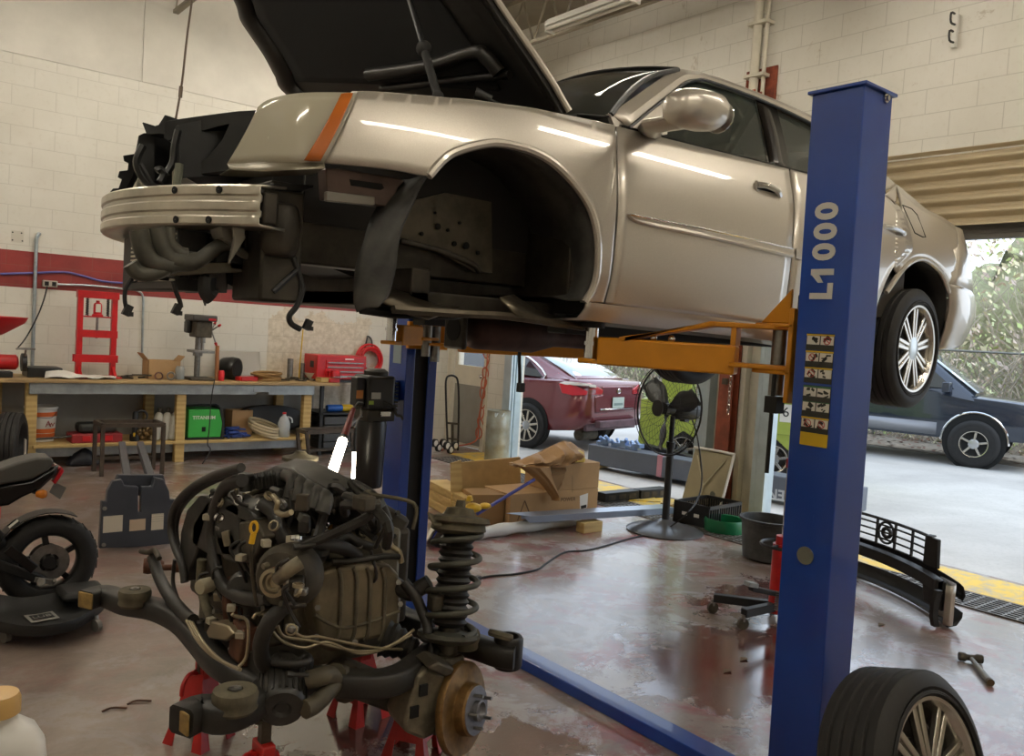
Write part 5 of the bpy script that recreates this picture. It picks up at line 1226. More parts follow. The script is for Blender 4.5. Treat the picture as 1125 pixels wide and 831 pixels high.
MB().bx((1.55, YF, ZB-.15), (3.85, YF+.04, ZB-.037)).bx((3.82, YF-.004, ZB-.12), (4.07, YF+.036, ZB-.04)).bx((4.0, YF, ZB-.15), (4.58, YF+.04, ZB-.037)).build('front_beam', m_galvb, bench, bevel=.004)
for x in (1.53, 2.98, 4.47): MB().bx((x, YF+.042, 0), (x+.10, YF+.13, ZB-.037)).build('leg', m_pine, bench, bevel=.004)
for x in (.6,): MB().bx((x, YF+.042, 0), (x+.10, YF+.13, ZB-.037)).build('leg', m_pine, bench, bevel=.004)
for x in (1.3, 2.8, 4.35): MB().bx((x, 9.98, 0), (x+.10, 10.07, ZB-.037)).build('leg', m_pine, bench, bevel=.004)
MB().bx((1.60, YF+.02, .205), (4.50, 10.08, .235)).build('shelf', m_pine, bench, bevel=.003)
MB().bx((1.60, YF+.135, .10), (4.50, YF+.165, .20)).build('shelf_beam', m_galvb, bench)
MB().bx((1.25, 10.075, .236), (4.9, 10.10, .84)).build('back_panel', mat('grey_block_shade', '9a9890', .6, var=.1, vs=3), bench)
T = lambda px, py, y: Y(y, px, py)
def on(px, py): return Z(ZB, px, py)
def on2(px, py): return Z(.235, px, py)
# shop press
yp = 9.72; t = thing('shop_press', 'bright red hydraulic shop press standing on the workbench', 'press', (2.2, yp, ZB))
a = T(82, 319, yp); c = T(130, 322, yp); X0, X1 = a.x+.03, c.x; zt_ = a.z
for x in (X0, X1-.06): MB().bx((x, yp-.03, ZB+.012), (x+.055, yp+.03, zt_)).build('upright', m_red, t, bevel=.003)
zf = lambda py: Y(yp, 105, py).z
MB().bx((X0-.005, yp-.045, zt_-.07), (X1+.005, yp+.045, zt_+.005)).build('top_beam', m_red, t, bevel=.003)
MB().bx((X0, yp-.04, zf(371)), (X1, yp-.03, zf(363))).bx((X0, yp+.03, zf(371)), (X1, yp+.04, zf(363))).build('middle_beam', m_red, t)
MB().bx((X0-.02, yp-.05, zf(398)), (X1+.01, yp-.03, zf(390))).bx((X0-.02, yp+.03, zf(398)), (X1+.01, yp+.05, zf(390))).build('bed_beam', m_red, t)
for x in (X0+.03, X1-.03): MB().bx((x-.06, yp-.16, ZB), (x+.06, yp+.16, ZB+.015)).bar((x, yp-.15, ZB+.01), (x, yp-.02, ZB+.12), .03, .012).build('foot', m_red, t, bevel=.003)
xm = (X0+X1)/2
j = MB().lathe([(.055, 0), (.055, .02), (.042, .03), (.042, .12), (.035, .14), (.018, .15), (.018, .17)], 18, (xm, yp, zf(348))).build('bottle_jack', m_redp, t)
MB().bx((xm-.13, yp-.04, zf(349)), (xm+.13, yp+.04, zf(347.5))).build('jack_plate', m_red, t); MB().bx((xm-.03, yp-.047, zf(343)), (xm+.02, yp-.043, zf(334))).build('jack_label', mat('decal_panel', 'cdc9bd', .4), j)
MB().cyl((xm, yp, zf(372)), (xm, yp, zf(348)), .013).build('ram', m_steel, t)
for s in (-.1, .1): MB().coil((xm+s, yp, zf(347)), (xm+s, yp, zt_-.06), .012, .005, 12, 6, 10).build('return_spring', m_black, t)
# bench grinder, tray, paper
g0 = on(14, 414); t = thing('bench_grinder', 'red bench grinder at the left end of the workbench', 'grinder', (g0.x-.12, 9.6, ZB)); gx, gy = g0.x-.12, 9.6
MB().bx((gx-.1, gy-.08, ZB), (gx+.1, gy+.08, ZB+.06)).build('base', m_black, t, bevel=.01)
MB().lathe([(.05, -.15), (.075, -.13), (.075, .13), (.05, .15)], 20, (gx, gy, ZB+.15), (1, 0, 0)).build('motor', m_red, t)
for s in (-1, 1): MB().lathe([(.09, -.02), (.09, .02)], 24, (gx+s*.2, gy, ZB+.15), (1, 0, 0)).build('grinding_wheel', m_black, t)
MB().tube([(gx+.2, gy-.05, ZB+.2), (gx+.2, gy-.1, ZB+.28)], .01, 6, 1).box((gx+.2, gy-.1, ZB+.29), (.16, .05, .02)).build('eye_shield', m_steel, t)
p = on(35, 412); t = MB().bx((p.x-.1, 9.6, ZB), (p.x+.22, 9.9, ZB+.10)).build('parts_tray', m_black, None, bevel=.01); tag(t, 'low black tray beside the paper on the workbench', 'tray')
rnd = random.Random(3); rows = []; pc = on(40, 414)
for i in range(9):
    r = []
    for jx in range(13):
        u, v = jx/12, i/8; r.append(V((pc.x+.02+u*.66+v*.10-.10*(1-v)*0, 9.42+v*.36, ZB+.004+.075*(1-u)*math.sin(PI*min(1, v*1.2))*(.6+.4*math.sin(u*7))+.02*abs(math.sin(u*9+v*5))+.006*rnd.random())))
    rows.append(r)
t = MB().grid(rows).build('paper_sheet', mat('white_paper', 'd9d6cd', .8), None, solid=.002); tag(t, 'crumpled white paper spread on the workbench in front of the red press', 'paper')
# carton with parts, jars
def carton(n, lab, cat_, c, sx, sy, h, rz=0, flaps=True, parent=None):
    c = V(c); t = thing(n, lab, cat_, c); R_ = M.Rotation(rz, 4, 'Z'); b = MB(); w = .006
    L = lambda x, y, z: c+R_ @ V((x, y, z))
    for a0, a1 in (((-sx/2, -sy/2, 0), (sx/2, -sy/2+w, h)), ((-sx/2, sy/2-w, 0), (sx/2, sy/2, h)), ((-sx/2, -sy/2, 0), (-sx/2+w, sy/2, h)), ((sx/2-w, -sy/2, 0), (sx/2, sy/2, h)), ((-sx/2, -sy/2, 0), (sx/2, sy/2, w))):
        q = MB().bx(a0, a1); b.add([c+R_ @ v for v in q.v], q.f)
    b.build('carton', m_card, t)
    if flaps:
        for e, dx in ((-1, .12), (1, .09)):
            b = MB().prism([L(e*sx/2, -sy/2, h), L(e*sx/2, sy/2, h), L(e*(sx/2+dx*.5), sy/2, h+dx*.6), L(e*(sx/2+dx*.5), -sy/2, h+dx*.6)], (0, 0, .004)); b.build('flap', m_card, t)
    return t
p = on(158, 411); carton('cardboard_box', 'open cardboard box on the workbench beside the shop press', 'box', (p.x+.02, 9.78, ZB), .34, .24, .20)
for k, (px, lab) in enumerate(((158, 'shiny metal cylinder lying in front of the open cardboard box'), (170, 'dark metal cylinder beside the shiny one by the open cardboard box'))):
    p = on(px, 413); t = MB().lathe([(.03, -.06), (.045, -.06), (.045, .06), (.03, .06), (.03, -.06)], 20, (p.x, 9.52, ZB+.045), (.3, 1, 0), cap=False).build('metal_sleeve', m_chrome if k == 0 else m_steel, None); tag(t, lab, 'part')
p = on(181, 413); t = thing('glass_jar', 'glass jar with a dark filling next to the open cardboard box', 'jar', (p.x, 9.6, ZB)); MB().lathe([(.05, .002), (.05, .12), (.042, .135), (.042, .15)], 20, (p.x, 9.6, ZB)).build('jar', mat('milky_jar', 'b9bcb8', .1, alpha=.5), t); MB().lathe([(.045, .004), (.045, .09)], 18, (p.x, 9.6, ZB)).build('contents', mat('slate_contents', '3a4653', .5), t)
# drill press
p = on(204, 414); dx, dy = p.x, 9.62; t = thing('drill_press', 'grey bench drill press with red-knobbed feed handles on the workbench', 'drill press', (dx, dy, ZB))
zd = lambda py: Y(dy, 205, py).z
MB().bx((dx-.13, dy-.16, ZB), (dx+.13, dy+.12, ZB+.03)).build('base', m_iron, t, bevel=.008)
MB().cyl((dx, dy+.05, ZB+.03), (dx, dy+.05, zd(365)), .032).build('column', m_steel, t)
hd_ = MB().bx((dx-.09, dy-.14, zd(370)), (dx+.09, dy+.1, zd(352))).build('head', m_iron, t, bevel=.012)
MB().bx((dx-.14, dy-.18, zd(352)), (dx+.13, dy+.14, zd(345))).build('belt_cover', mat('drill_cover', '3a3733', .45), t, bevel=.015)
MB().bx((dx+.03, dy-.183, zd(351)), (dx+.11, dy-.179, zd(348.5))).build('maker_label', m_red, t)
MB().cyl((dx, dy-.10, zd(384)), (dx, dy-.10, zd(370)), .018).cyl((dx, dy-.10, zd(376)), (dx, dy-.10, zd(370)), .03).build('chuck', m_steel, t)
MB().bx((dx-.11, dy-.16, zd(387)), (dx+.12, dy+.09, zd(384))).bx((dx-.04, dy-.0, zd(391)), (dx+.04, dy+.1, zd(385))).build('table', m_steel, t, bevel=.004)
for a_ in (.6, 2.7, 4.8):
    c0 = V((dx+.11, dy-.05, zd(362))); e = c0+V((.06, .14*math.cos(a_)*.6+.0, .15*math.sin(a_))); s = MB().cyl(c0, e, .008, n=8).build('feed_handle', m_steel, t); MB().cyl(e-(e-c0)*.12, e+(e-c0)*.15, .016, .012, 10).build('knob', m_red, s)
MB().bx((dx-.14, dy+.0, zd(366)), (dx-.09, dy+.14, zd(352))).build('motor', m_black, t, bevel=.02)
p = on(219, 413); t = MB().lathe([(.026, 0), (.033, .008), (.033, .105), (.027, .115), (.026, .118), (.001, .116)], 20, (p.x, 9.5, ZB)).build('soda_can', m_redp, None); tag(t, 'red drinks can standing at the foot of the drill press', 'can')
p = on(235, 412); t = thing('welding_helmet', 'black welding helmet lying on the workbench behind the wooden stick', 'helmet', (p.x-.04, 9.68, ZB))
MB().lathe([(.02, -.17), (.09, -.15), (.125, -.08), (.135, .03), (.12, .08)], 22, (p.x-.06, 9.7, ZB+.135), (.6, -.75, 0), cap=True).build('shell', mat('helmet_black', '1a1a19', .3), t, sm=60)
MB().lathe([(.10, .081), (.085, .075), (.001, .06)], 22, (p.x-.06, 9.7, ZB+.135), (.6, -.75, 0)).build('opening', m_dark, t)
a, b_ = T(238, 414, 9.52), T(239, 380, 9.56); t = MB().cyl(V((a.x, a.y, ZB)), b_, .022, n=12).build('wooden_stick', mat('brown_stick', '8c5a33', .6), None); tag(t, 'brown wooden stick standing upright on the workbench', 'stick')
p = on(250, 414); t = MB().box((p.x, 9.55, ZB+.025), (.24, .12, .05), rz=.3).box((p.x+.15, 9.6, ZB+.02), (.12, .08, .03), rz=-.3).build('red_clamp', m_red, None, bevel=.01); tag(t, 'flat red tool lying beside the wooden stick', 'tool')
a, c = T(240, 408, 10.0), T(286, 387, 10.08); t = MB().prism([(a.x, 10.02, ZB), (c.x, 10.02, ZB), (c.x, 10.10, c.z), (a.x, 10.10, c.z)], (0, .006, 0)).build('tread_plate', mat('tread_plate', '9a948b', .35, .7, bump=.5, bs=160), None); tag(t, 'sheet of bare tread plate leaning on the wall behind the workbench clutter', 'metal sheet')
def coilrope(n, lab, c, R, r, k, mt, cat_):
    b = MB()
    for i in range(k): b.ring(V(c)+V((rnd.uniform(-.02, .02), rnd.uniform(-.02, .02), r+i*r*1.5)), (rnd.uniform(-.08, .08), rnd.uniform(-.08, .08), 1), R*rnd.uniform(.85, 1.05), r, 22, 6)
    o = b.build(n, mt, None); return tag(o, lab, cat_)
p = on(277, 415); coilrope('brown_hose_coil', 'brown coiled hose lying in the middle of the workbench', (p.x, 9.62, ZB), .17, .016, 4, mat('brown_hose', '8b6a3c', .6), 'hose')
for px, h, lab in ((280, .26, 'taller bare metal tube upright on the workbench'), (291, .21, 'shorter bare metal tube upright on the workbench')):
    p = on(px, 410); t = MB().lathe([(.036, 0), (.036, h), (.03, h), (.03, .01), (.001, .01)], 20, (p.x, 9.8, ZB)).build('metal_tube', m_steel, None); tag(t, lab, 'tube')
p = on(306, 411); t = MB().lathe([(.06, 0), (.13, .08), (.15, .10), (.145, .10), (.12, .075), (.05, .008), (.001, .008)], 24, (p.x+.02, 9.75, ZB), sx=1.1).build('white_bowl', m_white, None); tag(t, 'pale shallow bowl on the workbench beside the metal tubes', 'bowl')
p = on(334, 412); t = thing('spray_can', 'dark spray can on the workbench before the red tool chest', 'can', (p.x, 9.72, ZB)); MB().lathe([(.033, 0), (.033, .17), (.026, .19)], 18, (p.x, 9.72, ZB)).build('can', mat('dark_can', '2f332f', .35), t); MB().lathe([(.028, .19), (.028, .235), (.001, .236)], 16, (p.x, 9.72, ZB)).build('cap', m_black, t)
p = on(336, 416); t = MB().box((p.x, 9.52, ZB+.03), (.2, .12, .055), rz=.1).build('wood_block', m_pine, None, bevel=.004); tag(t, 'small block of raw wood before the dark spray can', 'wood block')
for k, (px, py, w, lab) in enumerate(((316, 416, .2, 'heap of dark small tools near the wood block'), (137, 414, .22, 'heap of dark small tools beside the foot of the red press'), (262, 410, .2, 'heap of dark hand tools behind the flat red tool'))):
    p = on(px, py); b = MB()
    for i in range(7): b.box((p.x+rnd.uniform(-w, w)*.6, 9.6+rnd.uniform(-.08, .1), ZB+.012+.012*(i % 3)), (rnd.uniform(.08, .2), .02, .018), rz=rnd.uniform(-1.5, 1.5))
    t = b.build('tool_heap', m_iron, None); tag(t, lab, 'tools', kind='stuff')
# red tool chest at the bench end, on a black stand
p0, p1 = T(347, 388, 9.6), T(401, 390, 9.6); zc0 = .93; zc1 = p0.z-.02
t = thing('tool_chest', 'red steel tool chest with drawers at the right end of the workbench', 'tool chest', ((p0.x+p1.x)/2, 9.72, zc0))
MB().bx((p0.x, 9.55, zc0), (p1.x, 9.92, zc1)).build('body', m_red, t, bevel=.01)
for k in range(4):
    z = zc0+.03+k*(zc1-zc0-.08)/4; d = MB().bx((p0.x+.12, 9.535, z), (p1.x-.03, 9.552, z+(zc1-zc0-.1)/4)).build('drawer', m_red, t, bevel=.003); MB().bx((p0.x+.14, 9.53, z+.008), (p1.x-.05, 9.536, z+.022)).build('drawer_pull', m_steel, d)
MB().bx((p0.x+.38, 9.548, zc1-.05), (p0.x+.5, 9.551, zc1-.035)).build('badge', m_white, t)
MB().bx((p0.x-.004, 9.64, zc0+.14), (p0.x+.0, 9.74, zc0+.22)).build('side_handle', m_black, t, bevel=.004)
t = thing('tool_stand', 'black metal stand carrying the red tool chest', 'stand', (5.1, 9.72, 0))
for x in (p0.x+.06, p1.x+.1):
    for y in (9.5, 9.95): MB().bx((x-.02, y-.02, 0), (x+.02, y+.02, .90)).build('leg', m_black, t)
MB().bx((p0.x+.03, 9.48, .90), (p1.x+.14, 9.98, .93)).build('top_shelf', m_black, t); MB().bx((p0.x+.03, 9.48, .50), (p1.x+.14, 9.98, .52)).build('shelf', m_black, t)
for k in range(4): MB().bx((p0.x+.1, 9.47, .06+k*.105), (p1.x+.08, 9.95, .155+k*.105)).build('drawer', mat('grey_drawer', '3a3c3e', .45), t, bevel=.006)
p = T(362, 453, 9.6); t = MB().lathe([(.04, 0), (.045, .03), (.045, .2), (.03, .22)], 16, (p.x-.03, 9.62, .565), (1, 0, 0)).build('blue_canister', mat('blue_plastic', '1c56a8', .4), None); tag(t, 'blue canister lying on the black stand below the red tool chest', 'canister')
p = T(374, 454, 9.6); t = MB().lathe([(.04, 0), (.045, .03), (.045, .16), (.03, .18)], 16, (p.x, 9.62, .565), (1, .1, 0)).build('yellow_tool', mat('yellow_plastic', 'c9a21c', .4), None); tag(t, 'yellow power tool lying beside the blue canister', 'tool')
t = thing('bench_vise', 'small red bench vise at the corner of the workbench', 'vise', (4.86, 9.5, ZB)); vx = T(383, 413, 9.5).x-.22
MB().bx((vx-.07, 9.43, ZB), (vx+.07, 9.57, ZB+.05)).bx((vx-.05, 9.5, ZB+.05), (vx+.05, 9.58, ZB+.14)).build('body', m_red, t, bevel=.008); MB().bx((vx-.05, 9.40, ZB+.07), (vx+.05, 9.46, ZB+.15)).build('jaw', m_red, t, bevel=.008); MB().cyl((vx, 9.28, ZB+.08), (vx, 9.45, ZB+.08), .012).cyl((vx-.09, 9.3, ZB+.08), (vx+.09, 9.3, ZB+.08), .006).build('screw', m_chrome, t)
# wall: conduits, boxes, hoses
wf = WL-.03
c0, c1 = T(40, 262, wf), T(35, 400, wf)
t = MB().cyl((c0.x, wf, ZB), (c0.x, wf, c0.z), .018).tube([(c0.x, wf, c0.z), (c0.x+.02, wf, c0.z+.05), (c0.x+.03, wf+.03, c0.z+.05)], .018, 8).build('wall_conduit', m_galv, None); tag(t, 'grey vertical conduit on the wall left of the outlet box', 'conduit')
o0 = T(55, 312, wf); t = thing('outlet_box', 'grey outlet box on the red wall stripe', 'outlet', (o0.x, WL, o0.z)); MB().bx((o0.x-.07, WL-.05, o0.z-.035), (o0.x+.07, WL, o0.z+.035)).build('box', mat('box_grey', 'a59f92', .5), t, bevel=.006)
for s in (-1, 1): MB().bx((o0.x+s*.035-.02, WL-.053, o0.z-.022), (o0.x+s*.035+.02, WL-.049, o0.z+.022)).build('socket', m_dark, t)
t = MB().tube([(o0.x-.03, WL-.05, o0.z-.03), T(48, 330, 10.05), T(40, 350, 10.0), T(28, 372, 9.95), T(18, 384, 9.9)], .008, 6).build('power_cord', m_black, None); tag(t, 'black cord from the outlet box down to the bench grinder', 'cord')
e0 = T(150, 320, wf); e1 = T(158, 390, wf)
t = MB().tube([(o0.x+.07, wf, o0.z), T(100, 314, wf), T(140, 318, wf), T(152, 320, wf), T(157, 326, wf), T(157, 345, wf), T(156, 392, wf)], .012, 8, 3).build('wall_conduit', m_galv, None); tag(t, 'thin conduit bending down the wall right of the red press', 'conduit')
hp_ = [(0, 301), (35, 300), (70, 299), (90, 303), (112, 309), (140, 311), (170, 309), (210, 313), (260, 317), (300, 322), (325, 327), (350, 326), (372, 327), (395, 331), (430, 333)]
t = MB().tube([T(a, b, WL-.02) for a, b in hp_], .012, 6, 4).build('air_hose', mat('violet_hose', '5a5a9c', .5), None); tag(t, 'long violet air hose running along the red wall stripe', 'hose')
r0_ = T(405, 395, WL-.06); t = thing('red_hose_coil', 'coiled red air hose hanging on the wall right of the tool chest', 'hose', (r0_.x, WL-.03, r0_.z))
b = MB()
for k in range(9): b.ring(r0_+V((rnd.uniform(-.02, .02), -.015*k+.03, rnd.uniform(-.03, .02))), (rnd.uniform(-.1, .1), 1, rnd.uniform(-.1, .1)), .18*rnd.uniform(.82, 1.1), .013, 26, 7)
b.build('hose', m_redp, t); MB().tube([r0_+V((-.06, .02, .12)), r0_+V((-.03, .02, .27)), r0_+V((.0, .055, .31)), r0_+V((.04, .02, .26)), r0_+V((.06, .02, .1))], .011, 8).build('hook', m_black, t)
q0 = T(20, 258, WL-.01); t = thing('wall_plate', 'pale metal wall plate with screw holes above the red stripe', 'plate', q0); MB().bx((q0.x-.06, WL-.006, q0.z-.08), (q0.x+.05, WL, q0.z+.04)).build('plate', mat('painted_plate', 'c4bfb2', .5), t)
for s, u in ((-.05, -.06), (.04, -.06), (-.05, .02), (.03, .02)): MB().cyl((q0.x+s, WL-.008, q0.z+u), (q0.x+s, WL-.005, q0.z+u), .008, n=8).build('hole', m_dark, t)
t = MB().tube([T(333, 362, 9.7), T(331, 385, 9.72), T(329, 408, 9.74), (T(329, 408, 9.74).x, 9.74, ZB)], .008, 5).build('yellow_strap', mat('yellow_plastic', 'c9a21c', .4), None); tag(t, 'thin yellow cord hanging over the workbench near the dark spray can', 'cord')
t = MB().tube([T(236, 416, 9.36), T(232, 440, 9.34), T(230, 470, 9.3), T(228, 488, 9.3), (3.3, 9.25, .15), (3.2, 9.2, .01)], .006, 6).build('power_cord', m_black, None); tag(t, 'black cord hanging over the bench edge past the green welder', 'cord')
# shelf under the bench
p = on2(38, 476); t = thing('plastic_bucket', 'white bucket with orange stripes under the workbench behind its left leg', 'bucket', (1.72, 9.78, .235))
bx_ = T(42, 470, 9.78).x+.02
bk = MB().lathe([(.125, 0), (.15, .33), (.158, .335), (.158, .355), (.148, .36), (.12, .01), (.001, .01)], 28, (bx_, 9.78, .235)).build('body', m_white, t)
for z in (.04, .09, .26): MB().lathe([(.1262+.0757*z, z), (.1262+.0757*(z+.045), z+.045)], 28, (bx_, 9.78, .235), cap=False).build('orange_stripe', mat('orange_print', 'd0662a', .5), bk)
for k, c in enumerate('Aw'): text(c, 'bucket_lettering', (bx_+.045+.03*k, 9.78-.148+.012*k, .235+.185), (1, .25, 0), (0, 0, 1), .09, mat('maroon_print', '8c3a3a', .5), bk)
MB().tube([(bx_-.15, 9.78, .57), (bx_-.08, 9.64, .5), (bx_+.08, 9.64, .49), (bx_+.15, 9.78, .57)], .004, 6).build('handle', m_steel, t)
def spare(n, lab, c, ax, R, w, rr):
    t = thing(n, lab, 'tire', c); x, y, z = frame(ax); prof = [(rr, -w*.35), (rr+.02, -w*.5), (R-.05, -w*.52), (R-.012, -w*.45)]
    for k in range(4): h0 = -w*.42+w*.84*k/4; h1 = h0+w*.21; prof += [(R-.01, h0+.001), (R, h0+.006), (R, h1-.006), (R-.01, h1-.001)]
    prof += [(R-.012, w*.45), (R-.05, w*.52), (rr+.02, w*.5), (rr, w*.35), (rr, -w*.35)]
    MB().lathe(prof, 40, c, ax, cap=False).build('tire', m_tyre, t, sm=50); return t
p = T(12, 478, 9.3); t = spare('tire', 'black tire with a white paper label standing left of the bench leg', (p.x-.02, 9.15, .30), (1, -.35, 0), .30, .2, .19); MB().bx((p.x+.075, 8.98, .20), (p.x+.082, 9.06, .36)).build('paper_label', mat('white_paper', 'd9d6cd', .8), t)
rc0, rc1 = T(77, 480, 9.55), T(133, 479, 9.55)
t = thing('tool_case', 'flat red tool case on the shelf under the workbench', 'case', ((rc0.x+rc1.x)/2, 9.6, .235)); MB().bx((rc0.x, 9.48, .235), (rc1.x, 9.75, .33)).build('case', mat('faded_red_plastic', '8c2327', .5), t, bevel=.012)
for x in (rc0.x+.14, rc1.x-.14): MB().bx((x-.04, 9.474, .255), (x+.04, 9.481, .31)).build('latch', m_redp, t, bevel=.004)
t = thing('black_case', 'black tool case lying on top of the flat red case', 'case', (rc0.x+.22, 9.62, .331)); MB().bx((rc0.x+.08, 9.52, .331), (rc1.x-.05, 9.76, .43)).build('case', mat('charcoal_plastic', '23241f', .5), t, bevel=.03); MB().bx((rc0.x+.18, 9.515, .36), (rc0.x+.3, 9.522, .38)).build('handle', m_black, t)
t = MB().tube([(rc0.x-.33, 9.5, .29), (rc0.x-.1, 9.5, .30), (rc0.x+.0, 9.5, .31)], .012, 6).build('pry_bar', m_black, None); tag(t, 'black bar poking out left of the flat red tool case', 'bar')
p = T(148, 478, 9.55); t = thing('pump_tool', 'dark tool with a yellow mark on the shelf right of the red case', 'tool', (p.x, 9.55, .235)); MB().lathe([(.05, 0), (.05, .07), (.03, .08), (.03, .3), (.02, .32)], 16, (p.x, 9.55, .235)).build('body', m_black, t); MB().bx((p.x-.03, 9.497, .29), (p.x-.01, 9.502, .33)).build('mark', mat('yellow_plastic', 'c9a21c', .4), t); MB().ring((p.x+.06, 9.55, .5), (0, 1, 0), .06, .012).build('cable_loop', m_black, t)
p = T(160, 476, 9.55); b = MB()
for k in range(16): b.ball((p.x+rnd.uniform(-.09, .1), 9.55+rnd.uniform(-.06, .06), .26+rnd.uniform(0, .1)), rnd.uniform(.02, .035), 8)
t = b.build('scrap_pile', mat('brassy_scrap', '6a5638', .4, .6, var=.3), None); tag(t, 'pile of small brassy parts on the shelf right of the dark tool', 'parts', kind='stuff')
for k, (px, lab) in enumerate(((172, 'grey gas bottle leaning on the shelf, furthest left of three'), (181, 'grey gas bottle leaning on the shelf, middle of three'), (190, 'grey gas bottle leaning against the middle bench leg'))):
    p = T(px, 484, 9.52); t = thing('gas_bottle', lab, 'bottle', (p.x, 9.52, .235), 'grey bottles under the bench'); a = V((p.x-.02, 9.52, .24)); d = V((.16, .1, 1)).normalized()
    MB().lathe([(.04, 0), (.05, .01), (.05, .25), (.035, .29), (.015, .31)], 18, a, d).build('bottle', mat('bottle_grey', '9b978b', .45), t); MB().lathe([(.018, .30), (.022, .32), (.022, .35), (.01, .36)], 12, a, d).build('valve', m_iron, t)
# green welder
w0, w1 = T(206, 478, 9.5), T(241, 477, 9.5)
t = thing('welder', 'bright green welding machine on the shelf under the workbench', 'welder', ((w0.x+w1.x)/2, 9.6, .235)); zw = lambda py: Y(9.5, 222, py).z
MB().prism([(w0.x, 9.48, .26), (w1.x+.03, 9.48, .26), (w1.x+.03, 9.48, .42), (w1.x-.01, 9.48, zw(450)), (w0.x, 9.48, zw(450))], (0, .3, 0)).build('casing', mat('welder_green', '35a042', .4), t, bevel=.006)
MB().prism([(w1.x+.005, 9.47, .245), (w1.x+.045, 9.47, .245), (w1.x+.045, 9.47, .43), (w1.x+.005, 9.47, zw(448)), (w1.x-.025, 9.47, zw(448)), (w1.x+.02, 9.47, .42)], (0, .32, 0)).build('front_frame', m_black, t, bevel=.004)
MB().tube([(w0.x-.0, 9.6, zw(450)), (w0.x+.0, 9.6, zw(447)), (w1.x-.02, 9.6, zw(446)), (w1.x, 9.6, zw(449))], .012, 8, 2).build('handle', m_black, t)
MB().bx((w0.x-.02, 9.47, .236), (w1.x+.04, 9.79, .258)).build('foot_rail', m_black, t)
text('TITANIUM', 'welder_lettering', ((w0.x+w1.x)/2-.01, 9.478, zw(459)), (1, 0, 0), (0, 0, 1), .055, m_white, t, bold=.001)
MB().bx(((w0.x+w1.x)/2-.03, 9.472, zw(474)), ((w0.x+w1.x)/2+.01, 9.479, zw(469))).build('socket', m_dark, t)
p = T(258, 474, 9.55); b = MB()
for k in range(9): b.tube([(p.x+rnd.uniform(-.17, .17), 9.55+rnd.uniform(-.1, .1), .25+.012*k) for _ in range(4)], .012, 6)
t = b.build('blue_cables', mat('blue_cable', '1f3d86', .5), None); tag(t, 'tangle of blue welding cable beside the green welder', 'cable', kind='stuff')
p = T(266, 460, 9.72); carton('small_carton', 'small brown carton behind the blue welding cable', 'box', (p.x, 9.82, .235), .26, .18, .30, .1, False)
t = MB().lathe([(.40, 0), (.39, .03), (.34, .09), (.33, .09)], 30, (T(295, 470, 9.9).x, 9.93, .40), (0, -1, .25), sx=1.3, sy=.45).build('bumper_trim', m_black, None); tag(t, 'big curved black plastic panel at the back of the shelf', 'panel')
p = T(292, 474, 9.55); b = MB()
for k in range(4): b.ring((p.x+rnd.uniform(-.02, .03), 9.6, .28+.035*k), (.25, -.2, 1), .17, .018, 24, 8, sx=1.1)
t = b.build('pale_hose_coil', mat('pale_hose', 'b9ab8c', .6), None); tag(t, 'pale coiled hose on the shelf behind the water jug', 'hose')
p = T(312, 484, 9.5); t = thing('water_jug', 'clear plastic jug with a red cap on the shelf end', 'jug', (p.x, 9.52, .235)); MB().lathe([(.06, 0), (.072, .01), (.072, .17), (.05, .23), (.02, .26), (.02, .275)], 20, (p.x, 9.52, .235)).build('jug', mat('cloudy_plastic', 'c3c9cc', .2, alpha=.8), t, sm=60); MB().lathe([(.022, .275), (.022, .295), (.001, .296)], 14, (p.x, 9.52, .235)).build('cap', m_redp, t); MB().tube([(p.x+.03, 9.49, .48), (p.x+.065, 9.46, .46), (p.x+.072, 9.455, .41)], .01, 8).build('handle', mat('cloudy_plastic', 'c3c9cc', .2, alpha=.8), t)
p = T(90, 508, 9.6); b = MB()
rows = [[V((p.x+.2*(i/8-.5)*1.6+rnd.uniform(-.015, .015), 9.55+.2*(k/6-.5)+rnd.uniform(-.015, .015), .005+.17*math.sin(PI*i/8)*math.sin(PI*k/6)+rnd.uniform(0, .02))) for k in range(7)] for i in range(9)]
t = b.grid(rows).build('dark_bag', mat('navy_bag', '15161f', .5), None, solid=.004); tag(t, 'crumpled dark bag on the floor under the bench shelf', 'bag')
# metal frames on the floor before the bench
def mframe(lab, a, b_, hz, dp, mt, tilt=0):
    a, b_ = V(a), V(b_); t = thing('steel_stand', lab, 'stand', (a+b_)/2); s = V((0, 1, 0))*dp; u = V((tilt, .0, hz))
    MB().bar(a, a+u, .035, .035).build('leg', mt, t); MB().bar(b_, b_+u*.99, .035, .035).build('leg', mt, t); MB().bar(a+s, a+s+u, .035, .035).build('leg', mt, t); MB().bar(b_+s, b_+s+u, .035, .035).build('leg', mt, t)
    MB().bar(a+u, b_+u, .04, .04).build('top_rail', mt, t); MB().bar(a+u+s, b_+u+s, .04, .04).build('top_rail', mt, t); MB().bar(a+u, a+u+s, .04, .04).build('side_rail', mt, t); MB().bar(b_+u, b_+u+s, .04, .04).build('side_rail', mt, t)
    MB().bar(a+V((0, 0, .13)), b_+V((0, 0, .13)), .03, .03).build('cross_rail', mt, t); return t
mframe('rusty brown steel frame standing before the red tool case', Z(0, 103, 518), Z(0, 168, 516), Y(9.1, 104, 464).z, -.3, mat('brown_steel', '4a4036', .5, .4, var=.3))
mframe('brown steel frame with splayed legs standing behind the engine', Z(0, 322, 505)+V((.0, -.2, 0)), Z(0, 372, 500)+V((.05, -.3, 0)), .38, -.25, mat('brown_steel', '4a4036', .5, .4, var=.3), -.06)
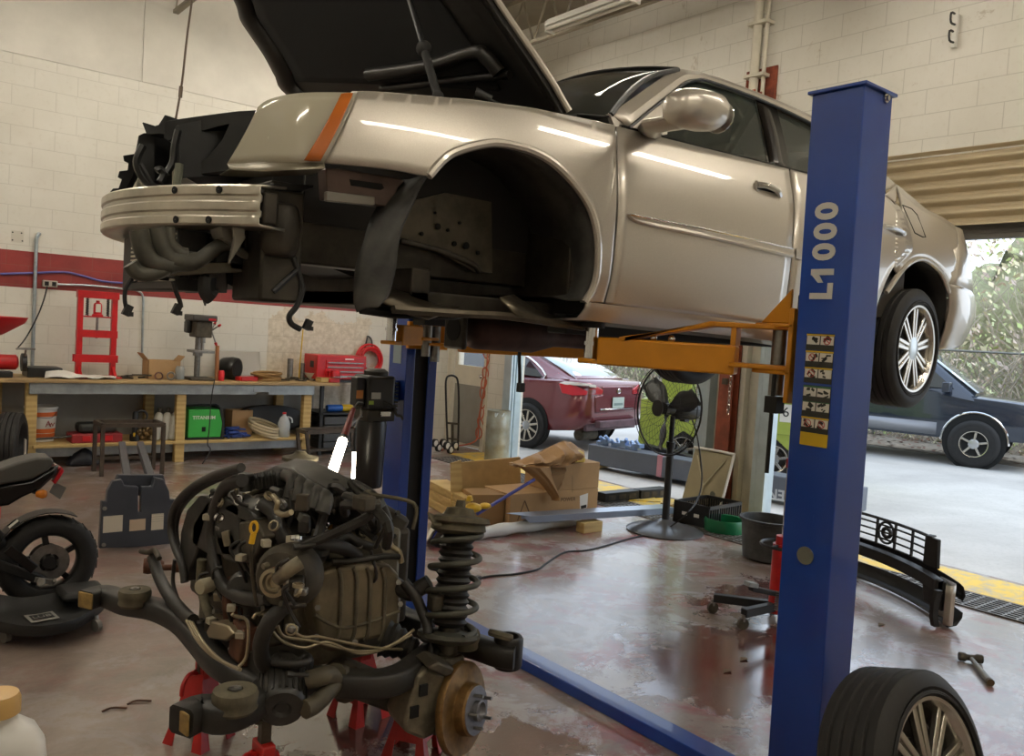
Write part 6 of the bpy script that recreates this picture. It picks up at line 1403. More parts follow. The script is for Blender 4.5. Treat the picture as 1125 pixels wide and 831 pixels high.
# grey plate with arms
m_slate = mat('slate_grey_paint', '393d45', .45, var=.1, vs=5)
pb0, pb1 = Z(0, 108, 603), Z(0, 190, 600); yq = (pb0.y+pb1.y)/2
t = thing('jack_adapter_plate', 'dark slate-grey steel plate with three paper labels standing upright on the floor', 'steel plate', ((pb0.x+pb1.x)/2, yq, 0)); q = lambda px, py, d=0: Y(yq+d, px, py)
MB().prism([q(*p) for p in ((109, 603), (112, 551), (117, 551), (118, 540), (124, 529), (134, 527), (137, 534), (152, 535), (152, 563), (155, 563), (155, 535), (167, 535), (170, 525), (180, 527), (186, 540), (187, 549), (193, 549), (191, 600))], (0, .05, 0)).build('plate', m_slate, t, bevel=.006)
MB().prism([q(*p, .055) for p in ((125, 535), (130, 522), (180, 522), (183, 535), (170, 545), (140, 545))], (0, .05, 0)).build('rear_plate', m_slate, t, bevel=.006)
for (a, b, c, d), n in (((113, 566, 135, 586), 'label'), ((142, 570, 160, 584), 'label'), ((166, 564, 180, 583), 'label')):
    o = MB().bx(q(a, d, -.002), q(c, b, 0)).build(n, mat('cream_label', 'cfc5b0', .7) if a != 142 else mat('tan_label', 'c2ab90', .7), t, sm=0)
    if a == 166:
        for k in range(4): MB().bx(q(a, 566+k*2.6, -.003), q(c, 564.6+k*2.6, -.001)).build('label_print', m_dark, o)
for p in ((115, 559), (189, 596), (114, 599)): MB().cyl(q(*p, -.006), q(*p, .001), .014, n=12).build('rivet', m_steel, t)
for x0, x1 in ((140, 131), (166, 151)):
    a = q(x0, 522, .1); b = a+V((-.02, 1.25, -.22 if x0 == 141 else -.22)); MB().bar(V((a.x, a.y, a.z-.03)), Y(7.3, x1+3, 489), .05, .06).build('arm', m_slate, t, bevel=.004)
t = MB().lathe([(.03, 0), (.045, .03), (.04, .1), (.06, .13), (.05, .17), (.02, .19)], 14, q(146, 522, .35)*1.0+V((0, 0, -.45)) if False else V((q(145, 525, .3).x, yq+.5, 0))).build('white_rag', mat('grey_rag', 'a6a296', .8), None); tag(t, 'small pale crumpled cloth behind the slate-grey plate', 'cloth')
# red oil drain with funnel at the left edge
fc = Y(7.0, -8, 352); t = thing('oil_drainer', 'red waste-oil drainer with a wide funnel at the left edge', 'oil drainer', (fc.x, 7.0, 0))
MB().lathe([(.03, -.11), (.06, -.10), (.20, -.01), (.215, .02), (.222, .03), (.21, .03), (.19, -.005), (.05, -.08), (.001, -.085)], 30, fc).build('funnel', m_redp, t, sm=50); MB().cyl((fc.x, 7.0, .45), fc+V((0, 0, -.1)), .02).build('pole', m_steel, t)
MB().lathe([(.14, .06), (.165, .08), (.165, .42), (.13, .5), (.03, .52)], 26, (fc.x-.08, 7.0, 0)).build('tank', m_redp, t, sm=50)
for a in range(4): MB().ball((fc.x-.08+.13*math.cos(a*PI/2+.7), 7+.13*math.sin(a*PI/2+.7), .03), .03, 10).build('caster', m_black, t)
# motorcycle
wc_ = Y(5.1, 52, 619); wz = .25; wc_.z = wz; mc = thing('motorcycle', 'small black motorcycle at the left edge, seen from its rear wheel', 'motorcycle', (wc_.x-.5, 5.1, 0)); K = lambda px, py, y=5.1: Y(y, px, py)
def mwheel(c):
    t = MB().lathe([(.15, -.045), (.165, -.055), (.205, -.062), (.235, -.045), (.248, -.02), (.25, 0), (.248, .02), (.235, .045), (.205, .062), (.165, .055), (.15, .045)], 44, c, (0, -1, 0), cap=False).build('tire', m_tyre, mc, sm=60)
    b = MB()
    for k in range(26):
        a = 2*PI*k/26; b.bar(V(c)+V((.243*math.cos(a), -.05, .243*math.sin(a))), V(c)+V((.252*math.cos(a+.12), .0, .252*math.sin(a+.12))), .006, .004)
    b.build('tread_sipes', m_dark, t)
    r = MB().lathe([(.15, -.045), (.155, -.05), (.145, -.03), (.142, .03), (.155, .05), (.15, .045)], 36, c, (0, -1, 0), cap=False).cyl(V(c)+V((0, -.06, 0)), V(c)+V((0, .06, 0)), .035).build('rim', m_black, mc)
    for k in range(5):
        a = 2*PI*k/5+.3; MB().bar(V(c)+V((.03*math.cos(a), 0, .03*math.sin(a))), V(c)+V((.146*math.cos(a+.15), 0, .146*math.sin(a+.15))), .03, .02, (0, 1, 0)).build('spoke', m_black, r)
    MB().lathe([(.05, -.05), (.10, -.05), (.10, -.054), (.05, -.054)], 28, c, (0, 1, 0), cap=False).build('brake_disc', m_steel, r); MB().lathe([(.03, .05), (.085, .05), (.085, .056), (.03, .056)], 24, c, (0, 1, 0), cap=False).build('sprocket', m_steel, r)
mwheel(wc_); mwheel(wc_+V((-1.2, 0, 0)))
MB().bar(K(47, 638, 5.0), K(5, 612, 5.0)+V((-.1, 0, 0)), .035, .05).build('swingarm', m_black, mc, bevel=.008); MB().bar(K(47, 638, 5.0)+V((0, .2, 0)), K(5, 612, 5.2)+V((-.1, 0, .0)), .035, .05).build('swingarm', m_black, mc, bevel=.008)
MB().bar(K(38, 626, 4.97), K(8, 603, 4.97), .012, .05).build('chain_guard', mat('gloss_black', '0e0e0e', .25), mc, bevel=.004)
MB().cyl(K(45, 640, 4.97), K(45, 640, 4.94), .022).cyl(K(60, 638, 4.98), K(60, 638, 4.95), .012).bar(K(38, 637, 4.965), K(60, 640, 4.965), .01, .03).build('axle_plate', m_steel, mc, bevel=.004)
rows = []
for i in range(12):
    a = math.radians(62+i*8); rows.append([wc_+V((.275*math.cos(a), s, .275*math.sin(a))) for s in (-.06, -.05, 0, .05, .06)])
MB().grid(rows).build('rear_mudguard', m_black, mc, solid=.004)
seat = [(-45, 505), (-20, 512), (0, 515), (20, 508), (40, 503), (57, 503), (60, 508), (54, 517), (35, 527), (0, 533), (-40, 535)]
MB().prism([K(*p, 5.02) for p in seat], (0, .18, 0)).build('seat', mat('seat_vinyl', '4a4843', .6, bump=.1, bs=120), mc, bevel=.03, seg=3)
MB().prism([K(*p, 5.04) for p in ((-40, 536), (0, 534), (35, 528), (58, 514), (66, 511), (62, 522), (45, 538), (25, 547), (10, 556), (-30, 562))], (0, .14, 0)).build('tail_cowl', mat('gloss_black', '0e0e0e', .25), mc, bevel=.015)
MB().prism([K(*p, 5.05) for p in ((58, 530), (64, 520), (69, 514), (71, 518), (66, 526), (61, 533))], (0, .12, 0)).build('tail_light', mat('red_lens', 'b01420', .15, coat=.5), mc, bevel=.006)
MB().prism([K(*p, 5.09) for p in ((54, 541), (60, 530), (73, 536), (66, 549))], (0, .004, 0)).prism([K(*p, 5.088) for p in ((54, 541), (60, 530), (61.5, 531), (56, 541.5))], (0, .002, 0)).build('plate_bracket', mat('translucent_bracket', '6b6a66', .4), mc)
q1 = K(47, 543, 5.0); MB().lathe([(.018, -.03), (.024, 0), (.02, .012), (.001, .018)], 16, q1, (.6, -.75, .1)).build('turn_signal', mat('amber_signal', 'd07a1c', .2, coat=.4), mc, sm=60); MB().cyl(q1, q1+V((-.03, .08, 0)), .012).build('signal_stalk', m_black, mc)
MB().tube([K(-30, 560), K(-5, 590), K(10, 605)], .04, 10).tube([K(-40, 545), K(-80, 560), K(-120, 600)], .03, 8).build('frame', m_black, mc); MB().tube([K(10, 580, 5.0), K(20, 572, 5.0)], .015, 8, 1).build('shock', m_chrome, mc)
b0 = wc_+V((-.62, 0, .18)); MB().bx(b0+V((-.2, -.12, -.1)), b0+V((.16, .12, .15))).build('engine', m_iron, mc, bevel=.03); MB().bx(b0+V((-.4, -.13, .25)), b0+V((.0, .13, .5))).build('fuel_tank', mat('gloss_black', '0e0e0e', .25), mc, bevel=.07, seg=4)
MB().tube([wc_+V((-1.2, -.08, 0)), wc_+V((-1.05, -.08, .55))], .022, 8, 1).tube([wc_+V((-1.2, .08, 0)), wc_+V((-1.05, .08, .55))], .022, 8, 1).tube([wc_+V((-1.0, -.35, .68)), wc_+V((-1.05, 0, .6)), wc_+V((-1.0, .35, .68))], .014, 8).bar(wc_+V((-1.05, -.1, .52)), wc_+V((-1.05, .1, .52)), .08, .05).build('fork', m_steel, mc)
MB().tube([wc_+V((-.75, -.1, .1)), wc_+V((-.78, -.22, -.1)), wc_+V((-.8, -.3, -.245))], .012, 8).build('side_stand', m_black, mc)
# creeper
cr = thing('creeper', 'black moulded mechanic creeper on casters in front of the motorcycle', 'creeper', (.75, 4.75, 0))
rows = []
cl_ = [Z(.085, *p) for p in ((-70, 680), (-40, 684), (-10, 688), (22, 694), (52, 694), (80, 688), (97, 679), (110, 669), (116, 662))]
cf_ = [Z(.085, *p) for p in ((-80, 652), (-55, 654), (-25, 657), (2, 660), (24, 663), (48, 660), (68, 655), (84, 648), (102, 647))]
A, B = cat(cf_, 4), cat(cl_, 4)
for a, b in zip(A, B):
    r = []
    for i in range(11):
        t_ = i/10; e = abs(2*t_-1); r.append(a*(1-t_)+b*t_+V((0, 0, .03*max(0, e-.75)/.25-.035*(1-e**2))))
    r = [r[0]+V((0, .0, -.05))]+r+[r[-1]+V((0, -.01, -.05))]; rows.append(r)
MB().grid(rows).build('bed', mat('creeper_black', '1f1f1e', .55, bump=.08, bs=100), cr, solid=.012, sm=50)
hr = Z(.14, 92, 645); MB().bx(hr+V((-.12, -.1, -.05)), hr+V((.1, .12, .0))).build('headrest', mat('creeper_black', '1f1f1e', .55), cr, bevel=.03)
lg = Z(.058, 46, 678); MB().box(lg, (.13, .13, .002), rz=.1).build('logo_plate', mat('logo_grey', '8f8d86', .5), cr); MB().box(lg+V((0, 0, .0015)), (.10, .08, .002), rz=.1).build('logo_inset', m_black, cr); text('LUB', 'logo', lg+V((0, 0, .003)), (1, .1, 0), (-.1, 1, 0), .05, mat('logo_grey', '8f8d86', .5), cr)
for p in ((6, 706), (106, 694), (-60, 695), (95, 668), (-60, 668)):
    c = Z(.0, *p); w = MB().lathe([(.018, -.014), (.03, -.012), (.03, .012), (.018, .014)], 18, c+V((0, 0, .03)), (1, .4, 0)).build('caster', mat('caster_grey', '6e6a62', .5), cr); MB().cyl(c+V((0, 0, .03)), c+V((0, .02, .075)), .012).build('caster_fork', m_steel, w)
# oil bottle in the foreground on a cart
d = ray(-3, 768).normalized(); bt = CAM+d*1.16; bz = bt.z-.258; t = thing('oil_bottle', 'white plastic bottle with a tan cap in the bottom left corner', 'bottle', (bt.x, bt.y, bz))
MB().loft([[V((bt.x+w_*sx*(abs(math.cos(2*PI*j/28))**.6)*(1 if math.cos(2*PI*j/28) > 0 else -1), bt.y+w_*.62*(abs(math.sin(2*PI*j/28))**.6)*(1 if math.sin(2*PI*j/28) > 0 else -1), bz+z)) for j in range(28)] for z, w_, sx in ((0, .046, 1), (.008, .05, 1), (.185, .05, 1), (.205, .048, 1), (.220, .040, 1), (.230, .027, 1), (.234, .021, 1), (.25, .020, 1))]).build('bottle', mat('bottle_white', 'd9d7d3', .3), t, sm=50)
MB().lathe([(.022, .241), (.0235, .242), (.0235, .258), (.021, .264), (.001, .265)], 30, (bt.x, bt.y, bz)).build('cap', mat('tan_bottle_cap', 'c09a5c', .4), t)
MB().bx((bt.x+.005, bt.y-.0335, bz+.04), (bt.x+.04, bt.y-.031, bz+.14)).build('label', mat('pale_label', 'c8cad0', .5), t)
t = thing('tool_cart', 'steel tool cart under the white bottle, below the picture edge', 'cart', (bt.x-.12, bt.y-.12, 0))
MB().bx((bt.x-.40, bt.y-.30, bz-.03), (bt.x+.06, bt.y+.08, bz)).build('top', m_iron, t, bevel=.005)
MB().bx((bt.x-.36, bt.y-.26, .12), (bt.x+.03, bt.y+.05, bz-.03)).build('cabinet', m_red, t, bevel=.006)
for x in (-.33, 0):
    for y in (-.22, .02): MB().bx((bt.x+x-.02, bt.y+y-.02, 0), (bt.x+x+.02, bt.y+y+.02, .12)).build('leg', m_black, t)
# cable hanging from the ceiling at the left
a = Y(6.5, 211, 0); d_ = Y(6.5, 194, 126)
t = MB().tube([(a.x+.16, 6.5, 5.6), a, Y(6.5, 205, 45), Y(6.5, 200, 90), d_, Y(6.5, 192, 134)], .008, 6).cyl(Y(6.5, 199, 95), Y(6.5, 198, 107), .014).build('hanging_cable', mat('brown_cable', '5a4a3a', .5), None); tag(t, 'thin cable hanging from the ceiling behind the stripped car front', 'cable')
# floor litter on the left
for k, (px, py, lab) in enumerate(((140, 774, 'brown twig on the floor left of the jack stand'), (112, 782, 'dark scrap of leaf on the floor near the white bottle'))):
    p = Z(.004, px, py); t = MB().tube([p, p+V((.04, .01, .002)), p+V((.09, -.02, .001))], .004, 5).build('twig', m_rust, None); tag(t, lab, 'twig')
# ================================================================ RIGHT SIDE OF THE SHOP
Fl = lambda px, py, z=0: Z(z, px, py)
def obox(A, B, dep, h, z0=0):
    """box standing on the front bottom edge A-B"""
    A, B = V(A), V(B); d = (B-A).normalized(); n = V((-d.y, d.x, 0)); n = n if n.y > 0 or n.x > 0 else -n
    return MB().loft([[V((p.x, p.y, z)) for p in (A, B, B+n*dep, A+n*dep)] for z in (z0, z0+h)]), d, n
# cartons and kraft paper
A, B = Fl(559, 578), Fl(647, 566); B.y = A.y-.06 if B.y > A.y else B.y
dA = (B-A); hb = .27
t = thing('long_carton', 'long brown carton with a shipping label lying on the shop floor', 'box', (A+B)/2)
b, d, n = obox(A, B, .42, hb); b.build('carton', m_card, t, bevel=.005)
def lab(px, py): # point on the front face of the carton
    q = onplane(A, n, px, py); return q-n*.0015
MB().prism([lab(*p) for p in ((637, 545), (646, 542), (645, 558), (637, 561))], n*.001).build('shipping_label', m_white, t, sm=0)
MB().prism([lab(*p) for p in ((638, 556), (644, 554.5), (644, 558), (638, 559.5))], -n*.0008).build('barcode', m_dark, t, sm=0)
text('POWER', 'carton_print', lab(624, 549), d, (0, 0, 1), .05, mat('carton_ink', '6a5338', .8), t)
MB().prism([lab(*p) for p in ((576, 550), (577, 550), (569, 572), (568, 572))], -n*.0008).prism([lab(*p) for p in ((577, 550), (583, 566), (582, 567), (576, 551))], -n*.0008).build('carton_mark', mat('carton_ink', '6a5338', .8), t, sm=0)
A2, B2 = A+d*.42, B+V((0, 0, 0)); t = thing('upper_carton', 'brown carton stacked on the long carton, half covered by kraft paper', 'box', ((A2+B2)/2+V((0, 0, hb))))
b, _, _ = obox(A2, B2, .38, .24, hb+.002); b.build('carton', m_card, t, bevel=.005)
MB().prism([onplane(A, n, *p)-n*.0012 for p in ((628, 523), (629.5, 523), (629.5, 541), (628, 541))], n*.001).build('tape', mat('carton_tape', '9a7a50', .4), t)
C0, C1 = A-d*.14+n*.10, A-d*.02; t = thing('small_open_carton', 'short brown carton tucked at the left end of the long carton', 'box', C0); b, _, _ = obox(A-d*.30+n*.14, A-d*.015+n*.06, .3, .26); b.build('carton', mat('cardboard_dark', '94734a', .8), t, bevel=.004)
pA, pB = A+n*.44-d*.30, A+n*.44+d*.45
t = MB().prism([pA, pB, pB+V((0, .06, .50)), pA+V((0, .06, .47))], n*.02).build('cardboard_sheet', mat('corrugated_sheet', 'b2925f', .8, var=.12, vs=9), None); tag(t, 'upright sheet of corrugated cardboard behind the cartons', 'cardboard')
t = MB().prism([pA-d*.03-n*.02, pA+d*.10-n*.02, pA+d*.08+V((0, .06, .50))-n*.02, pA-d*.02+V((0, .06, .48))-n*.02], -n*.015).build('wood_board', m_pine, None); tag(t, 'narrow pale board standing at the left edge of the cardboard sheet', 'board')
def kraft(seed, P0, Ux, Uy, n_=(22, 14), amp=.05, up=V((0, 0, 1))):
    rn = random.Random(seed); rows = []
    for i in range(n_[0]):
        r = []
        for j in range(n_[1]):
            u, v = i/(n_[0]-1), j/(n_[1]-1); p = P0+Ux*u+Uy*v; q = NZ.noise(V((u*3.2+seed, v*3.2, 0)))*1.0+abs(NZ.noise(V((u*6+seed, v*2.5, 3))))*.9
            r.append(p+up*(amp*q)+V((0, 0, .13*math.sin(PI*u)*(1-v*.6))))
        rows.append(r)
    return MB().grid(rows)
mk = mat('kraft_paper', '9b774c', .7, var=.06, vs=3)
kz = hb+.26; k0 = A+d*.18+V((0, 0, kz-.06))
pp = [onplane(A+n*.05, n, *p) for p in ((558, 508), (575, 505), (600, 495), (620, 486), (624, 492), (622, 511), (600, 512), (580, 512), (565, 512))]
kp = thing('kraft_paper_heap', 'crumpled sheet of brown kraft paper draped over the cartons', 'paper', A+d*.5+V((0, 0, hb+.24)))
K0 = [onplane(A+n*o, n, *p) for p, o in (((556, 510), .0), ((575, 504), .1), ((598, 494), .15), ((620, 485), .2), ((634, 492), .3))]
K1 = [onplane(A-n*.03, n, *p) for p in ((566, 513), (582, 511), (602, 513), (622, 512), (634, 507))]
rows = []
for a, c in zip(cat(K0, 7), cat(K1, 7)):
    r = []
    for j in range(13):
        v = j/12; q = a*(1-v)+c*v; w = NZ.noise(V((q.x*7, v*3, q.y*7)))*.05+abs(math.sin(q.x*26+v*4))*.022; r.append(q-n*(.10*math.sin(PI*v)+w)+V((0, 0, w*.5)))
    r.append(c+n*.1); rows.append(r)
MB().grid(rows).build('sheet', mk, kp, solid=.002, sm=25)
rows = []
for a, c in zip(cat([onplane(A-n*.02, n, *p) for p in ((568, 512), (590, 528), (604, 545), (606, 550))], 6), cat([onplane(A-n*.05, n, *p) for p in ((604, 512), (606, 525), (611, 540), (611, 547))], 6)):
    rows.append([a*(1-v)+c*v-n*(.06*math.sin(PI*v)+.02*abs(math.sin(v*9))) for v in [q/8 for q in range(9)]])
MB().grid(rows).build('loose_end', mk, kp, solid=.002, sm=25)
rows = []
for a, c in zip(cat([onplane(A+n*.0, n, *p) for p in ((596, 513), (610, 514), (622, 514))], 6), cat([onplane(A-n*.01, n, *p) for p in ((604, 538), (610, 541), (616, 532))], 6)): rows.append([a*(1-v)+c*v-n*(.02*abs(math.sin(v*8))) for v in [q/6 for q in range(7)]])
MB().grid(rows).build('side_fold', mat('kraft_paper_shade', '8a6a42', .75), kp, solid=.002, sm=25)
q = onplane(A+n*.08, n, 634, 509); t = MB().loft([[q+V((x*s, y*s, z)) for x, y in ((-.06, -.03), (.06, -.04), (.07, .04), (-.05, .05))] for z, s in ((-.02, .9), (.04, 1.1), (.10, .8), (.12, .3))]).build('yellow_bag', mat('yellow_foil', 'd0b24a', .35), None, bevel=.01); tag(t, 'crumpled yellow packet poking out of the kraft paper', 'packet')
# planks
for k, (dz, off, lab_) in enumerate(((.0, 0, 'lowest plank of the stack left of the cartons'), (.075, .06, 'middle plank of the stack left of the cartons'), (.15, .1, 'topmost plank of the stack left of the cartons'))):
    a, b_ = Fl(476+off*30, 553), Fl(517+off*20, 575); u = (b_-a).normalized(); t = MB().bar(a+V((0, 0, .037+dz)), a+u*.85+V((0, 0, .037+dz)), .20, .072).build('wood_plank', m_pine, None, bevel=.004); tag(t, lab_, 'plank', 'planks stacked by the cartons')
# blue pole, yellow mop head, rags
a, b_ = onplane(A-n*.12, n, 524, 565), onplane(A-n*.1, n, 587, 527); t = MB().cyl(a, b_, .014, n=12).build('blue_pole', mat('blue_pole', '3a3f8c', .4), None); tag(t, 'blue pole leaning over the long carton', 'pole')
t = MB().ball(onplane(A-n*.14, n, 520, 558), .07, 14, .55).ball(onplane(A-n*.14, n, 533, 556), .05, 14, .5).cyl(onplane(A-n*.14, n, 516, 550), onplane(A-n*.14, n, 516, 545), .03, .02).build('yellow_float', mat('yellow_plastic', 'd3b21e', .4), None); tag(t, 'bright yellow plastic lump at the foot of the blue pole', 'plastic part')
rg = kraft(4, Fl(462, 605)+V((0, 0, .02)), Fl(512, 590)-Fl(462, 605), Fl(478, 575)-Fl(462, 605), (14, 8), .05); t = rg.build('white_plastic_bag', mat('white_bag', 'c9c5bb', .6), None, solid=.003); tag(t, 'crumpled whitish bag on the floor between the far lift post and the cartons', 'bag')
rg = kraft(8, Fl(468, 602)+V((0, -.05, .05)), Fl(500, 597)-Fl(468, 602), Fl(474, 590)-Fl(468, 602), (10, 7), .04); t = rg.build('blue_tarp', mat('blue_tarp', '1d2a80', .45), None, solid=.003); tag(t, 'folded blue plastic on the floor beside the far lift post', 'tarp')
# white roll, timber block, galvanised rail
a, b_ = Fl(520, 594), Fl(634, 577); t = MB().tube([a+V((0, 0, .05)), a*.6+b_*.4+V((0, 0, .055)), b_+V((0, 0, .05))], lambda s: .05+.006*math.sin(s*23), 14, 8).build('plastic_roll', mat('white_wrap', 'cfcfca', .35, bump=.4, bs=25), None); tag(t, 'long white plastic-wrapped roll on the floor before the cartons', 'roll')
c = Fl(648, 584); t = MB().bx(c+V((-.12, -.05, 0)), c+V((.10, .05, .09))).build('timber_block', m_pine, None, bevel=.005); tag(t, 'short timber block propping up the galvanised rail', 'timber')
c2 = Fl(735, 565); t = MB().bx(c2+V((-.0, .0, 0)), c2+V((.1, .12, .09))).build('timber_block', m_pine, None, bevel=.005); tag(t, 'timber block under the far end of the galvanised rail', 'timber')
a, b_ = Z(.11, 578, 573), Z(.11, 735, 563); u = (b_-a).normalized(); s = V((-u.y, u.x, 0))
t = MB().prism([a-s*.06, b_-s*.06, b_-s*.06+V((0, 0, .05)), a-s*.06+V((0, 0, .05))-u*.06], s*.004).prism([a-s*.06+V((0, 0, .05)), b_-s*.06+V((0, 0, .05)), b_+s*.08+V((0, 0, .055)), a+s*.08+V((0, 0, .055))-u*.15], V((0, 0, .004))).prism([a+s*.08, b_+s*.08, b_+s*.08+V((0, 0, .055)), a+s*.08+V((0, 0, .055))], s*.004).build('steel_rail', mat('blue_galvanised', '98a3b4', .3, .7), None); tag(t, 'long galvanised channel rail resting on timber blocks', 'rail')
# pallet-like grate panels near the stripe
for k, (p, q_) in enumerate((((652, 553), (690, 549)), ((692, 549), (722, 546)))):
    a, b_ = Fl(*p), Fl(*q_); bb = MB().bar(a+V((.1, 0, .05)), b_+V((.1, 0, .05)), .12, .10); t = bb.build('plastic_runner', m_black, None, bevel=.006); tag(t, ('dark slotted runner on the floor right of the long carton', 'dark slotted runner on the floor left of the fan base')[k], 'runner')
    u = (b_-a); 
    for j in range(3): pc = a+u*(.2+.3*j)+V((.1, 0, .05)); MB().bar(pc-u*.1, pc+u*.1, .126, .05).build('slot', m_iron, t)
t = MB().prism([Fl(650, 548, .004), Fl(652, 531, .004), Fl(712, 543, .004), Fl(726, 552, .004)], (0, 0, .006)).build('yellow_sheet', m_yel, None); tag(t, 'worn yellow sheet lying flat beyond the dark runners', 'sheet')
# hand truck
h0 = Fl(487, 503); h1 = Fl(500, 504); hx = 6.35; hy = h1.y
t = thing('stair_hand_truck', 'black stair-climbing hand truck with three-wheel clusters by the cream door', 'hand truck', (6.35, 9.25, 0)); q = lambda px, py, y=9.3: Y(y, px, py)
MB().tube([q(492, 496), q(490, 440), q(490, 418), q(494, 413), q(500, 414), q(503, 420), q(504, 445), q(503, 495)], .014, 8, 4).build('frame', m_black, t); MB().tube([q(492, 465), q(503, 466)], .014, 8, 1).tube([q(497, 466), q(497, 496)], .02, 8, 1).tube([q(492, 482), q(503, 483)], .012, 8, 1).build('cross_tube', m_iron, t)
MB().bx(q(486, 502)+V((0, -.25, 0)), q(505, 499)+V((0, 0, .012))).build('toe_plate', m_black, t)
for c in (q(495, 493, 9.12), q(482, 490, 9.32)):
    for k in range(3):
        a_ = k*2*PI/3+.5; cc = c+V((.075*math.cos(a_), 0, .075*math.sin(a_))); cc.z = max(cc.z, .058)
        w = MB().lathe([(.04, -.02), (.056, -.018), (.056, .018), (.04, .02)], 20, cc, (.3, -1, 0)).build('wheel', m_black, t); MB().lathe([(.04, .021), (.036, .023), (.012, .024), (.001, .022)], 18, cc, (.3, -1, 0)).build('hub', m_white, w)
# drum
dpos = V((6.72, 8.5, 0)); dtop = Y(8.5, 550, 451).z; R_ = .155
t = thing('steel_drum', 'pale dented metal drum with handles standing beside the blue door track', 'drum', dpos); prof = [(R_, 0), (R_*1.02, .01), (R_, .03)]
for z in (.33, .66): prof += [(R_, dtop*z-.02), (R_*1.03, dtop*z), (R_, dtop*z+.02)]
prof += [(R_, dtop*.86), (R_*.97, dtop*.88), (R_*.97, dtop*.98), (R_*1.0, dtop), (R_*.93, dtop), (R_*.92, dtop*.9), (.001, dtop*.9)]
MB().lathe(prof, 30, dpos).build('body', mat('pale_drum', '9ba19a', .4, .4, col2='8a8472', vs=6), t, sm=50)
for s in (-1, 1): MB().tube([dpos+V((s*.05-.1, -.12, dtop*.97)), dpos+V((s*.05-.11, -.135, dtop*.9)), dpos+V((s*.05+.02-.1, -.14, dtop*.97))], .01, 6).build('handle', m_galv, t)
# orange cord on the door, pulley chain
hk = X(WR-.02, 537, 376); b = MB(); rr = random.Random(2)
for k in range(9): c0 = X(WR-.05, 534-k*1.0, 388+k*11); b.ring(c0+V((-.01*k % .04, 0, 0)), (1, rr.uniform(-.4, .4), rr.uniform(-.4, .4)), .06, .009, 18, 6, sx=.8, sy=1.3)
b.tube([hk, X(WR-.04, 533, 420), X(WR-.05, 526, 460), X(WR-.08, 522, 485), (WR-.3, 9.55, .02), (WR-.55, 9.35, .015)], .011, 6)
t = b.build('extension_cord', mat('orange_cord', 'b0583a', .5), None); tag(t, 'orange extension cord hanging in loops on the cream door', 'cord')
# pedestal fan
fb = Fl(730, 584); fz = Y(fb.y, 737, 457).z
t = thing('pedestal_fan', 'tall black pedestal fan with a wire guard standing on the shop floor', 'fan', fb)
MB().lathe([(.33, 0), (.335, .012), (.30, .03), (.2, .055), (.07, .085), (.045, .11), (.001, .11)], 40, fb).build('base', mat('fan_base', '5c5d5e', .28, .6), t, sm=60)
MB().cyl(fb+V((0, 0, .09)), fb+V((0, 0, .75)), .032).cyl(fb+V((0, 0, .75)), fb+V((0, 0, fz)), .022).cyl(fb+V((0, 0, .74)), fb+V((0, 0, .79)), .04).build('pole', m_black, t)
fc_ = fb+V((-.07, .0, fz+.06)); fa_ = V((-.98, .12, .05)).normalized(); x_, y_, z_ = frame(fa_)
mo = MB().lathe([(.03, -.33), (.075, -.32), (.085, -.28), (.085, -.10), (.06, -.07), (.03, -.06)], 24, fc_, fa_).build('motor', mat('fan_motor', '3a3b3b', .4, .4), t)
MB().bx(fc_-fa_*.2+V((-.03, -.03, -.1)), fc_-fa_*.2+V((.03, .03, .0))).build('tilt_bracket', m_black, t)
RG = .40; b = MB().ring(fc_, fa_, RG, .009, 48, 6).ring(fc_+fa_*.04, fa_, RG*.98, .004, 48, 5)
for k in range(36):
    a_ = 2*PI*k/36; e = x_*math.cos(a_)+y_*math.sin(a_); e2 = x_*math.cos(a_+.25)+y_*math.sin(a_+.25)
    b.tube([fc_+fa_*.12+e*.06, fc_+fa_*.10+e2*.22, fc_+e2*RG], .0016, 4, 3); b.tube([fc_-fa_*.10+e*.08, fc_-fa_*.07+e2*.24, fc_+e2*RG], .0016, 4, 3)
for r_ in (.15, .27): b.ring(fc_+fa_*.11, fa_, r_, .0018, 36, 4)
b.build('guard', m_black, t)
MB().lathe([(.07, .115), (.07, .125), (.001, .128)], 22, fc_, fa_).build('guard_badge', m_black, t)
hbm = MB().lathe([(.05, -.05), (.05, .05), (.001, .055)], 20, fc_, fa_).build('hub', m_black, t)
for k in range(3):
    a_ = 2*PI*k/3+.4; rows = []
    for i in range(8):
        r_ = .05+.31*i/7; w_ = .22+.25*math.sin(PI*min(1, i/6)); rows.append([fc_+(x_*math.cos(a_+s*w_)+y_*math.sin(a_+s*w_))*r_+fa_*(.045*s) for s in (-.9, -.3, .3, .9)])
    MB().grid(rows).build('blade', mat('fan_blade', '3c3e3e', .35, .4), t, solid=.003)
cd_ = [fc_-fa_*.28+V((0, 0, -.06)), fb+V((.28, -.02, 1.0)), fb+V((.30, -.1, .5)), fb+V((.40, -.05, .12)), fb+V((.38, -.12, .02))]
cab2 = [Fl(*p)+V((0, 0, .006)) for p in ((725, 572), (716, 580), (695, 592), (664, 601), (643, 606), (620, 608), (600, 620), (590, 627), (565, 632), (540, 634), (524, 637))]
cb = MB().tube([fc_-fa_*.28+V((0, 0, -.06)), Y(fb.y-.1, 766, 480), Y(fb.y-.15, 771, 520), Y(fb.y-.2, 768, 545), Y(fb.y-.3, 757, 562), Fl(738, 578, .08), Fl(722, 586, .01)]+cab2[2:], .007, 6).build('fan_cord', m_black, None); tag(cb, 'dark power cord running from the fan across the floor', 'cord')
e_ = cab2[-1]; cb2 = MB().box(e_, (.06, .03, .03), rz=.4).build('cord_plug', m_black, cb)
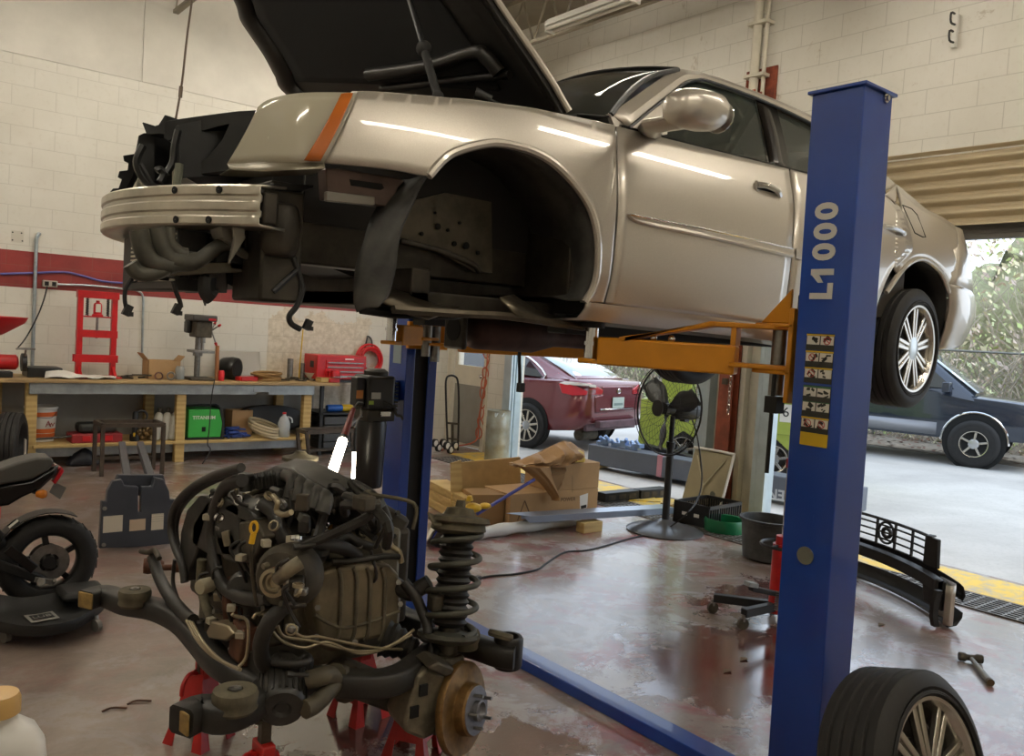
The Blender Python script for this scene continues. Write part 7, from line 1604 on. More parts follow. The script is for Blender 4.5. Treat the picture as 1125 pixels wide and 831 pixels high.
# black crate
c0, c1, c2 = Fl(742, 575), Fl(783, 584), Fl(812, 571)
u = (c1-c0); v = V((.55, .05, 0)); t = thing('plastic_crate', 'black slatted plastic crate on the floor by the door pillar', 'crate', (c1+c0)/2); cz = .21; cc0 = V((6.08, 4.98, 0)); cx_, cy_ = .52, .36
ox, oy = 6.14, 4.66
def cb_(a, b, n, bar=.014):
    q = MB(); a, b = V(a), V(b); k = 14
    q.bar(a+V((0, 0, cz-.015)), b+V((0, 0, cz-.015)), .02, .03); q.bar(a+V((0, 0, .02)), b+V((0, 0, .02)), .015, .04)
    for i in range(k+1): p = a+(b-a)*i/k; q.bar(p+V((0, 0, .02)), p+V((0, 0, cz-.02)), bar, .012, (b-a))
    return q.build(n, m_black, t)
P0, P1, P2, P3 = V((ox, oy, 0)), V((ox+cx_, oy+.04, 0)), V((ox+cx_-.04, oy+cy_+.04, 0)), V((ox-.04, oy+cy_, 0))
cb_(P0, P1, 'slatted_side'); cb_(P3, P2, 'slatted_side'); cb_(P1, P2, 'slatted_side')
MB().prism([P3+V((0, 0, .0)), P0, P0+V((0, 0, cz)), P3+V((0, 0, cz))], (.012, 0, 0)).build('end_panel', m_black, t, bevel=.003)
for s in (.3, .65): q = P3*(1-s)+P0*s; MB().bx(q+V((-.003, -.03, .09)), q+V((.001, .03, .12))).build('end_label', m_white, t)
MB().prism([P0, P1, P2, P3], (0, 0, .012)).build('bottom', m_black, t)
# folding table leaning on the pillar
tp = lambda px, py: X(WR-.24, px, py)
L4 = [tp(774, 574), tp(782, 497), tp(815, 503), tp(808, 566)]
t = thing('folding_table', 'cream folding panel with a white tube edge leaning on the pillar between the doors', 'folding table', (WR-.3, 5.05, 0))
yA, yB, zT = 5.38, 4.92, Y(5.1, 800, 500).z
zT = X(WR-.24, 800, 500).z
MB().prism([(WR-.40, yA, 0), (WR-.40, yB, 0), (WR-.22, yB, zT), (WR-.22, yA, zT)], (.025, 0, 0)).build('panel', mat('cream_panel', '93896b', .5, var=.1, vs=4), t, bevel=.012)
MB().tube([(WR-.41, yB-.015, .0), (WR-.235, yB-.015, zT-.05), (WR-.225, yB+.03, zT+.012), (WR-.225, yA, zT+.012)], .013, 8, 4).build('edge_tube', m_white, t)
MB().tube([(WR-.245, yA-.06, zT-.06), (WR-.34, (yA+yB)/2, .28)], .007, 6, 1).tube([(WR-.245, yB+.06, zT-.06), (WR-.34, (yA+yB)/2, .28), (WR-.40, (yA+yB)/2, .05)], .007, 6, 1).build('leg_brace', mat('cream_brace', 'b5ab8d', .5), t)
MB().cyl((WR-.352, yB+.10, .22), (WR-.356, yB+.10, .22), .03, n=14).build('grey_spot', mat('grey_plug', '68685c', .6), t)
# chain on the pillar, small bracket boxes
b = MB()
for k in range(52):
    z = 1.02+k*.045; b.ring((WR-.25, 4.99, z), (1, 0, 0) if k % 2 else (0, 1, 0), .014, .004, 8, 4, sx=1, sy=1.9)
t = b.build('hoist_chain', m_chrome, None); tag(t, 'bright door chain hanging down the rusty pillar', 'chain')
t = MB().bx((WR-.235, 5.06, 1.52), (WR-.20, 5.14, 1.6)).bx((WR-.235, 5.05, 1.28), (WR-.20, 5.1, 1.34)).bar((WR-.22, 5.13, 1.6), (WR-.23, 5.32, 1.35), .01, .02).build('chain_bracket', m_iron, None); tag(t, 'small steel chain bracket bolted to the rusty pillar', 'bracket')
# green pan, black tub
c = Fl(801, 590); c = V((c.x+.02, c.y+.02, 0)); t = MB().lathe([(.14, 0), (.175, .01), (.185, .10), (.175, .125), (.165, .12), (.165, .03), (.001, .025)], 36, c+V((.10, .12, 0))).build('green_pan', mat('green_plastic', '12643c', .3), None, sm=50); tag(t, 'round green plastic drain pan beside the black crate', 'pan')
c = Fl(838, 618); t = thing('plastic_tub', 'big dirty dark plastic tub on the floor behind the red transmission jack', 'tub', (c.x+.12, c.y+.05, 0)); c = V((c.x+.12, c.y+.05, 0))
MB().lathe([(.15, 0), (.18, .015), (.185, .06), (.205, .30), (.222, .305), (.222, .325), (.20, .325), (.17, .03), (.001, .03)], 36, c, sx=1.05).build('tub', mat('scuffed_tub', '2e2f2f', .55, var=.0, col2='4b4b49', vs=9), t, sm=45)
# transmission jack
jb = Fl(861, 676); jb = V((4.62, 2.86, 0)); q = lambda px, py, y=2.86: Y(y, px, py)
pcx = q(852, 640).x+.05; t = thing('transmission_jack', 'red pedal transmission jack with black legs half hidden behind the near lift post', 'jack', (pcx, 2.86, 0)); zj = lambda py: q(856, py).z
MB().cyl((pcx, 2.86, .06), (pcx, 2.86, zj(599)), .06, n=24).build('cylinder', m_jred, t); MB().cyl((pcx, 2.86, zj(599)), (pcx, 2.86, zj(590)), .045).build('collar', m_jred, t); MB().cyl((pcx, 2.86, zj(515)), (pcx, 2.86, zj(505)), .022).build('collar', m_jred, t)
MB().cyl((pcx, 2.86, zj(592)), (pcx, 2.86, zj(420)), .014).build('ram_rod', m_chrome, t); MB().bx((pcx-.09, 2.80, zj(420)), (pcx+.09, 2.92, zj(415))).build('saddle', m_black, t)
MB().ring((pcx, 2.86, zj(600)), (0, 0, 1), .13, .010, 32, 8).tube([(pcx-.13, 2.86, zj(600)), (pcx, 2.86, zj(600))], .008, 6, 1).tube([(pcx, 2.73, zj(600)), (pcx, 2.86, zj(600))], .008, 6, 1).build('release_wheel', m_black, t)
for a_, k in (((-.32, .02), 0), ((-.24, .30), 1), ((.26, -.2), 2), ((.28, .22), 3)):
    e = V((pcx+a_[0], 2.86+a_[1], .10)); lg = MB().bar((pcx, 2.86, .10), e, .045, .05).build('leg', m_black, t, bevel=.004)
    MB().lathe([(.02, -.012), (.035, -.01), (.035, .01), (.02, .012)], 18, V((e.x, e.y, .035)), (.4, 1, 0)).build('caster', m_iron, lg); MB().cyl((e.x, e.y, .05), (e.x, e.y, .09), .014).build('caster_stem', m_steel, lg)
MB().bar((pcx-.06, 2.82, .19), (pcx-.30, 2.86, .25), .04, .03).build('foot_pedal', m_black, t, bevel=.004); MB().bar((pcx-.26, 2.855, .265), (pcx-.33, 2.868, .28), .05, .025).build('pedal_pad', m_galv, t)
MB().coil((pcx-.10, 2.80, .10), (pcx-.10, 2.80, .22), .018, .004, 9, 6, 12).build('pedal_spring', m_steel, t)
# ---------------- bumper cover with grille, seen from behind
bc = thing('bumper_cover', 'black-backed front bumper cover with its grille standing on the floor by the drain', 'bumper', (5.6, 2.9, 0))
e0, e1 = Fl(1048, 694), Fl(940, 632); e0 = V((5.38, 2.22, 0)); e1 = V((6.02, 3.85, 0)); u = (e1-e0).normalized(); n_ = V((u.y, -u.x, 0))   # n_ points outdoors
Q = lambda s, z, o=0.0: e0+u*s+n_*(o-.0)+V((0, 0, z*.80))
def QP(px, py, o=0.): p = onplane(e0+n_*o, n_, px, py); return p
def bow(s): return .20*(1-((s-.85)/.85)**2)
mb = mat('bumper_back', '12100e', .6, var=.3, vs=10, bump=.1); L = 1.7
lower = MB(); N_ = 34
lower.grid([[Q(s, z, bow(s)+o) for z, o in ((.02, -.02), (.03, .05), (.09, .09), (.13, .09))] for s in [L*i/N_ for i in range(N_+1)]]); lower.build('lower_valance', mb, bc, solid=.006)
MB().grid([[Q(s, z, bow(s)+o) for z, o in ((.22, .08), (.26, .10), (.33, .08), (.36, .05))] for s in [L*i/N_ for i in range(N_+1)]]).build('bumper_skin', mb, bc, solid=.008)
MB().grid([[Q(s, z, bow(s)-.02+o) for z, o in ((.24, 0), (.25, -.05), (.34, -.05), (.35, 0.0))] for s in [.1+(L-.2)*i/20 for i in range(21)]]).build('absorber', m_plast, bc, solid=.006)
for s in (.0, L):
    k = 1 if s == 0 else -1
    MB().grid([[Q(s+k*a, z, bow(s)+o) for a, o in ((.03, -.03), (.0, -.01), (-.0, .02), (.05, .07), (.2, .10))] for z in (.03, .09, .18, .26, .34)]).build('silver_side', m_silver, bc, solid=.005)
    MB().prism([Q(s+k*.02, z, -.10+o) for z, o in ((.02, 0), (.10, -.02), (.2, -.02), (.30, 0), (.30, .04), (.2, .02), (.1, .02), (.02, .04))], u*k*.03).build('clip_rail', m_plast, bc)
    MB().prism([Q(s+k*.10, .10, .02), Q(s+k*.30, .10, .07), Q(s+k*.34, .34, .07), Q(s+k*.10, .34, .02)], n_*.03).build('fog_pocket', mb, bc, bevel=.01)
# grille frame above
gz0, gz1 = .36, .60; g0, g1 = .40, 1.30
fr = MB(); 
for z in (gz0+.01, gz0+.07, gz0+.13, gz0+.19, gz1): fr.tube([Q(g0+(g1-g0)*i/8, z, bow(g0+(g1-g0)*i/8)+.03) for i in range(9)], .007 if z < gz1 else .011, 6, 1)
for i in range(6): s = g0+(g1-g0)*i/5; fr.bar(Q(s, gz0, bow(s)+.03), Q(s, gz1+.005, bow(s)+.03), .016, .012, u)
fr.build('grille', mb, bc); s = .85
MB().ring(Q(s, gz0+.13, bow(s)+.03), n_, .075, .009, 26, 6).ring(Q(s, gz0+.13, bow(s)+.035), n_, .03, .014, 18, 6, sx=1.3).build('emblem_ring', mb, bc)
for s in (g0-.03, g1+.03): MB().prism([Q(s-.07, gz0, bow(s)+.02), Q(s+.05, gz0, bow(s)+.02), Q(s+.05, gz1+.0, bow(s)+.02), Q(s-.06, gz1, bow(s)+.02)], n_*.03).bx(Q(s-.02, gz1, bow(s)+.01), Q(s+.05, gz1+.015, bow(s)+.06)).build('grille_end', mb, bc, bevel=.006)
# hammer
hA, hB = Fl(1066, 728), Fl(1088, 754); t = thing('hammer', 'small hammer lying on the floor at the right', 'hammer', (hA+hB)/2); hu = (hB-hA).normalized(); hs = V((-hu.y, hu.x, 0))
MB().tube([hA+V((0, 0, .025)), hA*.5+hB*.5+V((0, 0, .02)), hB+V((0, 0, .018))], lambda s: .011+.007*s, 10, 4).build('handle', mat('grey_handle', '8d8a80', .5), t); MB().tube([hB-hu*.02+V((0, 0, .018)), hB+hu*.004+V((0, 0, .018))], .019, 10, 1).build('grip_end', mat('brown_grip', '5b4a30', .6), t)
MB().lathe([(.022, -.06), (.024, -.055), (.024, -.03), (.017, -.02), (.017, .02), (.024, .03), (.024, .055), (.022, .06)], 16, hA+V((0, 0, .026)), hs).build('head', m_iron, t)
for k, (px, py, lab_) in enumerate(((969, 687, 'dry leaf on the floor right of the near lift post'), (1016, 656, 'small dry leaf beside the bumper cover'), (818, 725, 'dark leaf on the floor beneath the transmission jack'), (800, 738, 'dark scrap on the floor left of the near lift post'))):
    p = Fl(px, py, .003); t = MB().prism([p+V((-.04, 0, 0)), p+V((-.01, .02, .008)), p+V((.03, .01, .0)), p+V((.01, -.015, .004))], (0, 0, .002)).build('dry_leaf', mat('dry_leaf', '5a4c38', .8), None); tag(t, lab_, 'leaf')
# foreground wheel leaning on the near post
c = V((nx0+.30, ny0-.30, .345)); fx_ = Z(.32, 994, 854)
W0 = Y(1.30, 965, 855); 
t = thing('car_wheel', 'large car wheel with a nine-spoke rim leaning on the near lift post', 'wheel', (0, 0, 0)); t.location = V((fx_.x, fx_.y, 0)); WORLD[t.name] = V(t.location); print('wheel', fx_, nx0, ny0)
wheel(t, fx_, V((-.02, -.80, .24)).normalized(), R=.33, w=.225, cap='16161a')
# wall bracket on the door wall
q = X(WR-.005, 1050, 35); t = thing('wall_bracket', 'small white bracket with two dark hooks high on the door wall', 'bracket', (WR, q.y, q.z)); MB().bx((WR-.03, q.y-.02, q.z-.13), (WR, q.y+.02, q.z+.13)).build('plate', m_white, t, bevel=.003)
for z in (.08, -.06): MB().tube([(WR-.03, q.y, q.z+z-.03), (WR-.10, q.y, q.z+z-.03), (WR-.11, q.y, q.z+z+.04), (WR-.05, q.y, q.z+z+.05)], .009, 6, 3).build('hook', m_black, t)
t = MB().tube([Y(3.2, 590, 360), Y(3.2, 578, 374), Y(3.2, 571, 385), Y(3.2, 571, 410), Y(3.2, 571, 424)], .009, 6, 4).box(Y(3.2, 572, 426), (.03, .03, .045)).build('hanging_plug', m_black, None); tag(t, 'black lead with a plug hanging below the raised car', 'cord')
t = MB().tube([(2.6, 3.2, 1.72), Y(3.2, 590, 360)], .009, 6, 1).build('lead_upper', m_black, t)
# ================================================================ OUTDOORS
def Lc(o, h):
    """frame of a vehicle: l forward, w to its left, z up"""
    h = V((*h, 0)).normalized(); w = V((-h.y, h.x, 0)); o = V((*o, 0))
    return lambda l, ww, z: o+h*l+w*ww+V((0, 0, z-.02))
def sweep(b, secs, Lf):
    return b.loft([[Lf(l, w, z) for w, z in s] for l, s in secs])
def hullsec(W, z0, z1, r=.12, tum=.05):
    return [(-W+r*.6, z0), (W-r*.6, z0), (W, z0+r), (W, (z0+z1)/2), (W-tum, z1-.03), (W-tum-.06, z1), (-W+tum+.06, z1), (-W+tum, z1-.03), (-W, (z0+z1)/2), (-W, z0+r)]
# ---------------- burgundy saloon without its rear bumper
m_burg = mat('burgundy_paint', '6d3036', .25, .3, coat=.9, var=.05, vs=2); m_dkgl = mat('dark_car_glass', '20262a', .05, spec=1.); m_taill = mat('red_tail_lens', 'b8202c', .15, coat=.6)
rl = Z(0, 583, 490); rrr = Z(0, 672, 484); ax_ = (rrr-rl); ax_.z = 0
ax_ = V((.97, .20, 0)).normalized()         # car's right-hand side as seen from behind
hdg = V((-ax_.y, ax_.x, 0)); o = rl+ax_*.80-hdg*.0
La = Lc((o.x+.0, o.y), (hdg.x, hdg.y))
bc_ = thing('burgundy_saloon', 'burgundy saloon car missing its rear bumper parked outside the far doorway', 'car', o)
# body stations (l from rear axle, + forward): lower body
st_ = [(-.93, .62, .50, .98), (-.90, .76, .45, 1.03), (-.75, .86, .34, 1.06), (-.40, .91, .30, 1.05), (0, .925, .30, 1.03), (.8, .93, .25, 1.02), (1.8, .93, .25, 1.0), (2.7, .92, .26, .96), (3.1, .90, .3, .90), (3.45, .82, .34, .82), (3.62, .62, .40, .74)]
b = MB(); sweep(b, [(l, hullsec(w, a, c)) for l, w, a, c in st_], La); b.build('body', m_burg, bc_, sm=50)
gh = [(-.62, .70, 1.04, 1.07), (-.30, .68, 1.03, 1.20), (.15, .64, 1.03, 1.37), (.6, .62, 1.02, 1.45), (1.2, .62, 1.01, 1.47), (1.7, .64, 1.0, 1.42), (2.2, .68, 1.0, 1.22), (2.65, .74, .97, 1.0)]
rf = []
for l, w, z0, z1 in gh: rf.append((l, [(-w-.14*(1.47-z1)/.45, z0-.02), (w+.14*(1.47-z1)/.45, z0-.02), (w+.1, z0+.02), (w, z1-.06), (w-.1, z1), (-w+.1, z1), (-w, z1-.06), (-w-.1, z0+.02)]))
cab_ = sweep(MB(), rf, La).build('cabin', m_burg, bc_, sm=50)
MB().grid([[La(l, w*k, z) for k in (-.86, -.4, 0, .4, .86)] for l, w, z in ((-.60, .72, 1.075), (-.28, .70, 1.22), (.12, .66, 1.385))]).build('rear_window', mat('sky_lit_glass', 'b9c0c4', .03, .6), cab_, solid=.01)
for s in (1, -1):
    pts = [(-.12, .02), (.22, .26), (.75, .38), (.85, .38), (.9, .04)]
    MB().prism([La(l, s*(.775-.155*(z/.4)), 1.03+z) for l, z in pts], La(0, s*.02, 0)-La(0, 0, 0)).build('rear_side_window', m_dkgl, cab_)
    MB().prism([La(l, s*(.775-.155*(z/.4)), 1.03+z) for l, z in [(.98, .04), (.95, .38), (1.5, .36), (2.1, .16), (2.2, .04)]], La(0, s*.02, 0)-La(0, 0, 0)).build('front_side_window', m_dkgl, cab_)
    MB().tube([La(l, s*(.79-.155*(z/.4)), 1.03+z) for l, z in ((2.2, .0), (.9, .0), (-.16, .0), (.2, .28), (.75, .40))], .014, 6, 4).build('window_trim', m_chrome, cab_)
    MB().prism([La(l, s*w, z) for l, w, z in ((-.50, .90, .99), (-.56, .885, .86), (-.72, .86, .84), (-.86, .78, .86), (-.93, .60, .87), (-.92, .42, .86), (-.93, .40, .93), (-.90, .6, 1.0), (-.80, .80, 1.02), (-.62, .88, 1.02))], La(-.03, s*.02, 0)-La(0, 0, 0)).build('tail_lamp', m_taill, bc_, bevel=.008)
    MB().prism([La(l, s*w, z) for l, w, z in ((-.52, .905, 1.0), (-.62, .885, .985), (-.86, .79, .985), (-.95, .60, .965), (-.94, .6, 1.005), (-.80, .815, 1.03), (-.60, .89, 1.03))], La(-.02, s*.02, 0)-La(0, 0, 0)).build('lamp_white', mat('white_lens', 'd5d2d0', .15), bc_)
    for l in (0, 2.78):
        c = La(l, s*.86, .335); wheel(bc_, c, La(0, s, 0)-La(0, 0, 0), R=.325, w=.21, rr=.225, spokes=10, double=False, cap='9a9da0')
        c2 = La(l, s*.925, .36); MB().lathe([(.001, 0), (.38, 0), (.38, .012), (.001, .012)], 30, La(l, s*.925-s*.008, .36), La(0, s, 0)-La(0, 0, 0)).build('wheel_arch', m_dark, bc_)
    MB().tube([La(.45, s*.94, .93), La(.62, s*.955, .935)], .018, 8, 1).build('door_handle', m_chrome, bc_); MB().tube([La(.0, s*.935, .99), La(1.0, s*.942, .99), La(2.4, s*.93, .97)], .012, 6, 3).build('blue_reflection_crease', m_burg, bc_)
MB().prism([La(-.945, w, z) for w, z in ((-.56, .60), (.56, .60), (.60, .84), (.40, .86), (.42, .98), (-.42, .98), (-.40, .86), (-.60, .84))], La(.05, 0, 0)-La(0, 0, 0)).build('trunk_face', m_burg, bc_, bevel=.015)
MB().grid([[La(-.955, w, z) for w in (-.45, 0, .45)] for z in (.655, .635)]).build('trunk_trim', m_chrome, bc_, solid=.006)
MB().bx((-1, -1, -1), (1, 1, 1)); pl_ = MB().prism([La(-.965, w, z) for w, z in ((-.155, .66), (.155, .66), (.155, .82), (-.155, .82))], La(.006, 0, 0)-La(0, 0, 0)).build('licence_plate', mat('plate_grey', 'a9b5b2', .4), bc_)
MB().prism([La(-.968, w, z) for w, z in ((-.12, .70), (.12, .70), (.12, .735), (-.12, .735))], La(.002, 0, 0)-La(0, 0, 0)).build('plate_characters', mat('plate_ink', '6f8080', .5), pl_)
MB().bx((0, 0, 0), (0, 0, 0)); eb = MB().ring(La(-.962, 0, .91), hdg, .035, .006, 18, 5, sx=1.1).bar(La(-.962, -.015, .885), La(-.962, -.015, .935), .008, .01).bar(La(-.962, .015, .885), La(-.962, .015, .935), .008, .01).bar(La(-.962, -.015, .91), La(-.962, .015, .91), .01, .008).build('emblem', m_chrome, bc_)
MB().prism([La(-.88, w, z) for w, z in ((-.66, .33), (.66, .33), (.70, .52), (.62, .60), (-.62, .60), (-.70, .52))], La(.06, 0, 0)-La(0, 0, 0)).build('bare_rear_panel', mat('bare_purple_panel', '5b444c', .45, .2, var=.3, vs=8), bc_, bevel=.01)
MB().bar(La(-.98, -.55, .44), La(-.98, .55, .44), .09, .10).build('crash_beam', mat('bare_purple_panel', '5b444c', .45, .2), bc_, bevel=.01); MB().lathe([(.06, -.2), (.09, -.17), (.09, .2), (.06, .23)], 16, La(-.72, .45, .27), ax_).build('muffler', m_iron, bc_)
# ---------------- dark SUV
m_suv = mat('dark_blue_suv', '2c3340', .22, .4, coat=.9); m_suvs = mat('suv_silver_band', '85868a', .35, .5)
fw_c = Z(0, 1068, 512); hd2 = V((.30, -.95, 0)).normalized(); sd2 = V((-hd2.y, hd2.x, 0))   # left of travel
Lb = Lc((fw_c.x+.0, fw_c.y), (hd2.x, hd2.y))
# near side is the vehicle's right-hand side when it heads towards -Y: w negative is nearer the camera
suv = thing('dark_suv', 'dark blue sport utility vehicle with a silver lower band parked outside the near doorway', 'car', fw_c)
W_ = .95; ctr = .88
B = lambda l, w, z: Lb(l, w+ctr, z)
def bsec(w, z0, z1, t_=.05): return hullsec(w, z0, z1, .06, t_)
sts = [(-4.0, .90, .50, 1.18), (-3.9, .96, .45, 1.22), (-1.0, .96, .42, 1.20), (-.62, .96, .42, 1.18), (-.5, .96, .42, 1.14), (0, .955, .46, 1.12), (.5, .95, .46, 1.09), (.86, .93, .48, 1.05), (.95, .88, .52, .98)]
sweep(MB(), [(l, bsec(w, a, c)) for l, w, a, c in sts], B).build('body', m_suv, suv, sm=40)
gs = [(-4.0, .84, 1.20, 1.78), (-3.6, .80, 1.2, 1.84), (-1.2, .78, 1.2, 1.84), (-.85, .78, 1.2, 1.78), (-.05, .86, 1.10, 1.16)]
cb3 = sweep(MB(), [(l, [(-w-.1, z0-.05), (w+.1, z0-.05), (w, z1-.08), (w-.1, z1), (-w+.1, z1), (-w, z1-.08)]) for l, w, z0, z1 in gs], B).build('cabin', m_suv, suv, sm=40)
MB().grid([[B(l, w*k, z) for k in (-.92, -.4, .4, .92)] for l, w, z in ((-.02, .88, 1.18), (-.82, .74, 1.77))]).build('windscreen', mat('sky_lit_glass', 'b9c0c4', .03, .6), cb3, solid=.012)
for s in (1, -1):
    n1 = B(0, s*.02, 0)-B(0, 0, 0); wz_ = lambda z: .90-.115*(z-1.2)/.6
    MB().prism([B(l, s*wz_(z), z) for l, z in ((-.35, 1.22), (-.93, 1.70), (-1.55, 1.70), (-1.55, 1.22))], n1).build('front_window', m_dkgl, cb3); MB().prism([B(l, s*wz_(z), z) for l, z in ((-1.65, 1.22), (-1.65, 1.70), (-2.7, 1.70), (-2.7, 1.22))], n1).build('rear_window', m_dkgl, cb3)
    MB().grid([[B(l, s*(.962), z) for z in (.46, .66)] for l in (-3.9, -2, -.55)]).build('silver_band', m_suvs, suv, solid=.012)
    MB().tube([B(-.42, s*1.02, 1.22), B(-.42, s*.93, 1.18)], .03, 8, 1).bx(B(-.44, s*1.02, 1.16)+V((-.06, -.06, 0)), B(-.44, s*1.02, 1.16)+V((.06, .06, .16))).build('wing_mirror', m_suv, suv, bevel=.02)
    a_ = [B(.5*math.cos(t_)*.94, s*.97, .40+.47*math.sin(t_)) for t_ in [PI*i/16 for i in range(17)]]
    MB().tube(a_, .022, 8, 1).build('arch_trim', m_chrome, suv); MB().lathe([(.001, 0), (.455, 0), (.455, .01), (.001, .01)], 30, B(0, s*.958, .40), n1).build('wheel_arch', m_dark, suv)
    for l in (0, -2.9): wheel(suv, B(l, s*.905, .375), n1, R=.375, w=.24, rr=.20, spokes=5, double=False, cap='b0b0b0', rimm=m_rim)
    MB().bar(B(.955, s*.66, .86), B(.955, s*.9, .86), .03, .15).build('headlight', mat('white_lens', 'd5d2d0', .15), suv, bevel=.01)
    for z in (.92, .80): MB().prism([B(l, s*w, z+dz_) for l, w, dz_ in ((.80, .945, -.045), (.97, .90, -.045), (.97, .90, .045), (.80, .945, .045))], n1).build('side_marker', mat('orange_marker', 'd77a18', .2), suv)
MB().bar(B(1.03, -.92, .56), B(1.03, .92, .56), .14, .18).bar(B(1.0, -.93, .56), B(.75, -.97, .56), .06, .18).build('chrome_bumper', mat('dull_chrome', '8f979c', .25, .9), suv, bevel=.02); MB().bar(B(.97, -.62, .85), B(.97, .62, .85), .03, .2).build('grille', m_black, suv)
# ---------------- lime-green machine
m_lime = mat('lime_paint', '9dac4c', .4, var=.08, vs=4); lo_ = V((9.0, 6.35, 0)); hl_ = V((.55, -.83, 0)).normalized(); Ll = Lc((lo_.x, lo_.y), (hl_.x, hl_.y))
lm = thing('lime_machine', 'lime green wheeled machine parked outside behind the grey steel column', 'machine', lo_)
def lp(n, pts, w0, w1, mt=m_lime, bev=.012): return MB().prism([Ll(l, w0, z) for l, z in pts], Ll(0, w1, 0)-Ll(0, w0, 0)).build(n, mt, lm, bevel=bev)
lp('rear_body', [(-1.35, .25), (-.98, .25), (-.95, .42), (-.78, .55), (-.6, .45), (-.55, .25), (.10, .25), (.16, .5), (.35, .56), (.52, .42), (.56, .25), (1.1, .25), (1.1, 1.02), (.2, 1.06), (-1.35, .92)], -.02, 1.0)
lp('door_panel', [(.22, .62), (.60, .62), (.60, 1.0), (.22, 1.0)], -.035, -.02); lp('door_panel', [(-.5, .35), (-.02, .35), (-.02, .85), (-.5, .85)], -.035, -.02)
for l, z in ((-.12, .62), (.30, .72)): lp('latch', [(l-.02, z-.05), (l+.02, z-.05), (l+.02, z+.05), (l-.02, z+.05)], -.045, -.034, m_black)
lp('upright_mast', [(-1.12, .9), (-.72, .88), (-.76, 2.1), (-1.1, 2.1)], .1, .7); lp('boom', [(-.9, 1.9), (-.3, .95), (.0, .95), (-.65, 2.05)], .3, .55); lp('tower', [(.62, 1.0), (.95, 1.0), (.95, 2.2), (.62, 2.2)], .1, .9)
MB().lathe([(.13, 0), (.14, .02), (.14, .42), (.12, .45)], 20, Ll(.50, -.0, 1.08)).build('white_tank', m_white, lm); MB().lathe([(.142, .14), (.144, .15), (.144, .2), (.142, .21)], 20, Ll(.5, 0, 1.08), cap=False).build('tank_band', m_black, lm)
MB().ring(Ll(.72, -.06, 1.02), Ll(0, 1, .02)-Ll(0, 0, .02), .11, .018, 22, 8, sx=.8, sy=1.5).build('yellow_hose', mat('yellow_plastic', 'c9a21c', .4), lm); lp('red_tag', [(.68, 1.05), (.76, 1.05), (.76, 1.15), (.68, 1.15)], -.06, -.03, m_redp)
lp('number_plate', [(.38, .78), (.52, .78), (.52, 1.0), (.38, 1.0)], -.038, -.034, m_white, 0); text('6', 'number', Ll(.45, -.040, .90), hl_, (0, 0, 1), .17, m_black, lm)
for l in (-.78, .34):
    for w in (.08, .9): wheel(lm, Ll(l, w, .30), Ll(0, -1, 0)-Ll(0, 0, 0), R=.29, w=.18, rr=.17, spokes=6, double=False, cap='8c8f8f')
# ---------------- grey column lying outside, with lettering upside down, and its blue hardware
m_gcol = mat('grey_column_paint', '565c68', .42, var=.06, vs=5)
ga, gb = V((7.62, 7.75, 0)), V((8.12, 4.35, 0)); gu = (gb-ga).normalized(); gn = V((gu.y, -gu.x, 0)); gn = gn if gn.x < 0 else -gn
t = thing('lift_column', 'long slate-grey steel column with white lettering lying outside across both doorways', 'steel column', (ga+gb)/2)
def gbox(a, b, w, h, z0): return MB().loft([[V((p.x, p.y, z)) for p in (a, b, b-gn*w, a-gn*w)] for z in (z0, z0+h)])
gbox(ga, gb, .28, .25, .04).build('column', m_gcol, t, bevel=.012)
for s in (.1, 1.6, 3.0): p = ga+gu*s; gbox(p, p+gu*.1, .28, .04, 0).build('skid', m_pine, t)
lc = onplane(ga+gn*.002, gn, 837, 540); text('BENDPAK', 'column_lettering', lc+gn*.001, -gu, (0, 0, -1), .155, mat('lettering_grey', 'b9bcc2', .4), t, ext=.001, bold=.004, space=1.05)
p = ga+gu*1.05; gbox(p+gn*.006, p+gu*.07+gn*.006, .292, .262, .035).build('pink_strap', mat('pink_strap', 'b07a86', .6), t)
lift2 = thing('hoist_hardware', 'pale blue bolts and brackets piled on the grey steel column', 'hardware', ga+gu*.35+V((0, 0, .29))); rr = random.Random(9)
for k in range(9):
    p = ga-gn*.12+gu*(.1+.075*k)+V((0, 0, .31+.02*(k % 3))); MB().box(p, (.10, .08, .05+.03*(k % 2)), rz=rr.uniform(0, 1)).cyl(p, p+V((rr.uniform(-.1, .1), rr.uniform(-.1, .1), .07)), .022, n=10).build('bolt_bracket', mat('pale_blue_steel', '7f97bd', .35, .5), lift2, bevel=.005)
t = MB().prism([ga-gn*.3+gu*.6+V((0, 0, 0)), ga-gn*.3+gu*1.5, ga-gn*.3+gu*1.5+V((0, 0, .29)), ga-gn*.3+gu*.6+V((0, 0, .36))], -gn*.12).build('black_ramp', m_black, None, bevel=.01); tag(t, 'black wedge behind the grey steel column', 'ramp')
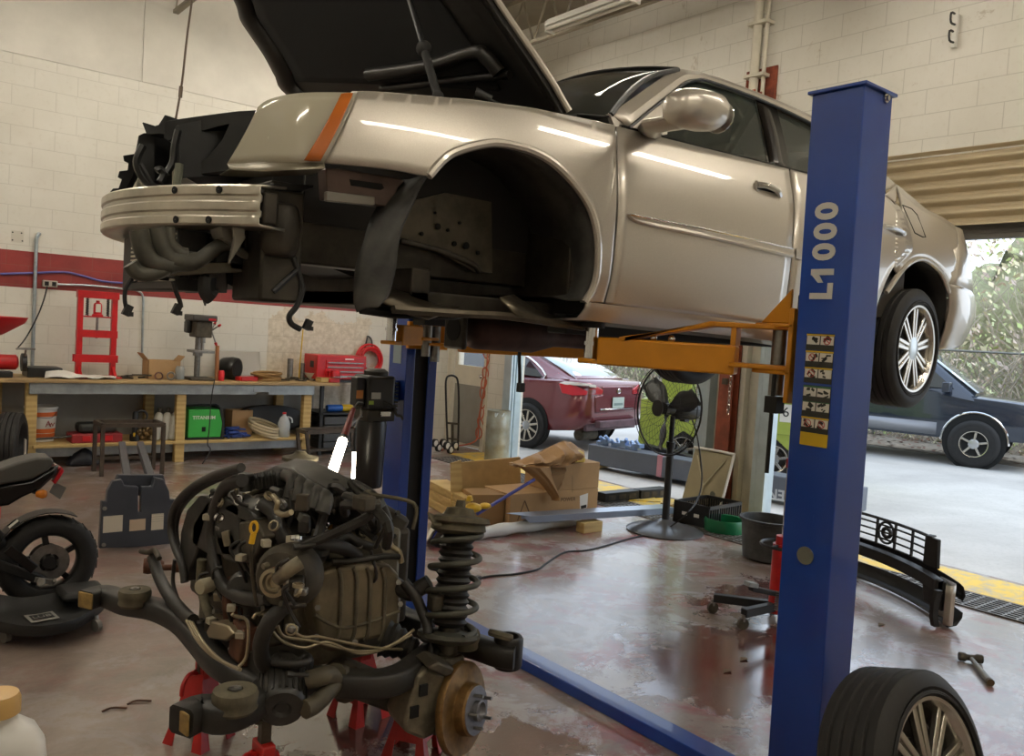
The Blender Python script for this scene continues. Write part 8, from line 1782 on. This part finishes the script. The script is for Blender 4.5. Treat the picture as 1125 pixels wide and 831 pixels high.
# ---------------- fence, brush, trees, ground litter
fx = 17.2
fe_ = thing('chain_link_fence', 'chain-link fence with dead vines along the far side of the yard', 'fence', (fx, 12, 0))
mw = mat('fence_wire', '77776f', .5, .5)
b = MB(); y0f, y1f, hf = 3.0, 27.0, 1.85
k = y0f
while k < y1f+hf:
    for sgn in (1, -1):
        a = (k, 0) if sgn > 0 else (k-hf, 0); c = (k-hf, hf) if sgn > 0 else (k, hf)
        p0, p1 = V((fx, a[0], a[1])), V((fx, c[0], c[1])); b.tube([p0, p1], .004, 3, 1, cap=False)
    k += .12
b.build('wire_mesh', mw, fe_, sm=0)
for y in range(3, 28, 3): MB().cyl((fx, y, -.02), (fx, y, hf+.05), .03, n=8).build('post', mw, fe_)
MB().cyl((fx, y0f, hf), (fx, y1f, hf), .022, n=8).build('top_rail', mw, fe_)
def brush(name, label, n, xr, yr, zr, cols, size, seed, br=0):
    rn = random.Random(seed); b = MB()
    for i in range(n):
        x, y = rn.uniform(*xr), rn.uniform(*yr); z = zr[0]+(zr[1]-zr[0])*rn.random()**1.5
        if NZ.noise(V((x*.5, y*.55, z*.6+seed))) < -.22: continue
        s = size*rn.uniform(.5, 1.3); a = V((rn.gauss(0, 1), rn.gauss(0, 1), rn.gauss(0, 1))).normalized(); c = a.orthogonal().normalized(); e = a.cross(c); p = V((x, y, z)); b.m(rn.choices(range(len(cols)), [c_[1] for c_ in cols])[0])
        b.add([p-c*s, p+e*s*.45, p+c*s, p-e*s*.45], [(0, 1, 2, 3)])
    b.m(len(cols))
    for i in range(br):
        y = rn.uniform(*yr); x = rn.uniform(*xr); p = V((x, y, -.02)); d = V((rn.gauss(0, .25), rn.gauss(0, .35), 1)); pts = [p]
        for k in range(5): p = p+d.normalized()*(zr[1]-zr[0])/6*rn.uniform(.7, 1.2); d = d+V((rn.gauss(0, .3), rn.gauss(0, .35), rn.gauss(0, .1))); pts.append(p)
        b.tube(pts, lambda t_: .022*(1-.8*t_), 4, 2)
    o = b.build(name, [mat('leaf_'+c_[0], c_[0], .7) for c_ in cols]+[mat('bare_twig', 'ab9f8e', .8)], None, sm=0); return tag(o, label, 'bushes', kind='stuff')
brush('roadside_brush', 'thicket of pale green and tan leaves behind the chain-link fence', 30000, (17.6, 20.5), (4, 30), (0, 5.0), (('cfd6a4', 3), ('ddd3ae', 3), ('d3c0ac', 3), ('bccb84', 2), ('dac6b9', 2)), .082, 3, 420)
def thicket():
    t = NT('thicket_leaves'); p = t.world(); n = t.noise(5, 8, .75, p, .5); c = t.ramp(t.noise(1.1, 4, .6, p), [(.3, 'd6cab2'), (.5, 'cfd4a4'), (.7, 'ded3b4')])
    t.put(t.b.inputs['Base Color'], t.mix(t.ramp(n, [(.35, 1), (.6, 0)]), c, 'aca684')); t.b.inputs['Roughness'].default_value = .9; t.bump(n, 1, .2); return t.m
rows = []
for i in range(90):
    yy = 2+32*i/89; hgt = 4.1+1.6*NZ.noise(V((yy*.45, 0, 3)))+.7*NZ.noise(V((yy*1.7, 2, 3))); r = []
    for j in range(16):
        v = j/15; zq = -.05+hgt*math.sin(v*PI*.62)/math.sin(PI*.5) if v < .81 else None
        zq = -.05+hgt*min(1, math.sin(v*PI*.62)); r.append(V((20.3+2.2*v**2+.55*NZ.noise(V((yy*.9, zq*.9, 1)))+.25*NZ.noise(V((yy*3, zq*3, 5))), yy+.2*NZ.noise(V((yy*3, zq*3, 9))), zq+.18*NZ.noise(V((yy*4, v*9, 7))))))
    rows.append(r)
tag(MB().grid(rows).build('hedge_bank', thicket(), None, sm=180), 'dense bank of pale undergrowth rising behind the leafy thicket', 'bushes', kind='stuff')
brush('fence_vines', 'dead vines and leaves climbing the chain-link fence', 5200, (17.02, 17.45), (3, 27), (0, 1.9), (('c3bc9a', 3), ('c6c59c', 2), ('b3a28c', 3), ('adbd7e', 1)), .065, 5, 160)
b = MB(); rn = random.Random(4)
for i in range(2600):
    x, y = rn.uniform(15.3, 17.6), rn.uniform(2, 27); p = V((x, y, rn.uniform(-.015, .05))); s = rn.uniform(.03, .08); a = rn.uniform(0, 6); c = V((math.cos(a), math.sin(a), rn.uniform(-.2, .2)))*s; e = V((-math.sin(a), math.cos(a), rn.uniform(-.2, .3)))*s*.6; b.m(i % 3); b.add([p-c, p-e, p+c, p+e], [(0, 1, 2, 3)])
t = b.build('leaf_litter', [mat('litter_brown', '6a5444', .9), mat('litter_grey', '8d857a', .9), mat('litter_red', '7a4a3c', .9)], None, sm=0); tag(t, 'dead leaves and gravel strewn along the foot of the fence', 'leaves', kind='stuff')
t = struct(MB().bx((15.2, -2, -.019), (40, 40, -.012)).build('gravel_verge', mat('gravel_verge', '8a8072', .9, var=.3, vs=6), None, sm=0))
